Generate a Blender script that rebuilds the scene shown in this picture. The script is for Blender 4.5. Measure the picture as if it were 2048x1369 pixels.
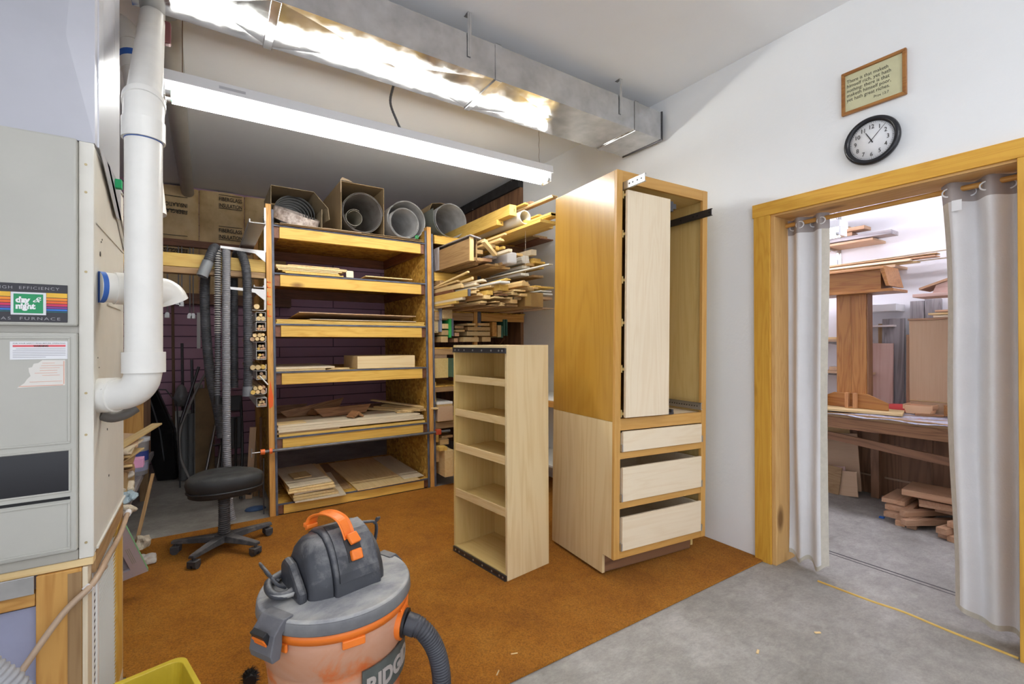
import bpy, bmesh, math, random
from mathutils import Vector, Matrix, Euler
random.seed(7)
PI = math.pi
for o in list(bpy.data.objects): bpy.data.objects.remove(o)
SC = bpy.context.scene; C = SC.collection
def R(d): return math.radians(d)
# ---------------------------------------------------------------- camera
FPX, YAW, PITCH, ROLL, EYE = 930.74, 0.58226, 0.0026878, -0.0031325, 1.34
cam = bpy.data.cameras.new('camera'); cam.sensor_width = 36.0; cam.lens = 36.0*FPX/2048.0
cam.clip_start = 0.02; cam.clip_end = 100
co = bpy.data.objects.new('camera', cam); C.objects.link(co); SC.camera = co
_f = Vector((math.sin(YAW)*math.cos(PITCH), math.cos(YAW)*math.cos(PITCH), math.sin(PITCH)))
_r = Vector((math.cos(YAW), -math.sin(YAW), 0)); _u = _r.cross(_f)
_r2 = _r*math.cos(ROLL) + _u*math.sin(ROLL); _u2 = _u*math.cos(ROLL) - _r*math.sin(ROLL)
M = Matrix((_r2, _u2, -_f)).transposed().to_4x4(); M.translation = (0, 0, EYE); co.matrix_world = M
# ---------------------------------------------------------------- light
SC.view_settings.view_transform = 'Standard'; SC.view_settings.look = 'None'
SC.view_settings.gamma = 1; SC.view_settings.use_curve_mapping = False
SC.view_settings.exposure = 0.0
W = bpy.data.worlds.new('daylight'); SC.world = W; W.use_nodes = True
W.node_tree.nodes['Background'].inputs[0].default_value = (0.89, 0.93, 1.0, 1)
W.node_tree.nodes['Background'].inputs[1].default_value = 1.6
TUBE = 40.0        # strength of the fluorescent tubes
TUBE_FILL = 19.0  # strength of the added tubes behind the viewpoint
TUBE_FAR = 31.0
SC.cycles.max_bounces = 8; SC.cycles.diffuse_bounces = 5
SC.cycles.use_denoising = True
# ---------------------------------------------------------------- materials
_M = {}
def nm(name):
    m = bpy.data.materials.new(name); m.use_nodes = True; nt = m.node_tree
    b = nt.nodes['Principled BSDF']; return m, nt, b
def N(nt, t, **k):
    n = nt.nodes.new(t)
    for a, v in k.items():
        if a in n.inputs.keys(): n.inputs[a].default_value = v
        else: setattr(n, a, v)
    return n
def ramp(nt, stops):
    r = nt.nodes.new('ShaderNodeValToRGB'); e = r.color_ramp.elements
    while len(e) < len(stops): e.new(0.5)
    for i, (p, c) in enumerate(stops):
        e[i].position = p; e[i].color = (*c, 1)
    return r
def coords(nt, rnd=True, scale=(1, 1, 1)):
    tc = N(nt, 'ShaderNodeTexCoord'); mp = N(nt, 'ShaderNodeMapping'); mp.inputs['Scale'].default_value = scale
    if rnd:
        oi = N(nt, 'ShaderNodeObjectInfo'); va = N(nt, 'ShaderNodeVectorMath', operation='MULTIPLY_ADD')
        va.inputs[1].default_value = (37, 17, 23)
        nt.links.new(oi.outputs['Random'], va.inputs[0]); nt.links.new(tc.outputs['Object'], va.inputs[2])
        nt.links.new(va.outputs[0], mp.inputs['Vector'])
    else: nt.links.new(tc.outputs['Object'], mp.inputs['Vector'])
    return mp
def plain(name, col, rough=0.5, metal=0.0, vary=0.0, vscale=3.0, bump=0.0, bscale=60.0, emit=0.0, coat=0.0, rnd=False, col2=None):
    if name in _M: return _M[name]
    m, nt, b = nm(name); b.inputs['Base Color'].default_value = (*col, 1); b.inputs['Roughness'].default_value = rough
    b.inputs['Metallic'].default_value = metal
    if coat: b.inputs['Coat Weight'].default_value = coat
    if emit:
        b.inputs['Emission Color'].default_value = (*col, 1); b.inputs['Emission Strength'].default_value = emit
    if vary or col2:
        mp = coords(nt, rnd); n = N(nt, 'ShaderNodeTexNoise', Scale=vscale, Detail=5.0, Roughness=0.6)
        nt.links.new(mp.outputs[0], n.inputs['Vector'])
        c2 = col2 or tuple(c*(1-vary) for c in col)
        r = ramp(nt, [(0.35, c2), (0.62, col)]); nt.links.new(n.outputs[0], r.inputs[0]); nt.links.new(r.outputs[0], b.inputs['Base Color'])
    if bump:
        mp = coords(nt, False); n = N(nt, 'ShaderNodeTexNoise', Scale=bscale, Detail=4.0)
        nt.links.new(mp.outputs[0], n.inputs['Vector'])
        bp = N(nt, 'ShaderNodeBump', Strength=bump, Distance=0.01); nt.links.new(n.outputs[0], bp.inputs['Height'])
        nt.links.new(bp.outputs[0], b.inputs['Normal'])
    _M[name] = m; return m
def wood(name, c1, c2, ax='x', rough=0.55, sc=1.0, cath=0.5, vary=0.18, knots=0.0, coat=0.0):
    """c1 ground colour, c2 grain colour; grain runs along ax"""
    key = name + '_' + ax
    if key in _M: return _M[key]
    m, nt, b = nm(key); L = nt.links
    i = 'xyz'.index(ax)
    s = [9*sc]*3; s[i] = 0.9*sc
    mp = coords(nt, True, tuple(s))
    n1 = N(nt, 'ShaderNodeTexNoise', Scale=1.0, Detail=3.0, Roughness=0.5, Distortion=0.6); L.new(mp.outputs[0], n1.inputs['Vector'])
    mul = N(nt, 'ShaderNodeMath', operation='MULTIPLY'); mul.inputs[1].default_value = 9.0; L.new(n1.outputs[0], mul.inputs[0])
    fr = N(nt, 'ShaderNodeMath', operation='PINGPONG'); fr.inputs[1].default_value = 0.5; L.new(mul.outputs[0], fr.inputs[0])
    s2 = [130*sc]*3; s2[i] = 3.0*sc
    mp2 = coords(nt, True, tuple(s2))
    n2 = N(nt, 'ShaderNodeTexNoise', Scale=1.0, Detail=2.0); L.new(mp2.outputs[0], n2.inputs['Vector'])
    mx = N(nt, 'ShaderNodeMix', data_type='FLOAT'); mx.inputs[0].default_value = 1-cath
    dbl = N(nt, 'ShaderNodeMath', operation='MULTIPLY'); dbl.inputs[1].default_value = 2.0; L.new(fr.outputs[0], dbl.inputs[0])
    L.new(dbl.outputs[0], mx.inputs[2]); L.new(n2.outputs[0], mx.inputs[3])
    r = ramp(nt, [(0.12, c2), (0.6, c1)]); L.new(mx.outputs[0], r.inputs[0])
    col = r.outputs[0]
    if knots:
        mk = [3.2*knots]*3; mk[i] = 1.6*knots
        mp3 = coords(nt, True, tuple(mk)); v = N(nt, 'ShaderNodeTexVoronoi', Scale=1.0); L.new(mp3.outputs[0], v.inputs['Vector'])
        rk = ramp(nt, [(0.05, (1, 1, 1)), (0.11, (0, 0, 0))]); L.new(v.outputs['Distance'], rk.inputs[0])
        mm = N(nt, 'ShaderNodeMix', data_type='RGBA'); L.new(rk.outputs[0], mm.inputs[0]); L.new(col, mm.inputs[6])
        mm.inputs[7].default_value = (c2[0]*0.4, c2[1]*0.35, c2[2]*0.3, 1); col = mm.outputs[2]
    if vary:
        oi = N(nt, 'ShaderNodeObjectInfo'); mr = N(nt, 'ShaderNodeMapRange'); L.new(oi.outputs['Random'], mr.inputs[0])
        mr.inputs[3].default_value = 1-vary; mr.inputs[4].default_value = 1+vary*0.6
        hs = N(nt, 'ShaderNodeHueSaturation'); L.new(mr.outputs[0], hs.inputs['Value']); L.new(col, hs.inputs['Color']); col = hs.outputs[0]
    L.new(col, b.inputs['Base Color']); b.inputs['Roughness'].default_value = rough
    if coat: b.inputs['Coat Weight'].default_value = coat; b.inputs['Coat Roughness'].default_value = 0.3
    bp = N(nt, 'ShaderNodeBump', Strength=0.08, Distance=0.004); L.new(n2.outputs[0], bp.inputs['Height']); L.new(bp.outputs[0], b.inputs['Normal'])
    _M[key] = m; return m
# palettes: name -> (ground, grain, options)
PAL = {
 'fir': ((0.74, 0.46, 0.095), (0.60, 0.32, 0.045), dict(knots=1.0, vary=0.08, cath=0.45)),
 'firpost': ((0.62, 0.33, 0.085), (0.46, 0.205, 0.04), dict(knots=0.9, vary=0.08)),
 'reddark': ((0.20, 0.075, 0.035), (0.13, 0.045, 0.02), dict()),
 'trim': ((0.68, 0.37, 0.045), (0.56, 0.26, 0.022), dict(knots=0.8, vary=0.06, cath=0.35)),
 'trimpale': ((0.66, 0.40, 0.15), (0.54, 0.29, 0.085), dict(knots=0.7, vary=0.05, cath=0.35)),
 'birch': ((0.74, 0.58, 0.33), (0.66, 0.48, 0.24), dict(sc=0.5, cath=0.5, vary=0.03)),
 'maple': ((0.82, 0.69, 0.50), (0.76, 0.61, 0.41), dict(sc=0.8, cath=0.35, vary=0.03)),
 'birchyellow': ((0.68, 0.50, 0.20), (0.60, 0.41, 0.135), dict(sc=0.8, cath=0.3, vary=0.03)),
 'golden': ((0.48, 0.255, 0.035), (0.40, 0.19, 0.02), dict(sc=0.45, cath=0.3, vary=0.0, rough=0.24, coat=0.6)),
 'cherry': ((0.60, 0.33, 0.09), (0.52, 0.26, 0.055), dict(sc=0.8, cath=0.35, vary=0.0, rough=0.42)),
 'oak': ((0.38, 0.165, 0.04), (0.25, 0.085, 0.014), dict(sc=1.0, cath=0.55, vary=0.06, rough=0.4)),
 'oakpale': ((0.55, 0.29, 0.13), (0.42, 0.18, 0.06), dict(sc=1.0, cath=0.4, vary=0.06)),
 'walnut': ((0.27, 0.13, 0.055), (0.15, 0.06, 0.02), dict(cath=0.6, vary=0.15)),
 'scrap': ((0.62, 0.43, 0.20), (0.52, 0.32, 0.125), dict(cath=0.3, vary=0.28)),
 'pinepale': ((0.74, 0.55, 0.28), (0.63, 0.42, 0.17), dict(cath=0.3, vary=0.2)),
 'pineyellow': ((0.70, 0.47, 0.12), (0.58, 0.33, 0.06), dict(cath=0.4, vary=0.12)),
 'old': ((0.36, 0.22, 0.10), (0.24, 0.13, 0.05), dict(cath=0.5, vary=0.2)),
 'grey': ((0.36, 0.33, 0.34), (0.20, 0.18, 0.19), dict(cath=0.6, vary=0.15, knots=0.5)),
 'cream': ((0.72, 0.62, 0.46), (0.64, 0.52, 0.36), dict(cath=0.2, vary=0.1)),
 'redoak': ((0.54, 0.32, 0.19), (0.42, 0.215, 0.11), dict(cath=0.35, vary=0.25)),
 'panel': ((0.22, 0.105, 0.05), (0.13, 0.055, 0.022), dict(sc=0.5, cath=0.6, vary=0.1)),
 'darkply': ((0.24, 0.12, 0.06), (0.12, 0.055, 0.028), dict(sc=0.4, cath=0.6, vary=0.1)),
 'pinkply': ((0.62, 0.42, 0.36), (0.52, 0.32, 0.26), dict(sc=0.5, cath=0.5, vary=0.06)),
 'mdf': ((0.56, 0.38, 0.24), (0.52, 0.34, 0.205), dict(cath=0.1, vary=0.05)),
}
def wd(p, ax='x'):
    a, b, k = PAL[p]; return wood(p, a, b, ax, **k)
def osb():
    if 'osb' in _M: return _M['osb']
    m, nt, b = nm('osb'); L = nt.links; mp = coords(nt, False, (1, 1, 1.6))
    v = N(nt, 'ShaderNodeTexVoronoi', Scale=26.0); v.inputs['Randomness'].default_value = 1.0; L.new(mp.outputs[0], v.inputs['Vector'])
    n = N(nt, 'ShaderNodeTexNoise', Scale=9.0, Detail=6.0); L.new(mp.outputs[0], n.inputs['Vector'])
    mx = N(nt, 'ShaderNodeMix', data_type='FLOAT'); mx.inputs[0].default_value = 0.45
    sep = N(nt, 'ShaderNodeSeparateColor'); L.new(v.outputs['Color'], sep.inputs[0]); L.new(sep.outputs[0], mx.inputs[2]); L.new(n.outputs[0], mx.inputs[3])
    r = ramp(nt, [(0.15, (0.28, 0.135, 0.015)), (0.5, (0.50, 0.28, 0.04)), (0.85, (0.68, 0.43, 0.09))]); L.new(mx.outputs[0], r.inputs[0])
    L.new(r.outputs[0], b.inputs['Base Color']); b.inputs['Roughness'].default_value = 0.7; _M['osb'] = m; return m
def multi(name, stops, scale, rough=0.7, bump=0.0, bscale=80, metal=0.0, scl=(1, 1, 1), detail=8.0, roughness=0.62, aniso=None, dist=0.0, rramp=None):
    if name in _M: return _M[name]
    m, nt, b = nm(name); L = nt.links; mp = coords(nt, False, scl)
    n = N(nt, 'ShaderNodeTexNoise', Scale=scale, Detail=detail, Roughness=roughness, Distortion=dist); L.new(mp.outputs[0], n.inputs['Vector'])
    r = ramp(nt, stops); L.new(n.outputs[0], r.inputs[0]); L.new(r.outputs[0], b.inputs['Base Color'])
    b.inputs['Roughness'].default_value = rough; b.inputs['Metallic'].default_value = metal
    if rramp:
        r2 = ramp(nt, [(0.3, (rramp[0],)*3), (0.7, (rramp[1],)*3)]); L.new(n.outputs[0], r2.inputs[0]); L.new(r2.outputs[0], b.inputs['Roughness'])
    if bump:
        n2 = N(nt, 'ShaderNodeTexNoise', Scale=bscale, Detail=5.0); L.new(mp.outputs[0], n2.inputs['Vector'])
        bp = N(nt, 'ShaderNodeBump', Strength=bump, Distance=0.01); L.new(n2.outputs[0], bp.inputs['Height']); L.new(bp.outputs[0], b.inputs['Normal'])
    _M[name] = m; return m
white = plain('wall_paint', (0.85, 0.86, 0.87), 0.75, vary=0.03, vscale=1.5, bump=0.12, bscale=45)
ceilm = plain('ceiling_paint', (0.88, 0.895, 0.92), 0.85, vary=0.03, vscale=1.2, bump=0.08, bscale=30)
white2 = plain('far_room_paint', (0.78, 0.77, 0.80), 0.75, vary=0.03, vscale=1.5)
concrete = multi('concrete', [(0.28, (0.19, 0.175, 0.158)), (0.43, (0.28, 0.262, 0.238)), (0.56, (0.345, 0.326, 0.298)), (0.72, (0.47, 0.452, 0.425))], 2.2, 0.62, bump=0.15, bscale=30, detail=12, roughness=0.66)
def concrete_fix():
    nt = concrete.node_tree; b = nt.nodes['Principled BSDF']; L = nt.links; src = b.inputs['Base Color'].links[0].from_socket
    mp = coords(nt, False, (1, 1.8, 1))
    for sc, lo, hi, a, f in ((14.0, 0.84, 1.05, 0.35, 0.62), (2.6, 0.70, 1.0, 0.28, 0.42), (60.0, 0.92, 1.06, 0.4, 0.6)):
        n = N(nt, 'ShaderNodeTexNoise', Scale=sc, Detail=8.0, Roughness=0.7, Distortion=0.4); L.new(mp.outputs[0], n.inputs['Vector'])
        r = ramp(nt, [(a, (lo,)*3), (f, (hi,)*3)]); L.new(n.outputs[0], r.inputs[0])
        mm = N(nt, 'ShaderNodeMix', data_type='RGBA', blend_type='MULTIPLY'); mm.inputs[0].default_value = 1.0
        L.new(src, mm.inputs[6]); L.new(r.outputs[0], mm.inputs[7]); src = mm.outputs[2]
    L.new(src, b.inputs['Base Color'])
concrete_fix()
carpetm = multi('rust_carpet', [(0.28, (0.25, 0.080, 0.003)), (0.5, (0.42, 0.155, 0.007)), (0.66, (0.50, 0.21, 0.02)), (0.80, (0.58, 0.33, 0.11))], 2.0, 1.0, detail=15, roughness=0.78)
def carpet_fix():
    nt = carpetm.node_tree; b = nt.nodes['Principled BSDF']; L = nt.links
    mp = coords(nt, False); n = N(nt, 'ShaderNodeTexNoise', Scale=150.0, Detail=3.0, Roughness=0.7); L.new(mp.outputs[0], n.inputs['Vector'])
    bp = N(nt, 'ShaderNodeBump', Strength=1.0, Distance=0.012); L.new(n.outputs[0], bp.inputs['Height']); L.new(bp.outputs[0], b.inputs['Normal'])
    
    src = b.inputs['Base Color'].links[0].from_socket
    r = ramp(nt, [(0.3, (0.45, 0.42, 0.4)), (0.6, (1.25, 1.25, 1.25))]); L.new(n.outputs[0], r.inputs[0])
    mm = N(nt, 'ShaderNodeMix', data_type='RGBA', blend_type='MULTIPLY'); mm.inputs[0].default_value = 0.8
    L.new(src, mm.inputs[6]); L.new(r.outputs[0], mm.inputs[7]); L.new(mm.outputs[2], b.inputs['Base Color'])
carpet_fix()
def metal_sheet(name, stops, r0, r1, scale=7):
    """rolled zinc sheet: short-tailed gloss over a little dull grey"""
    m, nt, b = nm(name); L = nt.links; nt.nodes.remove(b); out = nt.nodes['Material Output']; mp = coords(nt, False)
    n = N(nt, 'ShaderNodeTexNoise', Scale=scale, Detail=8.0, Roughness=0.6); L.new(mp.outputs[0], n.inputs['Vector'])
    r = ramp(nt, stops); L.new(n.outputs[0], r.inputs[0])
    g = N(nt, 'ShaderNodeBsdfGlossy', distribution='BECKMANN'); d = N(nt, 'ShaderNodeBsdfDiffuse'); g2 = N(nt, 'ShaderNodeBsdfGlossy', distribution='BECKMANN')
    mr = N(nt, 'ShaderNodeMapRange'); L.new(n.outputs[0], mr.inputs[0]); mr.inputs[1].default_value = 0.3; mr.inputs[2].default_value = 0.7; mr.inputs[3].default_value = r0; mr.inputs[4].default_value = r1
    L.new(mr.outputs[0], g.inputs['Roughness']); g2.inputs['Roughness'].default_value = 0.55
    for q in (g, d, g2): L.new(r.outputs[0], q.inputs['Color'])
    m1 = N(nt, 'ShaderNodeMixShader'); m1.inputs[0].default_value = 0.14; L.new(g.outputs[0], m1.inputs[1]); L.new(d.outputs[0], m1.inputs[2])
    L.new(m1.outputs[0], out.inputs['Surface'])
    _M[name] = m; return m
galv = metal_sheet('galvanised_steel', [(0.3, (0.50, 0.50, 0.50)), (0.5, (0.63, 0.63, 0.63)), (0.75, (0.78, 0.78, 0.78))], 0.11, 0.21)
def dusty(name, base, dark, dust, scale=8, rough=0.5, thr=(0.35, 0.75), amt=0.9):
    """plastic with pale sawdust lying on the faces that look up"""
    if name in _M: return _M[name]
    m, nt, b = nm(name); L = nt.links; mp = coords(nt, False)
    n = N(nt, 'ShaderNodeTexNoise', Scale=scale, Detail=12.0, Roughness=0.68, Distortion=0.3); L.new(mp.outputs[0], n.inputs['Vector'])
    n2 = N(nt, 'ShaderNodeTexNoise', Scale=scale*0.7, Detail=4.0); L.new(mp.outputs[0], n2.inputs['Vector'])
    r = ramp(nt, [(0.35, dark), (0.65, base)]); L.new(n2.outputs[0], r.inputs[0])
    ge = N(nt, 'ShaderNodeNewGeometry'); sp = N(nt, 'ShaderNodeSeparateXYZ'); L.new(ge.outputs['Normal'], sp.inputs[0])
    a = N(nt, 'ShaderNodeMath', operation='MULTIPLY_ADD'); L.new(sp.outputs[2], a.inputs[0]); a.inputs[1].default_value = 0.28; L.new(n.outputs[0], a.inputs[2])
    mr = N(nt, 'ShaderNodeMapRange'); L.new(a.outputs[0], mr.inputs[0]); mr.inputs[1].default_value = thr[0]; mr.inputs[2].default_value = thr[1]; mr.inputs[4].default_value = amt
    mx = N(nt, 'ShaderNodeMix', data_type='RGBA'); L.new(mr.outputs[0], mx.inputs[0]); L.new(r.outputs[0], mx.inputs[6]); mx.inputs[7].default_value = (*dust, 1)
    L.new(mx.outputs[2], b.inputs['Base Color']); b.inputs['Roughness'].default_value = rough
    _M[name] = m; return m
zinc = plain('zinc', (0.55, 0.56, 0.58), 0.3, 0.9)
steel = plain('dark_steel', (0.10, 0.10, 0.11), 0.35, 0.8)
blackp = plain('black_plastic', (0.018, 0.018, 0.02), 0.45)
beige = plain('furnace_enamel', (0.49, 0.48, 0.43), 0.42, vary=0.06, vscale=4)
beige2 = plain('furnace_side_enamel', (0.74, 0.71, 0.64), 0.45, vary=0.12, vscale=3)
lilac = plain('plenum_steel', (0.46, 0.46, 0.50), 0.38, 0.25, vary=0.10, vscale=2)
pvc = plain('cream_pvc', (0.83, 0.81, 0.76), 0.33, vary=0.06, vscale=8)
whitem = plain('white_metal', (0.78, 0.78, 0.80), 0.4)
paper = plain('paper_white', (0.80, 0.80, 0.82), 0.7)
card = plain('cardboard', (0.34, 0.235, 0.12), 0.8, vary=0.15, vscale=6)
# ---------------------------------------------------------------- mesh builder
def catmull(pts, n=8, closed=False):
    P = [Vector(p) for p in pts]; out = []
    if len(P) < 3:
        return [P[0].lerp(P[-1], k/n) for k in range(n+1)]
    m = len(P); rng = m if closed else m-1
    for i in range(rng):
        if closed: a, b, c, d = P[(i-1) % m], P[i], P[(i+1) % m], P[(i+2) % m]
        else: a, b, c, d = P[max(i-1, 0)], P[i], P[i+1], P[min(i+2, m-1)]
        for k in range(n):
            t = k/n
            out.append(0.5*((2*b)+(-a+c)*t+(2*a-5*b+4*c-d)*t*t+(-a+3*b-3*c+d)*t*t*t))
    if not closed: out.append(P[-1].copy())
    return out
def resample(pts, step):
    out = [pts[0]]; acc = 0
    for a, b in zip(pts, pts[1:]):
        l = (b-a).length
        while acc + l >= step and l > 0:
            t = (step-acc)/l; a = a.lerp(b, t); out.append(a); l = (b-a).length; acc = 0
        acc += l
    return out
class MB:
    def __init__(s): s.v = []; s.f = []; s.sm = []; s.mi = []; s.cur = 0
    def add(s, vs, fs, T=None, smooth=False):
        o = len(s.v)
        s.v += [tuple(T @ Vector(v)) if T else tuple(v) for v in vs]
        for f in fs: s.f.append(tuple(i+o for i in f)); s.sm.append(smooth); s.mi.append(s.cur)
        return s
    def box(s, x0, x1, y0, y1, z0, z1, T=None):
        vs = [(x, y, z) for z in (z0, z1) for y in (y0, y1) for x in (x0, x1)]
        return s.add(vs, [(0, 2, 3, 1), (4, 5, 7, 6), (0, 1, 5, 4), (2, 6, 7, 3), (0, 4, 6, 2), (1, 3, 7, 5)], T)
    def prism(s, poly, h0, h1, ax='z', T=None, smooth=False):
        """poly in the plane across ax, extruded from h0 to h1"""
        n = len(poly)
        def p(a, h): return {'z': (a[0], a[1], h), 'y': (a[0], h, a[1]), 'x': (h, a[0], a[1])}[ax]
        vs = [p(a, h0) for a in poly]+[p(a, h1) for a in poly]
        s.add(vs, [tuple(range(n))[::-1], tuple(range(n, 2*n))], T)
        o = len(s.v)-2*n
        for i in range(n): s.f.append((o+i, o+(i+1) % n, o+n+(i+1) % n, o+n+i)); s.sm.append(smooth); s.mi.append(s.cur)
        return s
    def tube(s, path, r, n=12, cap=True, closed=False, inner=None, flat=1.0, up=None):
        """swept ring; r number or function of (i, t)"""
        P = [Vector(p) for p in path]; m = len(P); rings = []; u = None
        for i, p in enumerate(P):
            a = P[(i-1) % m] if closed or i > 0 else p; b = P[(i+1) % m] if closed or i < m-1 else p
            t = (b-a).normalized()
            if u is None:
                u = Vector(up) if up else (Vector((0, 0, 1)) if abs(t.z) < 0.9 else Vector((1, 0, 0)))
            u = (u - t*u.dot(t)).normalized(); w = t.cross(u)
            rr = r(i, i/max(m-1, 1)) if callable(r) else r
            rings.append([p+(u*math.cos(2*PI*k/n)*flat+w*math.sin(2*PI*k/n))*rr for k in range(n)])
        vs = [v for q in rings for v in q]; fs = []
        for i in range(m if closed else m-1):
            j = (i+1) % m
            for k in range(n): fs.append((i*n+k, i*n+(k+1) % n, j*n+(k+1) % n, j*n+k))
        s.add(vs, fs, None, True)
        if not closed and cap and inner is None: s.add(rings[0]+rings[-1], [tuple(range(n))[::-1], tuple(range(n, 2*n))])
        if inner is not None:
            ri = []
            for i, p in enumerate(P):
                ri.append([p+(v-p)*inner for v in rings[i]])
            vs = [v for q in ri for v in q]
            s.add(vs, [tuple(reversed(f)) for f in fs], None, True)
            for e in (0, m-1):
                s.add(rings[e]+ri[e], [(k, n+k, n+(k+1) % n, (k+1) % n) if e == 0 else (k, (k+1) % n, n+(k+1) % n, n+k) for k in range(n)])
        return s
    def cyl(s, a, b, r, n=16, r2=None, cap=True, inner=None):
        r2 = r if r2 is None else r2
        return s.tube([a, b], lambda i, t: r+(r2-r)*t, n, cap, inner=inner)
    def lathe(s, prof, n=36, T=None, smooth=True, a0=0, a1=2*PI):
        full = abs(a1-a0-2*PI) < 1e-6; k = n if full else n+1; vs = []
        for r, z in prof:
            for i in range(k):
                a = a0+(a1-a0)*i/n; vs.append((r*math.cos(a), r*math.sin(a), z))
        fs = []
        for j in range(len(prof)-1):
            for i in range(n):
                i2 = (i+1) % k; fs.append((j*k+i, j*k+i2, (j+1)*k+i2, (j+1)*k+i))
        s.add(vs, fs, T, smooth)
        return s
    def grid(s, pts, T=None, smooth=True, thick=0.0):
        """pts rows of points; thick gives it a back"""
        h = len(pts); w = len(pts[0]); vs = [Vector(p) for r in pts for p in r]
        fs = [(j*w+i, j*w+i+1, (j+1)*w+i+1, (j+1)*w+i) for j in range(h-1) for i in range(w-1)]
        if not thick: return s.add(vs, fs, T, smooth)
        nr = [Vector((0, 0, 0)) for _ in vs]
        for f in fs:
            n = (vs[f[1]]-vs[f[0]]).cross(vs[f[2]]-vs[f[0]])
            for i in f: nr[i] += n
        bk = [v-n.normalized()*thick if n.length > 0 else v for v, n in zip(vs, nr)]
        s.add(vs, fs, T, smooth); s.add(bk, [tuple(reversed(f)) for f in fs], T, smooth)
        edge = [i for i in range(w)]+[j*w+w-1 for j in range(1, h)]+[(h-1)*w+i for i in range(w-2, -1, -1)]+[j*w for j in range(h-2, 0, -1)]
        m = len(edge); ring = [vs[i] for i in edge]+[bk[i] for i in edge]
        s.add(ring, [(k, m+k, m+(k+1) % m, (k+1) % m) for k in range(m)], T)
        return s
    def build(s, name, mats, parent=None, bevel=0.0, local=False, seg=2, weld=False):
        """vertices are world coordinates unless local; top-level things get their origin at their base"""
        V = [Vector(v) for v in s.v]
        me = bpy.data.meshes.new(name); o = bpy.data.objects.new(name, me); C.objects.link(o)
        if parent:
            o.parent = parent
            if not local:
                Mi = wm(parent).inverted(); V = [Mi @ v for v in V]
        elif not local:
            lo = [min(v[i] for v in V) for i in range(3)]; hi = [max(v[i] for v in V) for i in range(3)]
            c = Vector(((lo[0]+hi[0])/2, (lo[1]+hi[1])/2, lo[2])); o.location = c; V = [v-c for v in V]
        me.from_pydata(V, [], s.f)
        for m in (mats if isinstance(mats, (list, tuple)) else [mats]): me.materials.append(m)
        me.polygons.foreach_set('use_smooth', s.sm); me.polygons.foreach_set('material_index', s.mi)
        bm = bmesh.new(); bm.from_mesh(me)
        if weld: bmesh.ops.remove_doubles(bm, verts=bm.verts, dist=1e-5)
        bmesh.ops.recalc_face_normals(bm, faces=bm.faces); bm.to_mesh(me); bm.free()
        me.update()
        if bevel:
            b = o.modifiers.new('bevel', 'BEVEL'); b.width = bevel; b.segments = seg; b.limit_method = 'ANGLE'; b.angle_limit = R(40)
        return o
def wm(o):
    M_ = o.matrix_basis.copy()
    return wm(o.parent) @ M_ if o.parent else M_
def thing(name, label, cat, loc=(0, 0, 0), rotz=0, group=None, rot=None):
    o = bpy.data.objects.new(name, None); C.objects.link(o); o.empty_display_size = 0.05
    o.location = loc; o.rotation_euler = rot if rot else (0, 0, rotz)
    o['label'] = label; o['category'] = cat
    if group: o['group'] = group
    return o
def tag(o, label, cat, group=None, kind=None):
    o['label'] = label; o['category'] = cat
    if group: o['group'] = group
    if kind: o['kind'] = kind
    return o
def struct(o, label=None):
    o['kind'] = 'structure'
    if label: o['label'] = label
    return o
def bx(name, mats, x0, x1, y0, y1, z0, z1, parent=None, bevel=0.002, local=False):
    return MB().box(x0, x1, y0, y1, z0, z1).build(name, mats, parent, bevel, local)
def place(o, c, rot):
    o.location = c; o.rotation_euler = rot; return o
def board(name, label, cat, c, d, pal, rot=(0, 0, 0), group=None, bevel=0.0015, mat=None, shape=None):
    """a single plank or block: centre, size, turn in degrees; grain along its longest side"""
    ax = 'xyz'[max(range(3), key=lambda i: d[i])]
    b = MB()
    if shape: b.prism(shape, -d[1]/2, d[1]/2, 'y')
    else: b.box(-d[0]/2, d[0]/2, -d[1]/2, d[1]/2, -d[2]/2, d[2]/2)
    o = b.build(name, mat or wd(pal, ax), None, bevel, True)
    o.location = c; o.rotation_euler = tuple(R(a) for a in rot)
    return tag(o, label, cat, group)
def dup(root, loc=None, rot=None, label=None, group=None):
    r = root.copy(); C.objects.link(r)
    if loc is not None: r.location = loc
    if rot is not None: r.rotation_euler = rot
    if label: r['label'] = label
    if group: r['group'] = group
    for ch in list(root.children):
        c = ch.copy(); C.objects.link(c); c.parent = r
        for g in list(ch.children):
            d = g.copy(); C.objects.link(d); d.parent = c
    return r
def text(name, s, size, T, mat, parent=None, ext=0.0004, width=None, align='LEFT', bold=0.0, shear=0.0, space=1.0, fn=None, xs=1.0):
    """lettering as mesh; T maps text plane (x right, y up, z out) to world"""
    cu = bpy.data.curves.new('lettering', 'FONT'); cu.body = s; cu.size = size; cu.extrude = ext; cu.align_x = align
    cu.offset = bold; cu.shear = shear; cu.space_character = space; cu.resolution_u = 3
    o = bpy.data.objects.new('lettering_source', cu); C.objects.link(o); bpy.context.view_layer.update()
    me = bpy.data.meshes.new_from_object(o.evaluated_get(bpy.context.evaluated_depsgraph_get()))
    bpy.data.objects.remove(o)
    vs = [v.co.copy() for v in me.vertices]; w = max(v.x for v in vs)-min(v.x for v in vs); k = (width/w if width else 1.0)*xs
    b = MB(); b.add([T @ Vector((v.x*k, v.y, v.z)) if not fn else fn(v.x*k, v.y, v.z) for v in vs], [tuple(p.vertices) for p in me.polygons])
    return b.build(name, mat, parent)
def frameT(o, xdir, ydir):
    x = Vector(xdir).normalized(); y = Vector(ydir); y = (y-x*y.dot(x)).normalized(); z = x.cross(y)
    T = Matrix((x, y, z)).transposed().to_4x4(); T.translation = Vector(o); return T
WX = 2.866     # face of the right wall
CH = 3.16      # ceiling height
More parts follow.
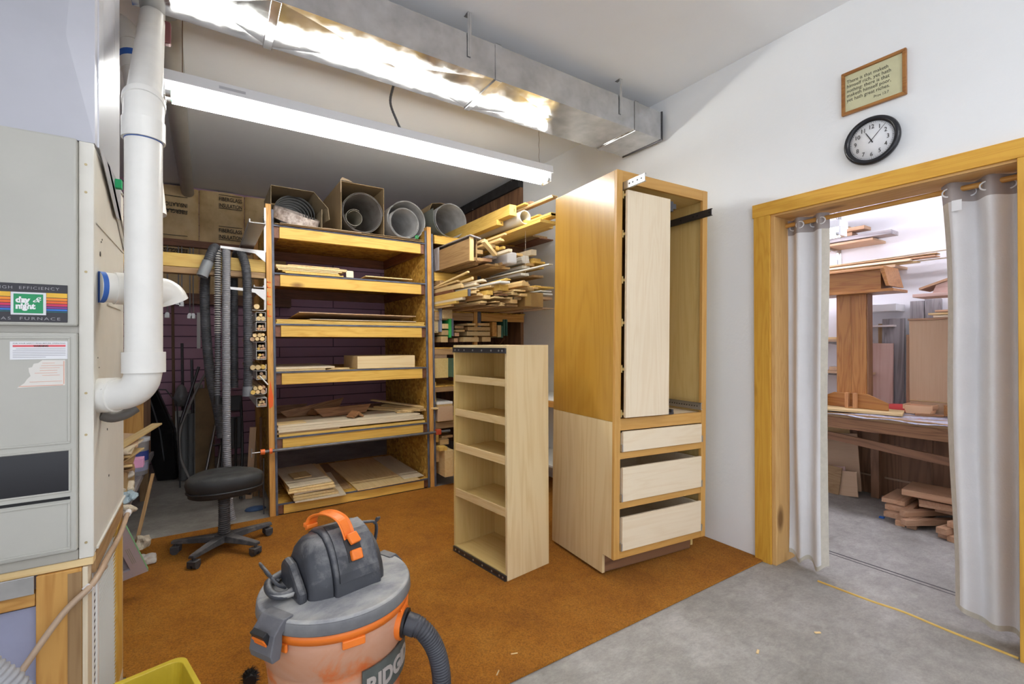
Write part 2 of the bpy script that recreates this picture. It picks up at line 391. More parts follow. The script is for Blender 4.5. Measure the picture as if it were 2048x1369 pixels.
# ---------------------------------------------------------------- the room
struct(bx('floor', concrete, -2.6, 5.1, -3.2, 6.7, -0.12, 0.0, bevel=0))
struct(bx('ceiling', ceilm, -2.6, 5.1, -3.2, 6.7, CH, CH+0.1, bevel=0))
w = MB()
w.box(WX, 3.07, 1.58, 6.55, 0, CH); w.box(WX, 3.07, -3.2, 0.4365, 0, CH); w.box(WX, 3.07, 0.4365, 1.4875, 2.15, CH); w.box(WX, 3.07, 1.4875, 1.58, 0, CH)
struct(w.build('wall_right', white))
block = plain('mauve_masonry', (0.20, 0.115, 0.17), 0.8, vary=0.25, vscale=6)
def brickmat():
    nt = block.node_tree; b = nt.nodes['Principled BSDF']; L = nt.links
    tc = N(nt, 'ShaderNodeTexCoord'); mp = N(nt, 'ShaderNodeMapping'); mp.inputs['Rotation'].default_value = (PI/2, 0, 0)
    L.new(tc.outputs['Object'], mp.inputs[0])
    br = N(nt, 'ShaderNodeTexBrick', Scale=1.0); br.inputs['Brick Width'].default_value = 1.3; br.inputs['Row Height'].default_value = 0.13
    br.inputs['Mortar Size'].default_value = 0.006; br.inputs['Color1'].default_value = (0.52, 0.31, 0.43, 1); br.inputs['Color2'].default_value = (0.46, 0.27, 0.38, 1)
    br.inputs['Mortar'].default_value = (0.12, 0.06, 0.11, 1); L.new(mp.outputs[0], br.inputs['Vector'])
    L.new(br.outputs['Color'], b.inputs['Base Color'])
    bp = N(nt, 'ShaderNodeBump', Strength=0.6, Distance=0.01, invert=True); L.new(br.outputs['Fac'], bp.inputs['Height']); L.new(bp.outputs[0], b.inputs['Normal'])
brickmat()
struct(bx('wall_back', block, -2.6, WX, 6.55, 6.7, 0, CH, bevel=0))
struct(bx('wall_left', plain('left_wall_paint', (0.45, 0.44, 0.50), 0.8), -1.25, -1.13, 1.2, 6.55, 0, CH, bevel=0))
struct(bx('wall_far', white2, 4.98, 5.1, -3.2, 6.55, 0, CH, bevel=0))
struct(bx('wall_far_back', white2, 3.07, 4.98, 4.2, 4.3, 0, CH, bevel=0))
tr = bx('trim_1', wd('trim', 'y'), 2.838, WX-0.0005, 0.39, 1.592, 2.110, 2.19); struct(tr, 'knotty pine header board over the doorway')
struct(bx('trim_2', wd('trim', 'z'), 2.84, WX-0.0005, 1.487, 1.585, 0.0, 2.110), 'knotty pine casing left of the doorway')
struct(bx('trim_3', wd('trimpale', 'z'), 2.852, 3.075, 1.462, 1.487, 0.0, 2.0975), 'pale pine left door jamb')
struct(bx('trim_4', wd('trimpale', 'y'), 2.852, 3.075, 0.437, 1.487, 2.098, 2.1495), 'pine board lining the top of the doorway')
struct(bx('trim_5', wd('trim', 'z'), 2.84, WX-0.0005, 0.40, 0.462, 0.0, 2.110), 'pine casing right of the doorway')
struct(bx('trim_6', wd('trimpale', 'z'), 2.852, 3.075, 0.437, 0.462, 0.0, 2.0975), 'pale pine right door jamb')
p = catmull([(2.865, 0.47, 0.001), (2.87, 0.70, 0.001), (2.885, 0.86, 0.001), (2.868, 1.0, 0.001), (2.862, 1.24, 0.001)], 6)
struct(MB().tube(p, 0.007, 6).build('trim_7', wd('pineyellow', 'y')), 'thin ochre filler strip in the floor joint of the doorway')
struct(MB().box(3.30, 3.306, 0.4, 1.6, 0, 0.0015).box(3.335, 3.345, 0.4, 1.6, 0, 0.0015).build('trim_8', plain('joint', (0.08, 0.075, 0.08), 0.8)), 'dark joint lines across the concrete beyond the doorway')
cp = MB().prism([(-0.268, 1.537), (WX-0.001, 1.537), (WX-0.001, 4.011), (-1.0, 4.02), (-1.0, 2.42), (-0.268, 2.42)], 0.0, 0.010).build('carpet', carpetm, None, 0.004)
tag(cp, 'worn rust-orange carpet covering the shop floor beside bare concrete', 'carpet')
# dark sheathing on the right wall beyond the rack
t = thing('wood_sheathing', 'dark brown diagonal wood panelling on the wall behind the lumber shelves', 'panel', (2.83, 5.3, 0))
b = MB()
for k in range(9):
    y0 = 4.12+k*0.27; b.box(2.826, 2.864, y0, y0+0.264, 0.0, 3.02)
b.build('board', wd('darkply', 'z'), t, 0.004)
b = MB(); b.box(2.80, 2.862, 4.12, 6.54, 3.02, 3.13); b.build('top_strip', multi('tar', [(0.4, (0.02, 0.018, 0.018)), (0.64, (0.03, 0.028, 0.03)), (0.72, (0.35, 0.34, 0.36))], 9, 0.8), t)
b = MB(); T = Matrix.Translation((2.80, 5.0, 2.2)) @ Matrix.Rotation(R(-32), 4, 'X')
b.box(-0.012, 0.012, -0.07, 0.07, -1.0, 0.75, T); b.build('diagonal_brace', wd('panel', 'z'), t)
# kraft-faced insulation on the back wall
kraft = multi('kraft_paper', [(0.3, (0.50, 0.33, 0.15)), (0.5, (0.70, 0.50, 0.25)), (0.7, (0.82, 0.62, 0.35))], 3.2, 0.5, bump=0.9, bscale=9)
ink = plain('black_ink', (0.03, 0.025, 0.02), 0.7)
for k, (x0, nme) in enumerate([(-0.52, 'leftmost'), (-0.06, 'middle'), (0.40, 'rightmost')]):
    t = thing('insulation_batt', ['kraft-faced insulation batt at far left of the back wall, print upside down', 'wrinkled kraft-faced insulation batt in the middle of the back wall, upright print', 'kraft-faced insulation batt on the back wall beside the rack post'][k], 'insulation', (x0+0.22, 6.5, 1.9), group='insulation batts on the back wall')
    rows = []
    for j in range(31):
        z = 1.92+j*0.0405
        rows.append([(x0+0.455*i/20, 6.535-0.055*math.sin(PI*i/20)**0.6-random.uniform(0, 0.010)-0.008*math.sin(j*0.9+i*0.5), z) for i in range(21)])
    MB().grid([r[::-1] for r in rows], thick=-0.02).build('kraft_facing', kraft, t)
    up = k != 0
    for zz in ((2.99, 2.62) if k == 1 else (2.90, 2.46) if k == 0 else (2.8,)):
        for q, s in enumerate(('FIBERGLASS', 'INSULATION')):
            o = ((x0+0.19 if k else -0.17+0.02), 6.448, zz+(0.04-0.075*q)*(1 if up else -1))
            T = frameT(o, (1, 0, 0) if up else (-1, 0, 0), (0, 0, 1) if up else (0, 0, -1))
            if not up:   # print seen upside down
                T = frameT((-0.17, 6.448, zz-0.04+0.075*q), (-1, 0, 0), (0, 0, -1)); T = T @ Matrix.Identity(4)
            text('printed_text', s, 0.062, T, ink, t, width=0.235, bold=0.001)
        for dz in (0.105, -0.05):
            xx = x0+0.19 if k else -0.41
            MB().box(xx, xx+0.24, 6.446, 6.448, zz+dz, zz+dz+0.006).build('printed_line', ink, t)
MB().box(-1.1, 0.9, 6.42, 6.53, 1.80, 1.92).build('ledger_beam', wd('reddark', 'x'))
tag(bpy.data.objects['ledger_beam'], 'dark brown timber ledger along the back wall under the insulation', 'beam')
# horizontal fir rail the hoses hang on
t = thing('hose_rail', 'two-layer yellow fir rail spanning the alcove left of the rack', 'rail', (-0.2, 4.07, 1.84))
bx('upper_rail', wd('pineyellow', 'x'), -1.12, 0.386, 4.035, 4.075, 1.89, 1.985, t)
bx('lower_rail', wd('old', 'x'), -1.12, 0.386, 4.04, 4.13, 1.845, 1.889, t)
# ---------------------------------------------------------------- plywood storage rack
blue = plain('blue_edge_paint', (0.115, 0.125, 0.17), 0.7, vary=0.45, vscale=12)
def lean(z): return -0.0125*(z-1.2)
def leanob(o):
    for v in o.data.vertices:
        v.co.x += lean(v.co.z)
    return o
rk = thing('storage_rack', 'tall fir storage rack with six deep plywood shelves and blue-edged sides', 'rack', (0, 0, 0))
def rp(name, m, x0, x1, y0, y1, z0, z1, bev=0.002):
    o = bx(name, m, x0, x1, y0, y1, z0, z1, rk, bev); return leanob(o)
for x0, x1 in ((0.398, 0.438), (1.722, 1.762)):
    rp('post', wd('firpost', 'z'), x0, x1, 4.016, 4.106, 0, 2.42); rp('post', wd('firpost', 'z'), x0, x1, 5.10, 5.19, 0, 2.42)
b = MB(); b.box(0.439, 0.453, 4.022, 5.19, 0, 2.38); b.cur = 1; b.box(0.4385, 0.4545, 4.014, 4.022, 0, 2.38)
leanob(b.build('side_panel', [osb(), blue], rk))
b = MB(); b.box(1.700, 1.714, 4.022, 5.19, 0, 2.38); b.cur = 1; b.box(1.6985, 1.7155, 4.014, 4.022, 0, 2.38)
leanob(b.build('side_panel', [osb(), blue], rk))
b = MB(); b.box(1.766, 1.780, 4.022, 5.19, 0, 2.36); b.cur = 1; b.box(1.763, 1.781, 4.014, 4.022, 0, 2.36)
leanob(b.build('side_panel', [osb(), blue], rk))
LV = [(2.166, 2.254), (1.792, 1.882), (1.396, 1.486), (1.022, 1.112), (0.524, 0.600), (0.012, 0.085)]
for z0, z1 in LV:
    rp('front_beam', wd('fir', 'x'), 0.494, 1.660, 4.02, 4.058, z0, z1)
    rp('back_beam', wd('reddark', 'x'), 0.455, 1.698, 5.10, 5.138, z0, z1)
    for x0, x1 in ((0.455, 0.493), (1.661, 1.698)): rp('side_cleat', wd('reddark', 'y'), x0, x1, 4.03, 5.09, z0, z1)
    b = MB(); b.box(0.455, 1.698, 4.022, 5.14, z1+0.0005, z1+0.012); b.cur = 1; b.box(0.455, 1.698, 4.014, 4.0218, z1, z1+0.0125)
    leanob(b.build('shelf_board', [osb(), blue], rk))
# orange spray marks on the left post
orng = plain('orange_spray', (0.80, 0.13, 0.02), 0.7)
b = MB()
for z, h in ((1.81, .012), (1.77, .03), (1.70, .04), (1.64, .03), (1.55, .05)):
    b.box(0.402+lean(z), 0.408+lean(z), 4.0145, 4.0158, z, z+h); b.box(0.402+lean(z), 0.428+lean(z), 4.0145, 4.0158, z, z+0.008)
b.prism([(0.400, 0.92), (0.418, 1.06), (0.424, 1.0), (0.436, 0.93), (0.433, 0.86), (0.41, 0.84)], 4.0143, 4.0157, 'y')
b.build('paint_mark', orng, rk)
# lumber bay to its right
lr = thing('lumber_rack', 'open lumber rack of fir beams between the plywood rack and white wall', 'rack', (0, 0, 0))
def lp(name, m, x0, x1, y0, y1, z0, z1): return bx(name, m, x0, x1, y0, y1, z0, z1, lr)
LB = [(2.275, 2.345), (1.925, 2.0), (1.56, 1.635), (1.235, 1.29), (0.885, 0.93), (0.54, 0.60)]
for z0, z1 in LB:
    lp('front_beam', wd('fir' if z0 > 1.9 else 'old', 'x'), 1.784, 2.198, 4.02, 4.058, z0, z1)  # lower beams get darker wood to paint in the shadow of overhanging boards
    lp('back_beam', wd('reddark', 'x'), 1.784, 2.79, 5.10, 5.138, z0, z1)
    lp('arm', wd('reddark', 'y'), 2.20, 2.238, 4.06, 5.09, z0, z1)
    lp('shelf_board', osb(), 1.784, 2.198, 4.03, 5.10, z1+0.0005, z1+0.012)
for z0, z1 in LB[:3]:
    lp('front_beam', wd('firpost' if z0 < 2 else 'panel', 'x'), 2.285, 2.80, 4.02, 4.058, z0, z1)
    lp('shelf_board', osb(), 2.25, 2.82, 4.03, 5.10, z1+0.0005, z1+0.012)
lp('post', wd('firpost', 'z'), 2.20, 2.238, 4.016, 4.055, 1.20, 2.345); lp('post', wd('darkply', 'z'), 2.20, 2.238, 4.10, 4.14, 0, 1.20)
lp('side_panel', blue, 2.243, 2.28, 4.02, 4.03, 1.50, 2.30)
# ---------------------------------------------------------------- tall pantry cabinet
cab = thing('pantry_cabinet', 'tall unfinished cherry-framed pantry cabinet with one pullout and three drawers', 'cabinet', (1.879, 1.844, 0.026), rot=(0, R(0.97), R(-4.74)))
CW, CD, CHT = 0.745, 0.61, 2.285
def cb(name, m, x0, x1, y0, y1, z0, z1, par=None, bev=0.0012): return bx(name, m, x0, x1, y0, y1, z0, z1, par or cab, bev, True)
cb('upper_side_panel', wd('golden', 'z'), 0, 0.018, 0.02, CD, 0.872, CHT)['label'] = 'golden stained upper side'
b = MB(); b.prism([(0.095, 0), (CD, 0), (CD, 0.871), (0.02, 0.871), (0.02, 0.11), (0.095, 0.11)], 0.0, 0.018, 'x'); o = b.build('lower_side_panel', wd('birch', 'z'), cab, 0.001, True); o['label'] = 'pale unfinished lower side'
b = MB(); b.prism([(0.095, 0.02), (CD, 0.02), (CD, CHT), (0.02, CHT), (0.02, 0.11), (0.095, 0.11)], CW-0.018, CW, 'x'); b.build('side_panel', wd('birchyellow', 'z'), cab, 0.001, True)
cb('back_panel', wd('birchyellow', 'z'), 0.018, CW-0.018, CD-0.01, CD, 0.11, CHT)
cb('top_panel', wd('birchyellow', 'x'), 0.018, CW-0.018, 0.02, CD-0.01, CHT-0.06, CHT-0.045)
cb('toe_board', wd('darkply', 'x'), 0.018, CW-0.018, 0.10, 0.115, 0.0, 0.11)
cb('floor_panel', wd('maple', 'x'), 0.018, CW-0.018, 0.02, CD-0.01, 0.872, 0.888)
cb('stile', wd('cherry', 'z'), 0, 0.042, 0, 0.02, 0.11, CHT); cb('stile', wd('cherry', 'z'), CW-0.042, CW, 0, 0.02, 0.11, CHT)
for z0, z1 in ((0.11, 0.152), (0.386, 0.424), (0.664, 0.702), (0.824, 0.890), (CHT-0.065, CHT)): cb('rail', wd('cherry', 'x'), 0.0425, CW-0.0425, 0.001, 0.0195, z0, z1)
o = cb('foot', wd('maple', 'z'), CW-0.15, CW-0.10, 0.12, 0.18, 0.0, 0.11)
for z0, h in ((0.155, 0.186), (0.428, 0.19), (0.706, 0.113)):
    dr = MB(); x0, x1, y0, y1, tk = 0.052, CW-0.052, -0.012, 0.55, 0.014
    dr.box(x0, x1, y0, y0+tk, z0, z0+h); dr.box(x0, x1, y1-tk, y1, z0, z0+h-0.01); dr.box(x0, x0+tk, y0+tk, y1-tk, z0+0.002, z0+h-0.01)
    dr.box(x1-tk, x1, y0+tk, y1-tk, z0+0.002, z0+h-0.01); dr.box(x0+tk, x1-tk, y0+tk, y1-tk, z0+0.01, z0+0.02)
    d = dr.build('drawer', wd('maple', 'x'), cab, 0.001, True)
    b = MB()
    for xa in (x0-0.009, x1+0.001): b.box(xa, xa+0.008, y0-0.002, y1, z0+0.001, z0+0.04)
    b.build('drawer_slide', zinc, d, 0.0, True)
# the pullout inside the cabinet and its runners
PZ0, PZ1, PX0, PX1 = 0.900, 2.168, 0.048, 0.380
o = cb('pullout_front', wd('maple', 'z'), PX0, PX1, -0.035, -0.017, PZ0, PZ1); po = o
b = MB()
for z in (0.91, 1.16, 1.42, 1.66, 1.92, 2.14): b.box(PX0+0.004, PX1-0.01, -0.016, 0.50, z, z+0.016); b.box(PX0-0.004, PX0+0.004, -0.0, 0.50, z-0.012, z+0.03)
b.build('pullout_shelf', wd('birchyellow', 'y'), po, 0.001, True)
cb('pullout_back', wd('birchyellow', 'z'), PX1-0.012, PX1-0.002, -0.0165, 0.50, PZ0, PZ1, po)
def slide(x, y0, y1, z, m=zinc, wdt=0.012, h=0.044, par=cab):
    b = MB(); b.box(x, x+wdt*0.35, y0, y1, z, z+h); b.box(x, x+wdt, y0, y1, z, z+0.004); b.box(x, x+wdt, y0, y1, z+h-0.004, z+h)
    return b.build('runner', m, par, 0.0008, True)
def holes(x, ys, z, r, par):
    for y in ys: MB().cyl((x-0.0006, y, z), (x+0.0006, y, z), r, 10).build('runner_hole', blackp, par, local=True)
s1 = slide(0.046, -0.165, 0.02, PZ1+0.008); holes(0.046, [-0.14, -0.11, -0.075, -0.05], PZ1+0.03, 0.006, s1)
s2 = slide(CW-0.058, -0.075, 0.50, PZ1-0.06, steel); holes(CW-0.0585, [-0.06, 0.03, 0.06, 0.16, 0.25], PZ1-0.038, 0.006, s2)
s3 = slide(CW-0.058, -0.01, 0.56, 0.905, zinc); holes(CW-0.0585, [0.02*k for k in range(1, 26)], 0.927, 0.004, s3)
MB().box(0.40, 0.46, 0.0, 0.46, 0.892, 0.905).box(0.42, 0.435, -0.02, 0.3, 0.905, 0.925).build('floor_runner', steel, cab, 0.001, True)
MB().box(0.386, 0.41, -0.03, 0.03, 2.10, 2.16).box(0.41, 0.44, -0.025, 0.01, 2.12, 2.15).build('runner_clip', steel, cab, 0.002, True)
# ---------------------------------------------------------------- free-standing pullout unit
un = thing('pullout_shelf_unit', 'narrow birch plywood shelf unit standing on the carpet before the cabinet', 'shelf unit', (1.404, 2.185, 0.011), R(7.45))
UW, UD, UH = 0.327, 0.534, 1.318
def ub(name, m, x0, x1, y0, y1, z0, z1, par=None): return bx(name, m, x0, x1, y0, y1, z0, z1, par or un, 0.0012, True)
birchp = {}
ub('end_panel', wd('birch', 'z'), 0, UW, 0, 0.018, 0, UH); ub('end_panel', wd('birchyellow', 'z'), 0, UW, UD-0.018, UD, 0, UH)
ub('back_panel', wd('birchyellow', 'z'), UW-0.008, UW, 0.0185, UD-0.0185, 0, UH)
for i, (z0, z1) in enumerate(((1.085, 1.127), (0.868, 0.912), (0.645, 0.692), (0.353, 0.402))):
    ub('shelf', wd('birchyellow', 'y'), 0.012, UW-0.009, 0.0185, UD-0.0185, z0+0.004, z0+0.018)
    ub('shelf_lip', wd('pinepale', 'y'), 0.0, 0.0115, 0.0185, UD-0.0185, z0, z1)
ub('shelf', wd('birchyellow', 'y'), 0.001, UW-0.009, 0.0185, UD-0.0185, 0.022, 0.036)
ub('top_panel', wd('birch', 'y'), 0.001, UW-0.009, 0.0185, UD-0.0185, UH-0.016, UH)
for z in (UH-0.046, -0.0): 
    s = MB(); s.box(-0.010, -0.0005, 0.005, UD-0.005, z, z+0.030).box(-0.013, -0.009, 0.005, UD-0.005, z, z+0.004).box(-0.013, -0.009, 0.005, UD-0.005, z+0.027, z+0.031)
    s = s.build('runner', steel, un, 0.0008, True); b = MB()
    for y in (0.03, 0.06, 0.13, 0.22, 0.31, 0.40, 0.46, 0.50): b.cyl((-0.0115, y, z+0.015), (-0.0095, y, z+0.015), 0.006, 10)
    b.build('screw', zinc, s, local=True)
# ---------------------------------------------------------------- duct under the ceiling
dt = thing('air_duct', 'long galvanised rectangular air duct hung under the ceiling', 'duct', (0.5, 2.45, 2.84))
secs = [-0.27, 0.262, 1.40, 2.55, 2.818]
for i in range(4):
    x0, x1 = secs[i], secs[i+1]; b = MB()
    # every face is cross-broken: a shallow pyramid
    def face(a, bb, c, d, n, h=0.006):
        A = [Vector(v) for v in (a, bb, c, d)]; m = sum(A, Vector())/4+Vector(n)*h
        b.add(A+[m], [(0, 1, 4), (1, 2, 4), (2, 3, 4), (3, 0, 4)])
    y0, y1, z0, z1 = 2.262, 2.642, 2.845, 3.045
    face((x0, y0, z0), (x0, y1, z0), (x1, y1, z0), (x1, y0, z0), (0, 0, -1), -0.0075)
    face((x0, y0, z0), (x1, y0, z0), (x1, y0, z1), (x0, y0, z1), (0, -1, 0), 0.004)
    face((x0, y0, z1), (x1, y0, z1), (x1, y1, z1), (x0, y1, z1), (0, 0, 1))
    face((x0, y1, z0), (x0, y1, z1), (x1, y1, z1), (x1, y1, z0), (0, 1, 0))
    b.add([(x1, y0, z0), (x1, y1, z0), (x1, y1, z1), (x1, y0, z1)], [(0, 1, 2, 3)]); b.add([(x0, y0, z0), (x0, y1, z0), (x0, y1, z1), (x0, y0, z1)], [(0, 1, 2, 3)])
    b.build('duct_section', galv, dt, weld=True)
for x in secs[1:4]:
    b = MB(); g = 0.006
    b.box(x-0.02, x+0.02, 2.262-g, 2.642+g, 2.845-g-0.003, 2.8445).box(x-0.02, x+0.02, 2.262-g, 2.2615, 2.845-g, 3.045+g).box(x-0.02, x+0.02, 2.262-g, 2.642+g, 3.0455, 3.045+g)
    b.build('drive_cleat', galv, dt, 0.002)
for x in (1.212, 2.388):
    b = MB(); b.box(x-0.012, x+0.012, 2.253, 2.256, 2.915, CH-0.001).box(x-0.012, x+0.012, 2.253, 2.30, CH-0.004, CH-0.001).box(x-0.003, x+0.003, 2.250, 2.2555, 2.92, CH-0.004)
    h = b.build('hanger_strap', galv, dt, 0.001)
b = MB(); b.box(2.819, 2.826, 2.255, 2.65, 2.838, 3.052); b.build('end_flange', steel, dt, 0.001)
# ---------------------------------------------------------------- fluorescent fixture
def fixture(name, label, c, L_, rz, glow, group=None, ends=True):
    t = thing(name, label, 'light', c, rz, group)
    h = MB(); hl = L_/2
    h.prism([(-0.075, 0.055), (0.075, 0.055), (0.082, 0.0), (0.078, -0.002), (0.06, 0.004), (-0.06, 0.004), (-0.078, -0.002), (-0.082, 0.0)], -hl, hl, 'x')
    h.build('housing', whitem, t, 0.001, True)
    for y in (-0.036, 0.036):
        g = MB(); g.cyl((-hl+0.035, y, -0.045), (hl-0.035, y, -0.045), 0.0195, 14); g = g.build('tube', glow, t, local=True)
        for s in (-1, 1):
            e = MB(); e.cyl((s*(hl-0.034), y, -0.045), (s*(hl-0.014), y, -0.045), 0.0200, 14); e.build('end_cap', zinc, g, local=True)
            e = MB(); e.cyl((s*(hl-0.0365), y, -0.045), (s*(hl-0.0345), y, -0.045), 0.0202, 14); e.build('green_band', plain('green_band', (0.0, 0.35, 0.16), 0.5), g, local=True)
    for s in (-1, 1):
        e = MB(); e.box(s*(hl-0.013), s*hl-0.0*s, -0.06, 0.06, -0.066, 0.0035) if s > 0 else e.box(-hl, -hl+0.013, -0.06, 0.06, -0.066, 0.0035)
        e.build('lamp_holder', whitem, t, 0.002, True)
    return t
glow = plain('warm_tube_glow', (1.0, 1.0, 0.95), 0.4, emit=TUBE)
glow2 = plain('cool_tube_glow', (0.90, 0.90, 1.0), 0.4, emit=TUBE_FAR)
glow3 = plain('fill_tube_glow', (0.96, 0.98, 1.0), 0.4, emit=TUBE_FILL)
fx = fixture('fluorescent_fixture', 'long white twin-tube fluorescent fixture hanging from the ceiling, lit', (1.04, 2.92, 2.655), 2.44, 0, glow)
fx.rotation_euler = (0, R(-0.5), 0)
b = MB(); b.box(-0.98, -0.86, -0.0795, -0.0765, 0.018, 0.034); 
o = b.build('rating_sticker', plain('grey_sticker', (0.45, 0.45, 0.48), 0.6), fx, local=True)
for x in (-0.098, 2.189):
    p = [(x, 2.93+0.004*math.sin(k*1.1), 2.70+k*(CH-2.70-0.001)/30) for k in range(31)]
    tag(MB().tube(p, 0.0022 if x < 1 else 0.0015, 6).build('hanging_chain' if x < 1 else 'hanging_wire', plain('rusty_chain', (0.25, 0.16, 0.11), 0.6, 0.6)), 'thin rusty chain holding up the left end of the fixture' if x < 1 else 'thin wire holding up the right end of the fixture', 'chain' if x < 1 else 'wire')
p = catmull([(1.075, 2.93, 2.72), (1.05, 2.96, 2.80), (1.01, 2.97, 2.92), (1.03, 2.95, 3.05), (1.04, 2.95, 3.158)], 14)
tag(MB().tube(p, lambda i, t: 0.0075+0.0012*(i % 2), 8).build('power_cord', plain('grey_cable', (0.16, 0.16, 0.17), 0.5, 0.3)), 'grey armoured power cable looping up from the fixture to the ceiling', 'cable')
# unseen lamps added behind the viewpoint to brighten the shop
f2 = fixture('fluorescent_fixture', 'added twin-tube fill fixture, unseen just behind the viewpoint', (0.9, -0.6, 3.02), 2.44, 0, glow3)
f3 = fixture('fluorescent_fixture', 'added twin-tube fill fixture, unseen furthest behind the viewpoint', (0.9, -2.2, 3.02), 2.44, 0, glow3)
f4 = fixture('fluorescent_fixture', 'lit twin-tube fixture seen through the doorway at the left curtain', (4.25, 2.86, 2.255), 2.44, PI/2, glow2)
f4.rotation_euler = (0, 0, PI/2)
f5 = fixture('fluorescent_fixture', 'added twin-tube fill fixture of the far room, out of view', (4.0, 0.2, 3.0), 2.44, PI/2, glow2)  # unseen lamp added to brighten the far room
for yy in (1.72, 3.9):
    b = MB(); b.tube([(4.25, yy-0.04, 2.31), (4.25, yy, 2.42)], 0.0016, 5).tube([(4.25, yy+0.04, 2.31), (4.25, yy, 2.42)], 0.0016, 5).tube([(4.25, yy, 2.42), (4.25, yy, CH-0.001)], 0.0016, 5)
    tag(b.build('hanging_wire', steel), 'V-shaped wire hanger over the %s end of the far fixture' % ('near' if yy < 2 else 'hidden far'), 'wire')
# ---------------------------------------------------------------- furnace
fu = thing('gas_furnace', 'beige upright gas furnace with rainbow striped badge, standing on a timber frame', 'furnace', (-0.56, 2.1, 0.725))
FXR = -0.272
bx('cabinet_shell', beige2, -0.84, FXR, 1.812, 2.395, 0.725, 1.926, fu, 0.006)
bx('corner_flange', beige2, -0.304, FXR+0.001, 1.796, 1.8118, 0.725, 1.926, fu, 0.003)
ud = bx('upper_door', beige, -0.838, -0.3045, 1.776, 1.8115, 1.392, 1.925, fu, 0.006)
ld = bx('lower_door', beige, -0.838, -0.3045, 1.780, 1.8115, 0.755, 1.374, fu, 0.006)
bx('bottom_rail', plain('shadow_beige', (0.40, 0.38, 0.33), 0.5), -0.838, -0.3045, 1.792, 1.8115, 0.726, 0.7545, fu, 0.003)  # rail in a darker beige than the doors
def rimbox(x0, x1, z0, z1, y, m, par, w_=0.006, d=0.003):
    b = MB(); b.box(x0, x1, y-d, y-0.0003, z0, z0+w_).box(x0, x1, y-d, y-0.0003, z1-w_, z1).box(x1-w_, x1, y-d, y-0.0003, z0+w_, z1-w_).box(x0, x0+w_, y-d, y-0.0003, z0+w_, z1-w_)
    return b.build('pressed_edge', m, par, 0.0015)
rimbox(-0.83, -0.318, 1.062, 1.362, 1.780, beige, ld); rimbox(-0.83, -0.318, 0.765, 0.900, 1.780, beige, ld)
bx('window_panel', plain('dark_window', (0.012, 0.012, 0.016), 0.15), -0.80, -0.322, 1.7785, 1.7798, 0.930, 1.042, ld, 0.0)
bx('slot', plain('slot_black', (0.005, 0.005, 0.006), 0.6), -0.80, -0.319, 1.7785, 1.7798, 0.905, 0.913, ld, 0.0)
rimbox(-0.81, -0.317, 0.925, 1.048, 1.780, beige, ld, 0.005)
pl = bx('badge_plate', plain('badge_black', (0.02, 0.018, 0.025), 0.25), -0.62, -0.323, 1.7735, 1.7758, 1.402, 1.506, ud, 0.001)
z = 1.4825
for c, h in (((0.78, 0.45, 0.03), .0125), ((0.85, 0.25, 0.01), .0065), ((0.80, 0.13, 0.01), .0065), ((0.62, 0.02, 0.09), .006), ((0.22, 0.03, 0.25), .005), ((0.02, 0.17, 0.62), .0045), ((0.0, 0.10, 0.12), .003)):
    bx('stripe', plain('stripe_%d' % int(c[0]*1000+c[2]*10), c, 0.4), -0.62, -0.3235, 1.7728, 1.7734, z-h, z, pl, 0.0); z -= h+0.0016
bx('logo_rim', plain('logo_rim', (0.62, 0.62, 0.64), 0.3, 0.4), -0.4345, -0.3655, 1.7705, 1.7727, 1.4205, 1.4825, pl, 0.001)
bx('logo_field', plain('logo_green', (0.0, 0.27, 0.09), 0.3), -0.4285, -0.3715, 1.7698, 1.7704, 1.4255, 1.4775, pl, 0.0)
FT = lambda x, z, y=1.7695: frameT((x, y, z), (1, 0, 0), (0, 0, 1))
wt = plain('lettering_white', (0.85, 0.85, 0.85), 0.5); gt = plain('lettering_grey', (0.30, 0.29, 0.31), 0.5)
text('logo_text', 'day', 0.021, FT(-0.4245, 1.4545), wt, pl, bold=0.0011, space=0.9)
text('logo_text', '&', 0.021, FT(-0.3935, 1.4555), wt, pl, shear=0.5, xs=1.2)
text('logo_text', 'night', 0.021, FT(-0.4245, 1.4375), wt, pl, bold=0.0011, space=0.9)
text('badge_text', 'HIGH  EFFICIENCY', 0.011, FT(-0.4665, 1.4905, 1.7732), gt, pl, width=0.126, space=1.2)
text('badge_text', 'GAS  FURNACE', 0.011, FT(-0.4665, 1.4075, 1.7732), gt, pl, width=0.128, space=1.3)
ws = bx('warning_label', paper, -0.4375, -0.3235, 1.7785, 1.7797, 1.300, 1.349, ld, 0.0)
bx('red_band', plain('label_red', (0.75, 0.13, 0.15), 0.6), -0.432, -0.328, 1.7780, 1.7784, 1.334, 1.3395, ws, 0.0)
text('label_text', 'WARNING', 0.006, FT(-0.392, 1.3345, 1.7778), ink, ws, ext=0.0001, bold=0.0003)
text('label_text', 'FOR YOUR SAFETY READ BEFORE OPERATING', 0.0042, FT(-0.432, 1.3425, 1.7783), ink, ws, ext=0.0001, width=0.103)
for k in range(6):
    b = MB(); z = 1.3295-k*0.0046; b.box(-0.432+(0.006 if k == 0 else 0), -0.328-(0.04 if k == 5 else 0), 1.7781, 1.7784, z-0.0012, z)
    b.build('label_line', plain('fine_print', (0.35, 0.34, 0.38), 0.7), ws)
b = MB(); b.prism([(-0.424, 1.2235), (-0.329, 1.226), (-0.329, 1.297), (-0.375, 1.2975), (-0.383, 1.29), (-0.392, 1.288), (-0.395, 1.279), (-0.402, 1.277), (-0.401, 1.266), (-0.398, 1.255), (-0.405, 1.246), (-0.41, 1.236)], 1.7788, 1.7797, 'y')
ts = b.build('torn_label', plain('torn_paper', (0.74, 0.71, 0.66), 0.8), ld)
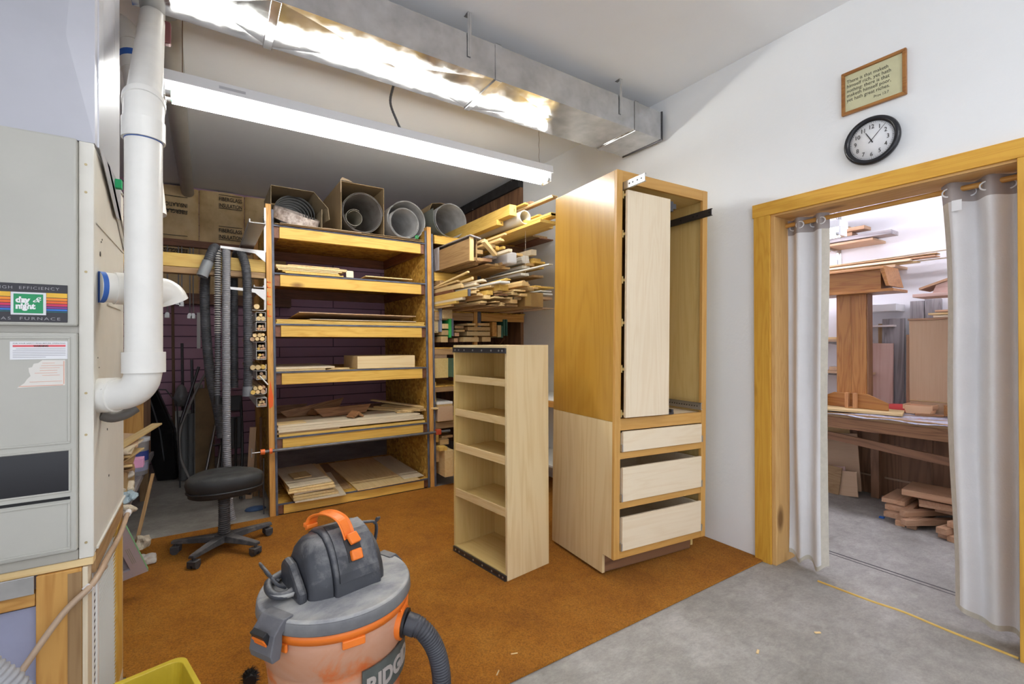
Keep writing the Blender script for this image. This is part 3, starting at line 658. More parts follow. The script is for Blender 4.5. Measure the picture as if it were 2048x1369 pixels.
for k, (a, c) in enumerate(((-0.375, -0.35), (-0.377, -0.333), (-0.38, -0.34), (-0.38, -0.345), (-0.39, -0.345), (-0.375, -0.34), (-0.40, -0.335))):
    b = MB(); z = 1.290-k*0.0068-(0.01 if k > 5 else 0); b.box(a, c, 1.7783, 1.7787, z-0.0012, z); b.build('label_line', plain('faded_red_print', (0.72, 0.40, 0.30), 0.7), ts)
b = MB(); b.box(-0.3325, -0.3305, 1.7783, 1.7787, 1.23, 1.294).box(-0.42, -0.333, 1.7783, 1.7787, 1.2265, 1.2285); b.build('label_line', plain('faded_red_print', (0.72, 0.40, 0.30), 0.7), ts)
for z in (1.86, 1.78, 1.20, 1.08, 0.77, 1.55):
    MB().cyl((-0.288, 1.7945, z), (-0.288, 1.797, z), 0.0035, 10).build('screw', plain('brass_screw', (0.45, 0.36, 0.2), 0.4, 0.6), fu)
for q_ in ((0.003, 1.83, 2.38, 1.700, 1.704), (0.006, 1.83, 2.39, 0.735, 0.742), (0.004, 2.02, 2.30, 1.47, 1.476)): MB().box(FXR+0.0006, FXR+q_[0], *q_[1:]).build('side_crease', beige2, fu)
for y, z, rr in ((1.90, 1.62, .008), (1.915, 1.66, .003), (1.93, 1.67, .003), (1.86, 1.30, .002), (1.88, 1.27, .002), (2.02, 1.06, .004), (2.05, 0.90, .004), (1.9, 1.11, .003)):
    MB().cyl((FXR+0.0002, y, z), (FXR+0.0012, y, z), rr, 10).build('knockout', blackp, fu)
# plenum
pn = thing('furnace_plenum', 'pale sheet-metal plenum box between the furnace top and the ceiling', 'plenum', (-0.56, 2.1, 1.906))
b = MB(); T = None
x0, x1, y0, y1, z0, z1 = -0.84, -0.269, 1.80, 2.245, 1.927, 3.155
b.add([(x0, y0, z0), (x1, y0, z0), (x1, y0, z1), (x0, y0, z1), (-0.33, y0-0.006, 2.22)], [(0, 1, 4), (1, 2, 4), (2, 3, 4), (3, 0, 4)])
b.add([(x1, y0, z0), (x1, y1, z0), (x1, y1, z1), (x1, y0, z1), (x1+0.008, (y0+y1)/2, 2.5)], [(0, 1, 4), (1, 2, 4), (2, 3, 4), (3, 0, 4)])
b.add([(x0, y1, z0), (x0, y1, z1), (x1, y1, z1), (x1, y1, z0)], [(0, 1, 2, 3)]); b.add([(x0, y0, z0), (x0, y1, z0), (x0, y1, z1), (x0, y0, z1)], [(0, 1, 2, 3)])
b.add([(x0, y0, z1), (x1, y0, z1), (x1, y1, z1), (x0, y1, z1)], [(0, 1, 2, 3)]); b.add([(x0, y0, z0), (x1, y0, z0), (x1, y1, z0), (x0, y1, z0)], [(0, 1, 2, 3)])
b.build('plenum_box', lilac, pn, weld=True)
b = MB(); b.box(x1+0.0005, x1+0.004, 1.835, 2.235, 1.928, 3.15); b.build('side_flange', plain('bright_steel', (0.66, 0.67, 0.72), 0.28, 0.5), pn)
b = MB(); b.prism([(1.83, 1.925), (2.24, 1.925), (2.24, 1.80), (2.14, 1.79)], x1+0.005, x1+0.007, 'x'); b.build('corner_plate', lilac, pn)
b = MB(); b.box(-0.3, -0.268, 1.90, 2.39, 1.9265, 1.930); b.build('seam_strip', galv, pn)
# coil line set behind the pipe: two slanting channels
b = MB(); b.prism([(1.95, 1.925), (2.0, 1.925), (2.39, 1.75), (2.39, 1.71)], -0.2705, -0.262, 'x'); tag(b.build('channel_bar', galv), 'slanting galvanised channel on the furnace side under the plenum', 'channel')
tag(MB().box(-0.2615, -0.244, 2.10, 2.125, 1.885, 1.915).build('wire_nut_box', plain('green_plastic', (0.0, 0.45, 0.15), 0.4)), 'small bright green connector under the plenum corner', 'connector')
# timber stand
st = thing('furnace_stand', 'rough timber frame carrying the furnace, louvred panel in its side', 'stand', (-0.56, 2.1, 0))
fp = bx('front_post', wd('firpost', 'z'), -0.392, -0.297, 1.795, 1.84, 0, 0.700, st, 0.003)
bx('stained_edge', wd('old', 'z'), -0.3268, -0.2975, 1.7935, 1.7948, 0, 0.690, fp, 0.0)
bx('front_post_side', wd('cream', 'z'), -0.2965, -0.284, 1.795, 1.855, 0, 0.700, st, 0.002)
bx('top_plate', wd('pinepale', 'x'), -0.84, -0.273, 1.80, 1.84, 0.702, 0.724, st)
bx('side_top_plate', wd('old', 'y'), -0.34, -0.274, 1.845, 2.395, 0.66, 0.7235, st)
bx('steel_flange', galv, -0.84, -0.394, 1.790, 1.793, 0.655, 0.705, st, 0.001)
bx('front_rail', wd('firpost', 'x'), -0.84, -0.394, 1.80, 1.835, 0.618, 0.652, st)
bx('front_panel', plain('lilac_panel', (0.33, 0.34, 0.47), 0.5, vary=0.15, vscale=4), -0.84, -0.394, 1.812, 1.822, 0.0, 0.612, st, 0)
bx('rear_post', wd('fir', 'z'), -0.30, -0.276, 2.265, 2.385, 0.055, 0.655, st, 0.003); bx('rear_post_edge', wd('pinepale', 'z'), -0.30, -0.276, 2.386, 2.405, 0.055, 0.66, st)
bx('sill', wd('cream', 'y'), -0.34, -0.276, 1.845, 2.405, 0.0, 0.053, st)
bx('louvre_panel', plain('grille_white', (0.86, 0.86, 0.84), 0.5), -0.296, -0.288, 1.93, 2.262, 0.056, 0.655, st, 0)
lv = bx('louvre_frame', plain('grille_white', (0.86, 0.86, 0.84), 0.5), -0.290, -0.278, 1.895, 1.925, 0.056, 0.655, st, 0.002)
b = MB()
for k in range(40): z = 0.07+k*0.0145; b.add([(-0.2875, 1.935, z), (-0.2875, 2.26, z), (-0.280, 2.26, z+0.009), (-0.280, 1.935, z+0.009)], [(0, 1, 2, 3)])
b.build('louvre_slats', plain('grille_white', (0.86, 0.86, 0.84), 0.5), st)
bx('perforated_strip', plain('grille_white', (0.86, 0.86, 0.84), 0.5), -0.2935, -0.282, 1.862, 1.892, 0.02, 0.655, st)
for k in range(20):
    MB().box(-0.2818, -0.2812, 1.868, 1.884, 0.20+k*0.02, 0.206+k*0.02).build('perforation', blackp, st)
# condensate pipe
cp_ = catmull([(-0.262, 2.43, 0.665), (-0.262, 2.2, 0.645), (-0.262, 1.95, 0.66), (-0.275, 1.80, 0.645), (-0.33, 1.765, 0.595), (-0.40, 1.73, 0.49), (-0.50, 1.66, 0.33)], 8)
cd = thing('drain_pipe', 'tan plastic drain pipe running down across the furnace stand', 'pipe', (-0.3, 1.9, 0.3))
MB().tube(cp_, 0.0085, 12).build('pipe_run', plain('tan_pipe', (0.50, 0.36, 0.25), 0.4, vary=0.2, vscale=15), cd)
MB().tube([(-0.264, 1.90, 0.652), (-0.266, 1.88, 0.655)], 0.0105, 12).build('pipe_joint', plain('tan_pipe', (0.50, 0.36, 0.25), 0.4), cd)
for a, c in (((-0.277, 1.797, 0.642), (-0.29, 1.79, 0.632)), ((-0.262, 2.40, 0.66), (-0.262, 2.425, 0.664))):
    MB().tube([a, c], 0.0115, 14).build('pipe_clip', whitem, cd)
# ---------------------------------------------------------------- white vent pipes
vp = thing('vent_pipe', 'thick cream PVC vent pipe rising in front of the furnace side', 'pipe', (-0.156, 1.79, 1.13))
X, Y_ = -0.156, 1.790; r = 0.0465
MB().cyl((X, Y_, 1.276), (X, Y_, 1.984), r, 32).build('straight_run', pvc, vp)
el = catmull([(X, Y_, 1.275), (X-0.001, Y_, 1.258), (X-0.007, Y_+0.005, 1.228), (X-0.022, Y_+0.015, 1.205), (X-0.045, Y_+0.030, 1.192), (X-0.075, Y_+0.049, 1.187), (FXR+0.002, Y_+0.074, 1.186)], 6)
MB().tube(el, r*1.0, 32).build('elbow', pvc, vp)
MB().tube([(X, Y_, 1.255), (X, Y_, 1.317)], r*1.16, 36).build('elbow_socket', pvc, vp)
MB().tube([(FXR+0.004, Y_+0.073, 1.186), (X-0.068, Y_+0.0445, 1.188)], r*1.12, 32).build('elbow_socket', pvc, vp)
MB().cyl((-0.252, 1.802, 1.205), (-0.254, 1.797, 1.206), 0.004, 10).build('plug', blackp, vp)
MB().cyl((X, Y_, 1.957), (X, Y_, 2.016), r*1.16, 36).build('coupling', pvc, vp)
bnd = [(X, Y_, 2.010), (X, Y_+0.006, 2.045), (X-0.001, Y_+0.022, 2.078)]
MB().tube(catmull(bnd, 6), r*1.09, 32).build('bend', pvc, vp)
MB().tube([(X-0.001, Y_+0.020, 2.072), (X-0.002, Y_+0.038, 2.096)], r*1.17, 36).build('bend_collar', pvc, vp)
MB().tube([(X-0.002, Y_+0.035, 2.09), (-0.205, 2.76, 2.92), (-0.21, 2.98, 3.158)], r, 32).build('sloping_run', pvc, vp)
MB().cyl((X, Y_, 1.9545), (X, Y_, 1.9568), r*1.02, 32).build('blue_mark', plain('blue_primer', (0.03, 0.12, 0.45), 0.5), vp)
v2 = thing('vent_tee', 'short cream PVC pipe stub from the furnace ending in an open elbow, blue primer smeared', 'pipe', (-0.2, 2.15, 1.5))
MB().tube([(FXR+0.001, 1.868, 1.515), (-0.13, 1.925, 1.515)], 0.046, 28).build('stub', pvc, v2)
MB().tube([(FXR+0.035, 1.884, 1.515), (-0.16, 1.913, 1.515)], 0.050, 28).build('stub_socket', pvc, v2)
MB().tube(catmull([(-0.14, 1.922, 1.515), (-0.118, 1.934, 1.514), (-0.102, 1.944, 1.503), (-0.092, 1.950, 1.482)], 6), 0.046, 28, inner=0.9).build('open_elbow', pvc, v2)
MB().tube([(FXR+0.0005, 1.8678, 1.515), (FXR+0.012, 1.873, 1.515)], 0.0475, 28).build('blue_mark', plain('blue_primer', (0.03, 0.12, 0.45), 0.5), v2)
v3 = thing('vent_pipe', 'second white pipe with a blue mark, behind the top of the thick pipe', 'pipe', (-0.29, 2.75, 2.3))
MB().tube([(-0.305, 2.90, 2.80), (-0.235, 2.80, 2.30), (-0.20, 2.75, 1.95)], 0.047, 24).build('sloping_run', pvc, v3)
MB().tube([(-0.298, 2.89, 2.75), (-0.285, 2.875, 2.66)], 0.053, 24).build('coupling', pvc, v3)
MB().tube(catmull([(-0.305, 2.90, 2.80), (-0.33, 2.92, 2.88), (-0.40, 2.93, 2.90), (-0.5, 2.93, 2.9)], 6), 0.049, 24).build('elbow', pvc, v3)
MB().tube([(-0.296, 2.888, 2.74), (-0.292, 2.882, 2.71)], 0.0535, 24).build('blue_mark', plain('blue_primer', (0.03, 0.12, 0.45), 0.5), v3)
b = MB(); b.tube([(-0.17, 3.0, 3.085), (-0.175, 4.9, 3.085), (-0.17, 6.52, 3.085)], 0.062, 24)
tag(b.build('ceiling_pipe', plain('grey_pipe', (0.42, 0.40, 0.36), 0.5, vary=0.1, vscale=4)), 'dull grey pipe running along the ceiling to the insulated back wall', 'pipe')
MB().box(-0.158, -0.130, 2.60, 2.64, 2.70, 2.80).build('wire_bundle', plain('dark_red', (0.12, 0.03, 0.03), 0.6), vp, 0.008)
# gas line: brass and black fittings between furnace and pipe
b = MB(); b.tube(catmull([(-0.235, 2.33, 1.75), (-0.232, 2.33, 1.45), (-0.236, 2.33, 1.2)], 6), 0.007, 10)
gl = thing('gas_line', 'narrow gas line with brass fittings beside the furnace', 'pipe', (-0.24, 2.32, 1.2))
b.build('yellow_hose', plain('yellow_hose', (0.55, 0.48, 0.20), 0.5), gl)
for z in (1.30, 1.27, 1.22): MB().cyl((-0.236, 2.33, z), (-0.236, 2.33, z+0.02), 0.017, 6).build('fitting', plain('brass', (0.35, 0.28, 0.12), 0.4, 0.8), gl)
b = MB(); b.tube(catmull([(FXR+0.001, 1.90, 1.125), (-0.245, 1.91, 1.112), (-0.215, 1.925, 1.118), (-0.19, 1.935, 1.135)], 5), 0.017, 16)
tag(b.build('rubber_elbow', plain('grey_rubber', (0.13, 0.12, 0.11), 0.6)), 'grey rubber elbow under the lower white elbow of the furnace', 'elbow')
# ---------------------------------------------------------------- wall clock and plaque
CY, CZ = 0.971, 2.370
ck = thing('wall_clock', 'round black-rimmed wall clock showing about seven past eleven', 'clock', (WX-0.001, CY, CZ))
T = Matrix.Translation((WX-0.0005, CY, CZ)) @ Matrix.Rotation(-PI/2, 4, 'Y')
MB().lathe([(0.0, 0), (0.108, 0), (0.119, 0.012), (0.122, 0.026), (0.118, 0.036), (0.108, 0.040), (0.098, 0.034), (0.095, 0.026)], 64, T).build('rim', plain('clock_black', (0.012, 0.012, 0.016), 0.25), ck)
MB().lathe([(0.0, 0.0245), (0.096, 0.0245), (0.096, 0.026), (0.0, 0.026)], 64, T).build('dial', paper, ck)
def CT(dy, dz, x=WX-0.028): return frameT((x, CY-dy, CZ+dz), (0, -1, 0), (0, 0, 1))
for h in range(1, 13):
    a = R(90-h*30); s = str(h)
    text('numeral', s, 0.030, CT(0.070*math.cos(a), 0.070*math.sin(a)-0.0105), ink, ck, align='CENTER', xs=0.85)
for k in range(60):
    a = R(k*6); c, s = math.cos(a), math.sin(a); r0 = 0.088; b = MB(); big = k % 5 == 0
    wv = 0.0011 if big else 0.0006
    P = [(r0, -wv), (0.0925, -wv), (0.0925, wv), (r0, wv)]
    b.add([CT(p[0]*c-p[1]*s, p[0]*s+p[1]*c).translation for p in P]+[CT(p[0]*c-p[1]*s, p[0]*s+p[1]*c, WX-0.0275).translation for p in P], [(0, 1, 2, 3), (4, 5, 6, 7), (0, 1, 5, 4), (1, 2, 6, 5), (2, 3, 7, 6), (3, 0, 4, 7)])
    b.build('minute_mark', ink, ck)
def hand(name, deg, ln, back, wv, x):
    a = R(90-deg); c, s = math.cos(a), math.sin(a); P = [(-back, -wv), (ln, -wv*0.45), (ln, wv*0.45), (-back, wv)]
    q = [(p[0]*c-p[1]*s, p[0]*s+p[1]*c) for p in P]
    MB().prism([(CY-y, CZ+z) for y, z in q], x-0.0006, x, 'x').build(name, blackp, ck)
hand('hour_hand', 333, 0.050, 0.014, 0.0026, WX-0.0295); hand('minute_hand', 43, 0.088, 0.016, 0.0018, WX-0.0305); hand('second_hand', 330, 0.080, 0.01, 0.0006, WX-0.0315)
pq = thing('framed_verse', 'oak-framed verse on pale green paper above the clock', 'picture', (WX-0.001, 0.97, 2.55))
b = MB(); y0, y1, z0, z1, fw = 0.831, 1.108, 2.550, 2.776, 0.016
for P in (((y0, z0), (y1, z0), (y1-fw, z0+fw), (y0+fw, z0+fw)), ((y0, z1), (y1, z1), (y1-fw, z1-fw), (y0+fw, z1-fw)), ((y0, z0), (y0, z1), (y0+fw, z1-fw), (y0+fw, z0+fw)), ((y1, z0), (y1, z1), (y1-fw, z1-fw), (y1-fw, z0+fw))):
    MB().prism(list(P), WX-0.020, WX-0.001, 'x').build('frame_rail', wd('oak', 'y'), pq, 0.003)
bx('verse_paper', plain('pale_green_paper', (0.62, 0.60, 0.38), 0.35, vary=0.06, vscale=20), WX-0.010, WX-0.002, y0+fw-0.002, y1-fw+0.002, z0+fw-0.002, z1-fw+0.002, pq, 0)
for k, (s, w_) in enumerate((('There is that maketh', 0.180), ('himself rich, yet hath', 0.190), ('nothing: there is that', 0.184), ('maketh himself poor,', 0.190), ('yet hath great riches.', 0.186))):
    text('verse_line', s, 0.0255, frameT((WX-0.0105, 1.085, 2.716-k*0.0245), (0, -1, 0), (0, 0, 1)), ink, pq, width=w_, ext=0.0002, xs=1)
text('verse_line', 'Prov 13:7', 0.019, frameT((WX-0.0105, 0.966, 2.590), (0, -1, 0), (0, 0, 1)), ink, pq, width=0.062, ext=0.0002)
# ---------------------------------------------------------------- swivel stool
sl = thing('swivel_stool', 'black armless task stool with dusty seat and five castors on the carpet', 'stool', (0.10, 3.56, 0.011), R(-8))
sb_ = MB(); ring = []
n = 40; out = []
for k in range(n):
    a = 2*PI*k/n; rr = 0.212*(1+0.06*math.cos(3*a+0.6)); out.append((rr*math.cos(a), rr*0.80*math.sin(a)))
prof = [(0.02, 0.352), (0.86, 0.352), (0.95, 0.362), (0.96, 0.392), (1.0, 0.408), (1.03, 0.440), (1.0, 0.468), (0.9, 0.484), (0.5, 0.488), (0.02, 0.482)]
vs = []; fs = []
for s, z in prof: vs += [(x*s, y*s, z+0.010*math.cos(4*x)) for x, y in out]
for j in range(len(prof)-1):
    for k in range(n): fs.append((j*n+k, j*n+(k+1) % n, (j+1)*n+(k+1) % n, (j+1)*n+k))
fs += [tuple(range(n))[::-1], tuple(range((len(prof)-1)*n, len(prof)*n))]
seatm = dusty('dusty_black_vinyl', (0.024, 0.025, 0.026), (0.014, 0.014, 0.015), (0.12, 0.12, 0.115), 6, 0.6, (0.65, 1.0), 0.6)
sb_.add(vs, fs, None, True).build('seat', seatm, sl, local=True)
ring = [(x*0.985, y*0.985, 0.399) for x, y in out]; MB().tube(ring, 0.006, 8, closed=True).build('seat_seam', blackp, sl, local=True)
col = [(0, 0, 0.09+k*0.0012) for k in range(236)]
dgrey = dusty('dusty_grey_plastic', (0.06, 0.06, 0.065), (0.03, 0.03, 0.034), (0.22, 0.20, 0.19), 12, 0.6, (0.55, 0.95), 0.8)
MB().tube(col, lambda i, t: 0.034+0.004*math.sin(i*2*PI/11)-0.004*math.sin(t*PI), 24).build('bellows', dgrey, sl, local=True)
MB().cyl((0, 0, 0.055), (0, 0, 0.10), 0.055, 24).build('hub', dgrey, sl, local=True)
MB().tube(catmull([(0.05, -0.02, 0.365), (0.09, -0.05, 0.36), (0.16, -0.10, 0.362)], 6), 0.008, 8).build('height_lever', blackp, sl, local=True)
for k in range(5):
    a = R(-118+72*k); c, s = math.cos(a), math.sin(a); T = Matrix.Rotation(a, 4, 'Z')
    b = MB(); P = []
    sec = [(0.03, 0.040, 0.056, 0.098), (0.15, 0.030, 0.062, 0.094), (0.27, 0.024, 0.066, 0.088), (0.295, 0.020, 0.068, 0.085)]
    vs = []
    for x, wv, z0, z1 in sec: vs += [(x, -wv, z0), (x, wv, z0), (x, wv*0.7, z1), (x, -wv*0.7, z1)]
    fs = [(j*4+i, j*4+(i+1) % 4, (j+1)*4+(i+1) % 4, (j+1)*4+i) for j in range(3) for i in range(4)]+[(0, 1, 2, 3), (12, 13, 14, 15)]
    lg = b.add(vs, fs, T).build('leg', dgrey, sl, 0.004, True)
    cs = MB(); cx = 0.275
    cs.cyl((cx, 0, 0.045), (cx, 0, 0.068), 0.008, 10); cs.box(cx-0.028, cx+0.022, -0.027, 0.027, 0.024, 0.050)
    cs.cyl((cx-0.003, -0.026, 0.025), (cx-0.003, -0.008, 0.025), 0.0245, 20).cyl((cx-0.003, 0.008, 0.025), (cx-0.003, 0.026, 0.025), 0.0245, 20)
    cs.v = [tuple(T @ Vector(v)) for v in cs.v]; cs.build('castor', dgrey, lg, 0.003, True)
# ---------------------------------------------------------------- shop vacuum
orange = multi('dusty_orange', [(0.34, (0.66, 0.13, 0.022)), (0.42, (0.62, 0.20, 0.075)), (0.50, (0.56, 0.28, 0.17)), (0.8, (0.60, 0.35, 0.25))], 5.5, 0.5, detail=9, scl=(1, 1, 1.6), dist=0.5)
orb = plain('bright_orange', (0.86, 0.20, 0.02), 0.42)
lidm = multi('dusty_lid', [(0.32, (0.17, 0.175, 0.20)), (0.48, (0.33, 0.33, 0.335)), (0.62, (0.44, 0.43, 0.41)), (0.75, (0.52, 0.50, 0.46))], 5.5, 0.6, detail=12, roughness=0.65, scl=(1, 2.0, 1))
motor = dusty('dusty_motor_housing', (0.060, 0.063, 0.075), (0.035, 0.037, 0.045), (0.34, 0.33, 0.325), 12, 0.45, (0.62, 1.0), 0.85)
skirtm = multi('dusty_skirt', [(0.35, (0.13, 0.13, 0.14)), (0.7, (0.24, 0.24, 0.24))], 6, 0.5, detail=10)
vc = thing('shop_vacuum', 'orange and grey wet-dry shop vacuum covered in dust, nearest the viewer', 'vacuum', (0.381, 1.690, 0.011), R(13)); vc.scale = (0.985, 0.985, 1.0)
VR = 0.250
prof = [(0.20, 0.0), (0.212, 0.02), (0.215, 0.22), (0.224, 0.30), (0.2245, 0.312), (0.230, 0.318), (0.233, 0.40), (0.236, 0.455)]
MB().lathe([(0, 0.0)]+prof+[(0.225, 0.455)], 64).build('drum', orange, vc, local=True)
MB().lathe([(0.2365, 0.430), (0.2415, 0.430), (0.2465, 0.462), (0.2365, 0.462)], 64).build('drum_rim', orb, vc, local=True)
for a in (-104, -50, -35, 15, 150, 200):
    T = Matrix.Rotation(R(a), 4, 'Z'); MB().box(0.235, 0.2445, -0.035, 0.035, 0.405, 0.431, T).build('rim_tab', orb, vc, 0.004, True)
MB().lathe([(0.238, 0.4625), (0.2515, 0.4625), (0.2535, 0.466), (0.251, 0.494), (0.2485, 0.4985), (0.238, 0.4985)], 72).build('lid_skirt', skirtm, vc, local=True)
MB().lathe([(0.2480, 0.4990), (0.2465, 0.5035), (0.238, 0.5065), (0.235, 0.5045), (0.20, 0.511), (0.15, 0.519), (0.0, 0.524)], 72).build('lid', lidm, vc, local=True)
PR = [(-0.138, 0.508), (-0.138, 0.545), (-0.128, 0.585), (-0.105, 0.632), (-0.075, 0.668), (-0.04, 0.690), (0.0, 0.699), (0.05, 0.693), (0.09, 0.668), (0.12, 0.62), (0.135, 0.56), (0.138, 0.508)]
def shell(name, sec, par, m=None):
    """sec: (x, scale of depth, scale of height)"""
    b = MB(); vs = []; n_ = len(PR)
    for x, sy, sz in sec: vs += [(x*(1-0.10*max(0, z-0.56)/0.14) if False else x, y*sy, 0.508+(z-0.508)*sz) for y, z in PR]
    fs = [(j*n_+k, j*n_+k+1, (j+1)*n_+k+1, (j+1)*n_+k) for j in range(len(sec)-1) for k in range(n_-1)]+[tuple(range(n_)), tuple(range(len(vs)-n_, len(vs)))[::-1]]
    o_ = b.add(vs, fs).build(name, m or motor, par, 0.005, True)
    for p_ in o_.data.polygons: p_.use_smooth = len(p_.vertices) == 4
    return o_
hs = shell('motor_housing', [(-0.135, 0.62, 0.70), (-0.122, 0.72, 0.84), (-0.105, 0.80, 0.92), (-0.068, 0.90, 0.955)], vc)
shell('front_shroud', [(-0.0675, 0.97, 0.985), (-0.060, 1.0, 1.0), (0.078, 1.0, 0.985), (0.095, 0.985, 0.95)], hs)
shell('right_cheek', [(0.0955, 0.90, 0.86), (0.120, 0.80, 0.74)], hs)
def fp(x, s, off=0.0):
    """point on the sloping front face, s from 0 at the foot to 1 at the crown"""
    P_ = PR[:7]; L_ = [0]
    for q, w_ in zip(P_, P_[1:]): L_.append(L_[-1]+math.dist(q, w_))
    d = s*L_[-1]; i = max(k for k in range(6) if L_[k] <= d+1e-9); t = (d-L_[i])/(L_[i+1]-L_[i])
    y = P_[i][0]+(P_[i+1][0]-P_[i][0])*t; z = P_[i][1]+(P_[i+1][1]-P_[i][1])*t
    ny, nz = -(P_[i+1][1]-P_[i][1]), (P_[i+1][0]-P_[i][0]); l = math.hypot(ny, nz)
    return Vector((x, y+ny/l*off, z+nz/l*off))
def patch(name, x0, x1, s0, s1, off, th, m, taper=0.0, bev=0.001):
    rows = [[fp((x0+x1)/2+(x1-x0)/2*(-1+2*i/6)*(1-taper*j/8), s0+(s1-s0)*j/8, off) for i in range(7)] for j in range(9)]
    return MB().grid(rows[::-1], smooth=False, thick=th).build(name, m, hs, bev, True)
patch('front_cover', -0.056, 0.084, 0.20, 1.0, 0.0045, 0.004, motor, 0.10, 0.002)
patch('switch_recess', -0.018, 0.034, 0.40, 0.68, 0.0095, 0.0012, blackp)
c1 = fp(0.009, 0.42, 0.014); c2 = fp(0.009, 0.52, 0.016); d_ = (c2-c1).normalized(); T = frameT((c1+c2)/2, (1, 0, 0), d_)
MB().box(-0.019, 0.019, -0.019, 0.015, -0.009, 0.012, T).build('power_switch', orb, hs, 0.005, True)
for k in range(7): patch('vent_slot', -0.054, 0.0, 0.88+k*0.016, 0.886+k*0.016, 0.0090, 0.0005, blackp, 0, 0)
# left side scoop and exhaust
b = MB(); b.prism([(-0.085, 0.509), (0.075, 0.509), (0.075, 0.60), (0.045, 0.625), (0.0, 0.615), (-0.05, 0.575), (-0.085, 0.545)], -0.165, -0.1355, 'x')
b.build('side_scoop', motor, hs, 0.012, True)
MB().cyl((-0.1665, -0.055, 0.535), (-0.1645, -0.055, 0.535), 0.010, 16).build('screw_well', blackp, hs, local=True)
b = MB(); b.tube(catmull([(-0.14, -0.02, 0.545), (-0.185, -0.03, 0.537), (-0.215, -0.0, 0.54), (-0.21, 0.05, 0.555), (-0.16, 0.075, 0.56)], 6, False), 0.013, 10)
b.build('accessory_scoop', motor, hs, local=True)
MB().lathe([(0.0, 0.531), (0.055, 0.531), (0.062, 0.545), (0.0, 0.537)], 24, Matrix.Translation((-0.165, 0.01, 0))).build('scoop_tray', lidm, hs, local=True)
def wrap(pts, nm_='cord_wrap'): MB().tube(catmull(pts, 6), 0.0085, 8, flat=0.6).build(nm_, motor, hs, local=True)
wrap([(-0.175, 0.055, 0.55), (-0.205, 0.065, 0.575), (-0.222, 0.05, 0.606), (-0.222, 0.0, 0.600), (-0.205, -0.015, 0.572), (-0.178, 0.0, 0.548)])
wrap([(-0.222, 0.058, 0.604), (-0.232, 0.055, 0.622), (-0.232, 0.0, 0.618), (-0.222, -0.008, 0.600)])
wrap([(0.125, 0.03, 0.528), (0.160, 0.03, 0.575), (0.172, 0.03, 0.625), (0.165, 0.03, 0.655), (0.135, 0.03, 0.665), (0.105, 0.03, 0.668), (0.100, 0.03, 0.645), (0.108, 0.03, 0.62)])
wrap([(0.160, 0.03, 0.652), (0.176, 0.02, 0.668), (0.160, 0.01, 0.672)])
# handle
hd = MB(); hpth = catmull([(-0.052, 0.085, 0.680), (-0.050, 0.070, 0.722), (-0.027, 0.015, 0.742), (-0.004, -0.045, 0.726), (0.006, -0.078, 0.672)], 7)
vs = []; P = [Vector(p) for p in hpth]
for i, p in enumerate(P):
    t = (P[min(i+1, len(P)-1)]-P[max(i-1, 0)]).normalized(); sd = Vector((0.97, 0.24, 0)); sd = (sd-t*sd.dot(t)).normalized(); up = sd.cross(t); up = up if up.z > 0 or abs(up.z) < .1 else -up
    for u_, v_ in ((-1, 0.35), (-0.75, -0.15), (0.75, -0.15), (1, 0.35), (0.86, 0.55), (0.6, 0.2), (-0.6, 0.2), (-0.86, 0.55)): vs.append(p+sd*u_*0.025+up*v_*0.014)
m_ = len(P); fs = [(j*8+k, j*8+(k+1) % 8, (j+1)*8+(k+1) % 8, (j+1)*8+k) for j in range(m_-1) for k in range(8)]+[tuple(range(8)), tuple(range(len(vs)-8, len(vs)))]
hd.add(vs, fs, None, False); hn = hd.build('carry_handle', orb, vc, 0.0015, True)
MB().box(-0.078, -0.038, 0.065, 0.10, 0.686, 0.702).build('handle_foot', orb, hn, 0.004, True)
T = frameT((0.014, -0.092, 0.676), (0.97, 0.24, 0), (0.1, -0.65, -0.62)); MB().box(-0.020, 0.020, -0.018, 0.020, -0.007, 0.007, T).build('handle_foot', orb, hn, 0.004, True)
# latches
for a, big in ((197, True), (12, False)):
    T = Matrix.Rotation(R(a), 4, 'Z')
    b = MB(); s = 1.0 if big else 0.7
    b.prism([(0.215, 0.512), (0.250, 0.512), (0.282, 0.478), (0.294, 0.425), (0.288, 0.402), (0.262, 0.402), (0.2545, 0.44), (0.254, 0.470), (0.215, 0.505)], -0.050*s, 0.050*s, 'y', T)
    lt = b.build('lid_latch', dusty('dusty_latch', (0.13, 0.13, 0.145), (0.10, 0.10, 0.11), (0.33, 0.32, 0.31), 9, 0.5, (0.6, 1.0), 0.8), vc, 0.006, True)
    if big:
        Tb = T @ Matrix.Translation((0.283, 0, 0.457)) @ Matrix.Rotation(R(28), 4, 'Y')
        MB().box(-0.010, 0.0075, -0.030, 0.030, -0.034, 0.034, Tb).build('latch_well', blackp, lt, 0.002, True)
        for k in range(6): MB().box(-0.006, 0.011+0.001*(k % 2), -0.026, 0.026, -0.032+k*0.0085, -0.0245+k*0.0085, Tb).build('latch_button', orb, lt, 0.001, True)
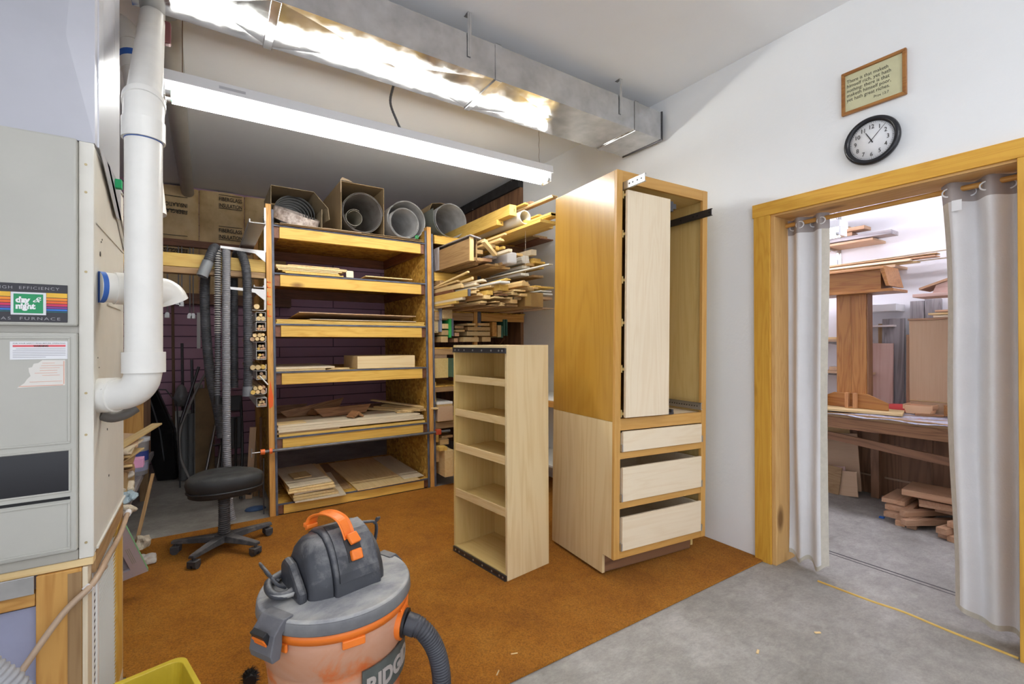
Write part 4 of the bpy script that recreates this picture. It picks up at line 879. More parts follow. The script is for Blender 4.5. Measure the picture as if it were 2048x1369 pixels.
# RIDGID name plate wrapped on the drum
def cylmap(th0, z0, rad, tilt=0.0):
    def f(x, y, z):
        a = R(th0)+x/rad; rr = rad+z; return Vector((rr*math.cos(a), rr*math.sin(a), z0+y+tilt*x))
    return f
Wv = vc.matrix_basis
def cm(th0, z0, rad, tilt=0.0):
    g = cylmap(th0, z0, rad, tilt); return lambda x, y, z: Wv @ g(x, y, z)
g = cylmap(-97, 0.0, 0.2335); rows = []
for j in range(5): rows.append([g(0.245*i/20, 0.205+0.105*j/4 if True else 0, 0) for i in range(21)])
npm = plain('name_plate_grey', (0.10, 0.11, 0.10), 0.6, vary=0.3, vscale=10)
np_ = MB().grid(rows, thick=0.006).build('name_plate', npm, vc, 0, True)
text('name_lettering', 'RIDGID', 0.072, None, plain('dusty_silver', (0.42, 0.37, 0.34), 0.6), np_, ext=0.001, width=0.225, bold=0.003, fn=cm(-94.5, 0.232, 0.235))
g2 = cylmap(-100, 0.345, 0.2335)
chev = [(0, 0.028), (0.012, 0.022), (0.028, 0.010), (0.052, 0.032), (0.066, 0.042), (0.066, 0.030), (0.03, -0.004), (0.0, 0.018)]
b = MB(); cf = [g2(x+0.02, y+0.03, 0.0) for x, y in chev]; cf2 = [g2(x+0.02, y+0.03, 0.0015) for x, y in chev]
# inlet and hose
IA = R(-52); dx, dy = math.cos(IA), math.sin(IA)
def rp_(r_, z): return (r_*dx, r_*dy, z)
MB().tube([rp_(0.222, 0.375), rp_(0.243, 0.373)], 0.054, 32).build('inlet_boss', orb, vc, local=True)
MB().tube([rp_(0.2435, 0.373), rp_(0.252, 0.372)], 0.046, 32).build('inlet_ring', blackp, vc, local=True)
hose = resample(catmull([rp_(0.235, 0.373), rp_(0.275, 0.368), rp_(0.315, 0.345), (0.315*dx+0.03, 0.315*dy-0.02, 0.285), (0.315*dx+0.045, 0.315*dy-0.035, 0.20), (0.315*dx+0.05, 0.315*dy-0.04, 0.05), (0.315*dx+0.03, 0.315*dy-0.10, 0.035), (0.1, -0.45, 0.035)], 30), 0.0022)
hosem = dusty('dusty_hose', (0.055, 0.057, 0.07), (0.04, 0.04, 0.048), (0.30, 0.29, 0.28), 14, 0.45, (0.72, 1.05), 0.7)
MB().tube([rp_(0.2525, 0.372), rp_(0.285, 0.363)], 0.036, 28).build('hose_cuff', hosem, vc, local=True)
MB().tube(hose[18:], lambda i, t: (0.0335 if i < 14 else 0.031)+0.0016*math.sin(i*2*PI/4), 26).build('vacuum_hose', hosem, vc, local=True)
# ---------------------------------------------------------------- doorway curtains
cur = plain('curtain_cloth', (0.74, 0.73, 0.74), 0.85, vary=0.05, vscale=6, bump=0.15, bscale=120)
hem = plain('linen_hem', (0.56, 0.52, 0.44), 0.9, vary=0.1, vscale=40)
rod = tag(MB().tube([(2.985, 0.4625, 2.066), (2.985, 1.4615, 2.056)], 0.013, 14).build('curtain_rod', wd('firpost', 'y')), 'round wooden curtain rod across the top of the doorway', 'rod')
def curtain(label, ya, yb, za, zb, yb2, nw, sgn, amp=0.028, zcurve=None):
    """ya fixed outer edge, yb inner edge at top, yb2 inner edge at the bottom"""
    t = thing('curtain', label, 'curtain', (2.985, (ya+yb)/2, za), group='doorway curtains')
    def P(u, v):   # u 0 outer..1 inner ; v 0 bottom..1 top
        e = yb+(yb2(v)-yb)*1.0
        y = ya+(e-ya)*u
        A = amp*(0.75+0.25*v)
        x = 2.985+A*math.sin(u*nw*2*PI+0.6)+0.010*math.sin(u*7+v*4)*(1-v)+0.006*math.sin(v*9+u*5)*(1-v)
        zb_ = za+(0.02*math.sin(u*nw*2*PI+1.5) if zcurve is None else zcurve(u))
        return (x, y, zb_+(zb-zb_)*v)
    nu, nv = 72, 36
    def strip(name, m, u0, u1, v0, v1, nu=nu, nv=nv, th=0.0025, off=0.0):
        rows = [[Vector(P(u0+(u1-u0)*i/nu, v0+(v1-v0)*j/nv))+Vector((off, 0, 0)) for i in range(nu+1)] for j in range(nv+1)]
        return MB().grid(rows, thick=th).build(name, m, t)
    strip('cloth', cur, 0.0, 0.88, 0.012, 0.955)
    strip('side_hem', hem, 0.88, 1.0, 0.012, 0.955, nu=8)
    th = strip('top_hem', plain('taupe_header', (0.36, 0.32, 0.31), 0.85), 0.0, 1.0, 0.955, 1.0, nv=4)
    strip('bottom_hem', hem, 0.0, 1.0, 0.0, 0.012, nv=2)
    for k in range(2*nw):
        u = (k+0.5)/(2*nw); p = Vector(P(u, 0.978)); b = MB()
        b.tube([p+Vector((0, 0.021*math.cos(a), 0.019*math.sin(a))) for a in [2*PI*i/24 for i in range(24)]], 0.0035, 8, closed=True)
        b.build('grommet', whitem, t)
    return t, P
curtain('left grey-white curtain, gathered narrow against the door jamb', 1.458, 1.245, 0.030, 2.088, lambda v: 1.238+0.010*math.sin(v*5), 2, 1)
t_, P_ = curtain('right grey-white curtain, wider, with a care tag at its top', 0.480, 0.742, 0.055, 2.094, lambda v: 0.742-0.035*math.sin(PI*(1-v)*0.55)-0.010*math.sin((1-v)*8), 2, -1, 0.036, lambda u: -0.035+0.055*u+0.012*math.sin(u*9))
bx('care_tag', paper, 2.938, 2.940, 0.655, 0.69, 1.955, 2.005, t_, 0)
# ---------------------------------------------------------------- near left corner: hose and bucket
p = resample(catmull([(-0.62, 1.5, 0.82), (-0.50, 1.5, 0.72), (-0.41, 1.5, 0.615), (-0.36, 1.5, 0.53), (-0.325, 1.49, 0.35), (-0.31, 1.45, 0.10), (-0.26, 1.35, 0.04), (0.0, 1.1, 0.037)], 30), 0.003)
tag(MB().tube(p, lambda i, t: 0.034+0.0022*math.sin(i*2*PI/4), 22).build('corrugated_hose', plain('light_grey_hose', (0.33, 0.33, 0.35), 0.5)), 'light grey corrugated hose drooping at the lower left corner', 'hose')
bk = thing('plastic_bucket', 'yellow rectangular plastic bucket, scuffed inside, at the bottom left', 'bucket', (-0.11, 1.655, 0.011))
yel = plain('yellow_plastic', (0.62, 0.47, 0.035), 0.4, vary=0.15, vscale=8)
def rr(w_, d_, r_, n=6):
    o = []
    for cx, cy, a0 in ((w_-r_, d_-r_, 0), (-w_+r_, d_-r_, 90), (-w_+r_, -d_+r_, 180), (w_-r_, -d_+r_, 270)):
        for k in range(n+1): a = R(a0+90*k/n); o.append((cx+r_*math.cos(a), cy+r_*math.sin(a)))
    return o
b = MB(); levels = [(0.085, 0.0), (0.112, 0.30), (0.124, 0.302), (0.124, 0.314), (0.108, 0.314), (0.083, 0.006)]
vs = []; Tb = Matrix.Translation((-0.135, 1.735, 0.011)) @ Matrix.Scale(0.93, 4, (0, 0, 1)) @ Matrix.Rotation(R(14), 4, 'Z')
for h, z in levels: vs += [(x, y, z) for x, y in rr(h*0.92, h*1.2, 0.035)]
n_ = 28; fs = [(j*n_+k, j*n_+(k+1) % n_, (j+1)*n_+(k+1) % n_, (j+1)*n_+k) for j in range(len(levels)-1) for k in range(n_)]+[tuple(range(n_))[::-1], tuple(range(5*n_, 6*n_))]
b.add(vs, fs, Tb, False).build('tub', yel, bk, 0.002)
bd = MB(); T0 = Matrix.Translation((0.145, 2.06, 0.045))
bb = thing('round_brush', 'round black bristle brush lying behind the shop vacuum', 'brush', (0.140, 2.07, 0.011))
MB().cyl((0.140, 2.045, 0.045), (0.140, 2.095, 0.045), 0.022, 20).build('brush_core', blackp, bb)
b = MB()
for k in range(420):
    a = random.uniform(0, 2*PI); y = random.uniform(2.045, 2.095); l = random.uniform(0.036, 0.041); c_, s_ = math.cos(a), math.sin(a)
    e = random.uniform(-0.004, 0.004)
    b.add([(0.140+0.02*c_, y, 0.045+0.02*s_), (0.140+0.02*c_-s_*0.0012, y+0.001, 0.045+0.02*s_+c_*0.0012), (0.140+l*c_, y+e, max(0.012, 0.046+l*s_))], [(0, 1, 2)])
tag(b.build('bristles', blackp, bb), None, None) if False else b.build('bristles', blackp, bb)
# ---------------------------------------------------------------- lumber on the open rack
LUMBER = [
(1.798,3.36,1.7272,0.0198,0.0559,1.5,'board','pineyellow',"thick yellow pine board with a blue-painted end, lowest at the pile's left",0,0),
(1.8071,3.5,1.8101,0.0284,0.0396,1.3,'moulding','pinepale','stepped pale moulding resting on the blue-ended pine board',0,0),
(1.801,3.65,1.7837,0.0249,0.0267,1.1,'board','reddark','short reddish board tucked beside the blue-ended pine board',0,0),
(1.812,3.77,1.8494,0.0378,0.0155,1.2,'board','scrap',"thin flat strip above the reddish board at the pile's left",0,0),
(1.813,3.92,1.8846,0.0387,0.0353,1.0,'block','old','weathered stub at the far left of the middle pile',0,0),
(1.8,3.38,1.9196,0.0198,0.0146,1.4,'stick','pinepale','long thin lath poking up over the left of the middle pile',0,5.0),
(1.8294,3.36,1.8644,0.0198,0.0206,1.3,'stick','pinepale','pale square lath with a light end just below the long thin lath',0,3.0),
(1.862,3.34,1.8179,0.0482,0.0215,1.3,'moulding','cream','cream moulding with a slanted cut end beside the white board',0,0),
(1.882,3.26,1.84,0.0439,0.0215,1.3,'moulding','cream','cream moulding, its slanted end touching the white painted board',0,0),
(1.8399,3.34,1.786,0.0361,0.0103,1.2,'stick','cream',"flat cream slat lying over the blue-ended board's tip",0,0),
(1.857,3.33,1.7678,0.0361,0.0103,1.2,'stick','pinepale','tan slat directly under the flat cream slat',0,0),
(1.829,3.33,1.7466,0.0404,0.0206,1.2,'block','pinepale','squared pine stick with a split end, left middle of the pile',0,0),
(1.99,3.12,1.8193,0.0972,0.0172,1.5,'board','white','white-painted flat board lying across the middle of the pile',0,0),
(2.048,3.16,1.854,0.0542,0.0138,1.4,'moulding','pineyellow','round-nosed yellow moulding lying above the white-painted board',0,1.0),
(2.0282,3.2,1.7697,0.0912,0.049,1.4,'beam','pineyellow','thick yellow pine length under the white-painted board',0,0),
(2.194,3.12,1.81,0.0783,0.0456,1.4,'moulding','scrap','wide casing moulding with a rounded lip, right of the white board',0,0),
(2.034,3.22,1.729,0.092,0.0172,1.3,'board','darkply','dark brown flat board among the pale sticks of the middle pile',0,0),
(2.162,3.16,1.767,0.1109,0.0146,1.3,'board','pinepale','pale flat strip below the wide casing moulding',0,0),
(2.258,3.14,1.7773,0.0619,0.0146,1.3,'stick','scrap','tan flat stick right of the pale strip, above the taped carton',0,0),
(2.2961,3.12,1.7922,0.0447,0.0138,1.3,'stick','scrap','narrow tan stick ending closest to the tall cabinet',0,0),
(2.005,3.22,1.707,0.1075,0.0172,1.2,'moulding','pinepale',"wide pale moulding with a curled profile at the pile's centre",0,0),
(1.922,3.28,1.7021,0.0568,0.0318,1.2,'block','pinepale','short pine offcut with a square end, centre bottom of the pile',0,0),
(1.992,3.24,1.6751,0.049,0.0103,1.2,'stick','scrap','thin tan slat under the curled moulding',0,0),
(2.033,3.22,1.6617,0.0413,0.0138,1.2,'moulding','scrap','small hooked moulding just under the thin tan slat',0,0),
(2.0312,3.22,1.6475,0.0378,0.0146,1.2,'moulding','pinepale',"lowest hooked moulding at the pile's centre",0,0),
(1.9798,3.26,1.648,0.0654,0.0103,1.2,'stick','old','brown slat at the bottom centre of the pile',0,0),
(1.897,3.32,1.6559,0.0645,0.0138,1.2,'board','old','brown thin board on the shelf under the square-ended offcut',0,0),
(2.128,3.2,1.6703,0.0688,0.0318,1.2,'block','scrap','reddish-edged tan block left of the taped carton',0,0),
(2.181,3.22,1.7024,0.0783,0.0258,1.1,'carton','card','flattened brown cardboard carton end in the middle pile',0,0),
(2.148,3.26,1.648,0.1118,0.0181,1.1,'board','old','flat brown board along the shelf edge below the taped carton',0,0),
(1.863,3.6,1.688,0.0834,0.0146,0.9,'board','old','thin brown board along the shelf at the far left, under the blue-ended one',0,0),
(2.538,3.3,1.798,0.1256,0.0112,1.5,'board','white','topmost white panel edge of the stack beside the tall cabinet',0,0),
(2.55,3.3,1.772,0.1264,0.0146,1.5,'board','white','second white panel edge of the stack beside the tall cabinet',0,0),
(2.565,3.32,1.731,0.117,0.0232,1.5,'board','mdf','tan panel edge under the two white panels beside the cabinet',0,0),
(2.561,3.3,1.648,0.1264,0.008,1.5,'board','mdf','bottom panel edge of the stack beside the tall cabinet',0,0),
(2.587,3.34,1.837,0.1471,0.0155,1.5,'board','pineyellow','yellow fluted board lying over the white panels beside the cabinet',0,0),
(1.944,3.34,2.183,0.0447,0.0249,1.3,'moulding','pinepale',"pale crown moulding end level with the old drawer's top",0,0),
(1.827,3.4,2.2173,0.0645,0.0181,0.6,'board','scrap','short flat plank across the top of the old drawer',-28.0,0),
(2.013,3.2,2.173,0.0456,0.0241,1.4,'moulding','scrap','wide moulding with a notched end right of the crown moulding',0,0),
(2.034,3.18,2.221,0.0249,0.0138,1.4,'stick','pinepale','upper thin moulding ending above the notched one',0,0),
(2.055,3.14,2.0783,0.037,0.0241,1.5,'board','cream','long straight board with a clean white-cut end, mid upper pile',0,0),
(2.0661,3.36,2.133,0.0344,0.0327,1.0,'block','pineyellow','square yellow block behind the long white-cut board',0,0),
(2.0969,3.3,2.135,0.0258,0.0215,1.0,'block','pineyellow','small yellow block right of the square yellow block',0,0),
(2.168,3.36,2.1143,0.0439,0.0146,1.0,'stick','pineyellow','short yellow slat under the long white-cut board',0,0),
(2.019,3.36,2.0603,0.0843,0.0181,1.0,'board','grey','grey weathered slat below the long white-cut board',0,0),
(1.874,3.36,2.0236,0.1058,0.0249,1.1,'board','old',"brown plank on edge right of the old drawer's lower corner",0,0),
(2.0482,3.42,2.0075,0.129,0.0146,1.0,'moulding','old','bundle-end of brown ribbed moulding on the upper shelf',0,0),
(2.181,3.5,2.0036,0.1978,0.0155,1.0,'board','scrap','wide thin panel on the upper shelf left of the grey box',-8.0,0),
(2.133,3.55,2.0127,0.16,0.0112,1.0,'board','cream','pale wide panel under the wide thin panel on the upper shelf',-8.0,0),
(2.202,2.8,1.938,0.0378,0.0086,1.7,'stick','white','long thin white corner moulding reaching furthest out of the rack',0,0),
(2.45,3.36,2.1271,0.0576,0.0499,1.0,'post','cream','short white-painted post lying endwise on the white slabs',0,0),
(2.394,3.42,2.1042,0.0851,0.0232,0.9,'block','white','first white slab of the stack on the upper shelf, at its top',0,0),
(2.399,3.42,2.0811,0.0851,0.0232,0.9,'block','white','second white slab of the stack on the upper shelf',0,0),
(2.405,3.42,2.0125,0.0851,0.0232,0.9,'block','white','third white slab of the stack on the upper shelf',0,0),
(2.405,3.42,2.0582,0.0808,0.0232,0.9,'block','white','fourth white slab of the stack on the upper shelf',0,0),
(2.3931,3.42,1.946,0.0894,0.0232,0.9,'block','white','fifth white slab, lowest of the stack on the upper shelf',0,0),
(2.513,3.4,2.0779,0.0877,0.031,1.0,'board','pineyellow','yellow board end right of the white slabs',0,0),
(2.518,3.36,2.0584,0.1161,0.0198,1.0,'board','pineyellow','lower split yellow board right of the white slabs',0,0),
(2.496,3.36,1.932,0.1152,0.0189,1.0,'board','old','brown board on the shelf below the split yellow board',0,0),
(2.134,3.22,2.4022,0.0688,0.0894,1.7,'beam','pineyellow','hollow boxed pine beam with a slotted end on the top shelf',0,0),
(2.258,3.2,2.5087,0.0439,0.0181,1.9,'moulding','pineyellow','long half-round pine strip lying above the boxed beam',0,0),
(2.344,3.24,2.5315,0.0456,0.0292,1.6,'board','redoak','reddish rough strip right of the half-round strip on the top shelf',0,0),
(2.338,3.4,2.5086,0.0559,0.0232,1.4,'board','white','white strip between the boxed beam and reddish strip',0,0),
(2.34,3.1,2.3971,0.0714,0.0181,1.5,'moulding','pineyellow','bundle of narrow yellow moulding right of the white tube',0,0),
(2.291,2.86,2.4803,0.043,0.0129,2.0,'board','old','brown board topmost of the long stack running behind the cabinet',0,0),
(2.307,2.88,2.4928,0.0602,0.0163,2.0,'board','pinepale','thin pale board second in the long stack behind the cabinet',0,0),
(2.308,2.88,2.3409,0.0783,0.0206,2.0,'board','pineyellow','yellow board third in the long stack behind the cabinet',0,0),
(2.307,2.88,2.3453,0.0774,0.0206,2.0,'board','pineyellow','yellow board fourth in the long stack behind the cabinet',0,0),
(2.307,2.88,2.35,0.086,0.0198,2.0,'board','pineyellow','yellow board fifth in the long stack behind the cabinet',0,0),
(2.279,2.92,2.292,0.1729,0.0241,2.0,'board','pineyellow','wide yellow board at the bottom of the long stack behind the cabinet',0,0),
(2.519,3.25,2.358,0.1247,0.0267,1.7,'board','pineyellow','lone yellow board under the long stack near the wall',0,0),
(2.699,3.6,2.358,0.1754,0.0206,1.3,'board','old','brown board under the lone yellow board near the wall',0,0),
(1.8075,4.04,1.4392,0.0439,0.2262,0.9,'board','pinepale','pale upright board with a scrawled mark at the left of the third shelf',0,0),
(1.8371,3.99,1.449,0.0163,0.2322,0.9,'board','bluegrey','grey-blue edged board beside the scrawled pale board',0,0),
(1.8962,3.98,1.5721,0.1023,0.0843,0.9,'block','pinepale','pale block topmost over three stacked blocks, third shelf',0,0),
(1.8802,4.0,1.478,0.0705,0.0482,0.9,'block','pinepale','pale block just under the topmost overhanging block',0,0),
(1.8801,4.0,1.417,0.0705,0.0482,0.9,'block','scrap','middle pale block with a dark crack beside the green edge',0,0),
(1.874,4.0,1.351,0.0714,0.0559,0.9,'block','scrap','bottom pale block beside the green-edged board',0,0),
(1.9265,3.98,1.3946,0.0232,0.178,0.9,'board','green','narrow bright green edged board standing on the third shelf',0,0),
(1.9586,4.0,1.409,0.0232,0.1711,0.9,'board','bluegrey','dull blue board edge right of the bright green edge',0,0),
(2.032,4.0,1.4811,0.092,0.0292,0.7,'block','old','brown offcut topmost of the small stack right of the blue edge',0,0),
(2.027,3.97,1.451,0.092,0.0206,0.7,'block','scrap','offcut with a blue-painted face in the small stack',0,0),
(2.006,4.0,1.409,0.0456,0.0335,0.7,'block','redoak','reddish square offcut low in the small stack',0,0),
(2.004,4.02,1.352,0.0413,0.037,0.7,'block','redoak','reddish offcut at the bottom of the small stack',0,0),
(2.109,3.9,1.5109,0.0834,0.0198,0.8,'block','pinepale','flat pale offcut lying on top of the long blocks',0,0),
(2.303,4.0,1.514,0.1273,0.0258,0.8,'block','scrap','tan offcut lying on the long blocks, behind the flat pale one',0,0),
(2.248,4.0,1.464,0.2511,0.0378,0.8,'beam','scrap',"upper long tan block of the third shelf's middle",0,0),
(2.231,3.98,1.414,0.2597,0.0421,0.8,'beam','pinepale',"lower long pale block of the third shelf's middle",0,0),
(2.136,3.96,1.355,0.1686,0.0456,0.8,'block','pinepale','pale block with a cleat end under the long pale block',0,0),
(2.33,4.0,1.356,0.0989,0.0473,0.8,'block','scrap','tan block right of the cleat-ended block',0,0),
(2.412,3.98,1.411,0.0507,0.1419,0.8,'block','firpost','orange-brown upright block left of the green glass edges',0,0),
(2.4813,4.0,1.401,0.0421,0.1221,0.8,'board','pinepale','pale upright board between the orange block and green edges',0,0),
(2.5137,4.0,1.396,0.0215,0.1221,0.8,'panel','glassgreen','short dark green upright panel edge',0,0),
(2.542,4.0,1.417,0.0215,0.166,0.8,'panel','glassgreen','taller dark green upright panel edge',0,0),
(2.572,4.0,1.417,0.0163,0.1668,0.8,'panel','glassgreen','outermost dark green upright panel edge',0,0),
(1.8612,4.05,1.0134,0.1514,0.1875,0.7,'board','birchyellow','wide pale panel offcut with a green edge, fourth shelf',0,0),
(1.862,4.05,1.2016,0.1238,0.0533,0.7,'board','mdf','tan offcut behind the top of the wide pale panel',0,0),
(1.946,3.95,1.023,0.0181,0.1772,0.7,'board','glassgreen','thin green-edged board at the right of the wide pale panel',0,0),
(1.879,4.0,0.7693,0.1591,0.0206,0.8,'board','white','white board lying over the slanted panel, fifth shelf',0,0),
(1.879,4.0,0.749,0.1591,0.0206,0.8,'board','scrap','tan board just below the white board, fifth shelf',0,0),
(1.879,3.99,0.6125,0.1591,0.1367,0.8,'board','mdf','broad smooth panel on edge on the fifth shelf',0,0),
(1.803,4.06,0.7897,0.0224,0.1858,0.8,'stick','pineyellow','upright yellow stick against the rack side, fifth shelf',0,0),
(1.813,4.05,0.4094,0.0447,0.1367,0.3,'post','pineyellow','upright pale cut-off at the far left under the lumber bay',0,0),
(1.8139,4.06,0.22,0.0568,0.1213,0.3,'block','pinepale','notched pale block below the upright cut-off',0,0),
(1.8853,3.93,0.1029,0.0869,0.2451,0.25,'post','pinepale','tall squared maple post standing on the floor under the lumber bay',0,0),
(1.833,3.94,0.3479,0.0783,0.0353,0.25,'block','pineyellow','square cap block on top of the squared maple post',0,0),
(1.9485,3.94,0.116,0.0404,0.2004,0.25,'post','scrap','tan post standing right of the squared maple post',0,0),
(1.881,4.02,0.3838,0.0886,0.0525,0.4,'block','scrap','tan block behind the cap block',0,0),
(1.931,4.06,0.4361,0.1178,0.0241,0.5,'board','old','brown board lying behind the stacked blocks',0,0),
(1.805,3.59,1.6838,0.0327,0.0224,1.2,'board','pineyellow','yellow slat with a grooved edge above the blue-ended pine board',0,0),
(1.807,3.69,1.6652,0.0292,0.0189,1.1,'board','scrap','narrow tan slat between the grooved yellow slat and the thin brown board',0,0),
(1.873,3.3,1.728,0.0404,0.0249,1.2,'moulding','scrap','stained moulding just right of the squared split-end stick',0,0),
(1.946,3.28,1.738,0.0576,0.0353,1.3,'beam','pineyellow','square yellow length between the split-end stick and the thick yellow one',0,0),
(1.906,3.31,1.6703,0.0568,0.0181,1.1,'board','pinepale','pale lath under the short square-ended offcut',0,0),
(1.9618,3.27,1.799,0.0404,0.0172,1.3,'stick','pinepale','pale lath lying left of the thick yellow pine length',0,0),
(2.125,3.18,1.738,0.0688,0.0284,1.2,'moulding','pinepale','pale moulding below the right end of the thick yellow length',0,0),
(2.088,3.2,1.7027,0.0507,0.0181,1.2,'stick','scrap','tan stick above the reddish-edged tan block',0,0),
(2.194,3.15,1.7288,0.0688,0.0215,1.2,'board','scrap','tan slat over the top of the taped carton',0,0),
(2.2469,3.14,1.7915,0.0525,0.0181,1.2,'stick','pinepale',"pale stick lying on the taped carton's right side",0,0),
(2.316,3.12,1.8066,0.0628,0.0146,1.3,'board','pineyellow','thin yellow strip between the casing moulding and cabinet',0,0),
(1.805,3.47,1.706,0.0318,0.0215,1.2,'stick','cream',"cream stick with a rough end over the blue-ended board's middle",0,0),
(1.8026,3.56,1.8646,0.0327,0.0181,1.2,'moulding','scrap','tan moulding rising to the right at the upper left of the middle pile',0,2.0),
(2.005,3.22,1.752,0.049,0.0172,1.2,'stick','old','brown stick directly under the white-painted board',0,0),
(1.909,3.38,2.086,0.0576,0.0327,1.0,'board','scrap',"tan board right of the old drawer's upper edge",0,0),
(2.007,3.34,2.144,0.0585,0.0258,1.0,'board','pinepale','pale board behind the notched moulding on the upper shelf',0,0),
(1.993,3.4,2.0346,0.0929,0.0258,1.0,'board','redoak','reddish flat board at the centre of the upper pile',0,0),
(2.131,3.42,2.007,0.1058,0.0224,1.0,'board','scrap','tan flat board just above the wide thin panel',0,0),
(2.143,3.36,2.0125,0.0611,0.0215,1.0,'stick','old','brown square stick left of the pale grey box',0,0),
(1.918,3.5,2.0125,0.0843,0.0215,0.9,'board','old','thin brown board on the shelf under the old drawer',0,0),
(2.285,3.34,2.101,0.0636,0.0224,1.0,'stick','scrap','tan stick end over the pale grey box',0,0),
(2.446,3.4,2.0354,0.0757,0.0232,1.0,'board','scrap','tan board end just right of the third white slab',0,0),
(2.517,3.36,2.0125,0.0877,0.0198,1.0,'board','pineyellow','thin yellow board nearest the wall on the upper shelf',0,0),
(2.119,3.4,2.3575,0.0697,0.0447,1.5,'beam','pineyellow','shorter yellow beam tucked left under the boxed pine beam',0,0),
(2.293,3.2,2.3491,0.0989,0.0292,1.6,'board','pineyellow','broad yellow board under the white plastic tube',0,0),
(2.293,3.35,2.3575,0.1178,0.0224,1.5,'board','pineyellow','lower yellow board below the boxed pine beam',0,0),
]
EXTRA = {'white': white, 'glassgreen': plain('green_glass_edge', (0.03, 0.12, 0.09), 0.3), 'green': plain('green_paint', (0.03, 0.42, 0.10), 0.5),
         'bluegrey': plain('blue_grey_paint', (0.20, 0.22, 0.30), 0.7), 'card': card}
whiteboard = plain('white_board', (0.78, 0.78, 0.76), 0.6); EXTRA['white'] = whiteboard
for X, Y, z, w_, h, L_, nme, pal, lab, yaw, pit in LUMBER:
    mat = EXTRA.get(pal) or wd(pal, 'y')
    w2, b = w_/2, MB()
    if nme == 'moulding':
        pr_ = [(-w2, 0), (w2, 0), (w2, h*0.35), (w2*0.7, h*0.42), (w2*0.55, h*0.8), (w2*0.1, h*0.7), (-w2*0.4, h), (-w2*0.75, h*0.95), (-w2, h*0.55)]
    elif nme == 'carton': pr_ = [(-w2, 0), (w2*0.6, 0), (w2, h*0.5), (w2*0.7, h), (-w2*0.8, h), (-w2, h*0.6)]
    else: pr_ = [(-w2, 0), (w2, 0), (w2, h), (-w2, h)]
    L_ = max(0.2, min(L_, 5.08-Y)) if z > 0.5 else L_
    b.prism(pr_, 0, L_, 'y')
    o = b.build(nme, mat, None, min(0.002, h*0.12), True); o.location = (X, Y, z)
    o.rotation_euler = (R(-pit), 0, R(yaw)); tag(o, lab, nme)
    if 'blue-painted end' in lab: bx('painted_end', blue, -w2-0.001, w2+0.001, -0.0015, 0.012, -0.0003, h+0.0008, o, 0, True)
    if 'scrawled' in lab:
        text('scrawl', 'N', 0.03, frameT((-0.014, -0.0006, 0.10), (1, 0, 0), (0, 0, 1)), ink, None).parent = o
        bpy.data.objects['scrawl'].location = (0, 0, 0)
    if 'boxed pine beam' in lab: bx('end_slot', blackp, w2*0.25, w2*0.4, -0.001, 0.0, h*0.35, h*0.65, o, 0, True)
def part(nme, mat, par, **k): return None
# long rack things built one by one
t = thing('wooden_box', 'old brown wooden drawer pulled half out on the upper shelf, left face showing', 'drawer', (1.93, 3.66, 2.014))
T = Matrix.Translation((1.80, 3.36, 2.015))
def dbx(n, m, *a): return MB().box(*a, T).build(n, m, t, 0.002)
dbx('drawer_side', wd('old', 'y'), 0, 0.012, 0, 0.66, 0, 0.185); dbx('drawer_side', wd('old', 'y'), 0.06, 0.072, 0, 0.66, 0, 0.185)
dbx('drawer_front', wd('scrap', 'z'), -0.004, 0.030, -0.018, -0.0005, -0.001, 0.20); dbx('drawer_back', wd('old', 'z'), 0.0125, 0.0595, 0.645, 0.66, 0, 0.185)
dbx('drawer_bottom', wd('old', 'y'), 0.0125, 0.0595, 0.0005, 0.6445, 0.006, 0.012)
o = board('board', 'thin grey plank leaning along the top edge of the old drawer', 'board', (1.86, 3.72, 2.222), (0.10, 0.8, 0.012), 'grey', (2, 12, -3))
o = board('board', 'slanting pale brace propped between the old drawer and long white-cut board', 'board', (1.965, 3.32, 2.128), (0.16, 0.05, 0.022), 'pinepale', (0, 38, 8))
o = board('board', 'weathered upright plank at the rack side, left of the old drawer', 'board', (1.795, 4.0, 2.12), (0.014, 0.10, 0.21), 'grey')
bx('storage_box', plain('grey_laminate', (0.45, 0.44, 0.46), 0.5), 2.115, 2.215, 3.28, 3.80, 2.014, 2.112, bevel=0.012)
tag(bpy.data.objects['storage_box'], 'pale grey box with rounded corners on the upper lumber shelf', 'box')
cb_ = thing('cardboard_carton', 'long brown taped cardboard carton at the right end of the middle pile', 'box', (2.37, 3.5, 1.65))
bx('carton_body', plain('brown_carton', (0.40, 0.25, 0.09), 0.75, vary=0.1, vscale=9), 2.25, 2.445, 3.22, 4.0, 1.652, 1.775, cb_)
bx('packing_tape', plain('clear_tape', (0.45, 0.30, 0.10), 0.2), 2.255, 2.315, 3.2175, 3.2195, 1.66, 1.768, cb_, 0)
tb = MB().tube([(2.243, 3.20, 2.400), (2.243, 4.9, 2.424)], 0.058, 32, inner=0.88)
tag(tb.build('plastic_tube', plain('white_pvc', (0.70, 0.68, 0.62), 0.35)), 'open white plastic tube lying on the top of the lumber rack', 'tube')
tag(MB().tube([(2.26, 3.22, 2.36), (2.26, 3.222, 1.9)], 0.0012, 5).build('string', plain('string', (0.7, 0.6, 0.5), 0.8)), 'thin string hanging down from the white plastic tube', 'string')
b = MB(); b.add([(2.69, 3.6, 2.36), (2.69, 4.9, 2.36), (2.86, 4.9, 2.36), (2.86, 3.6, 2.36), (2.69, 3.6, 2.35), (2.69, 4.9, 2.35), (2.86, 4.9, 2.35), (2.86, 3.6, 2.35)], [(0, 1, 2, 3), (4, 5, 6, 7), (0, 1, 5, 4), (1, 2, 6, 5), (2, 3, 7, 6), (3, 0, 4, 7)])
tag(b.build('board', wd('reddark', 'y')), 'thin reddish panel against the wall beside the topmost lumber', 'board')
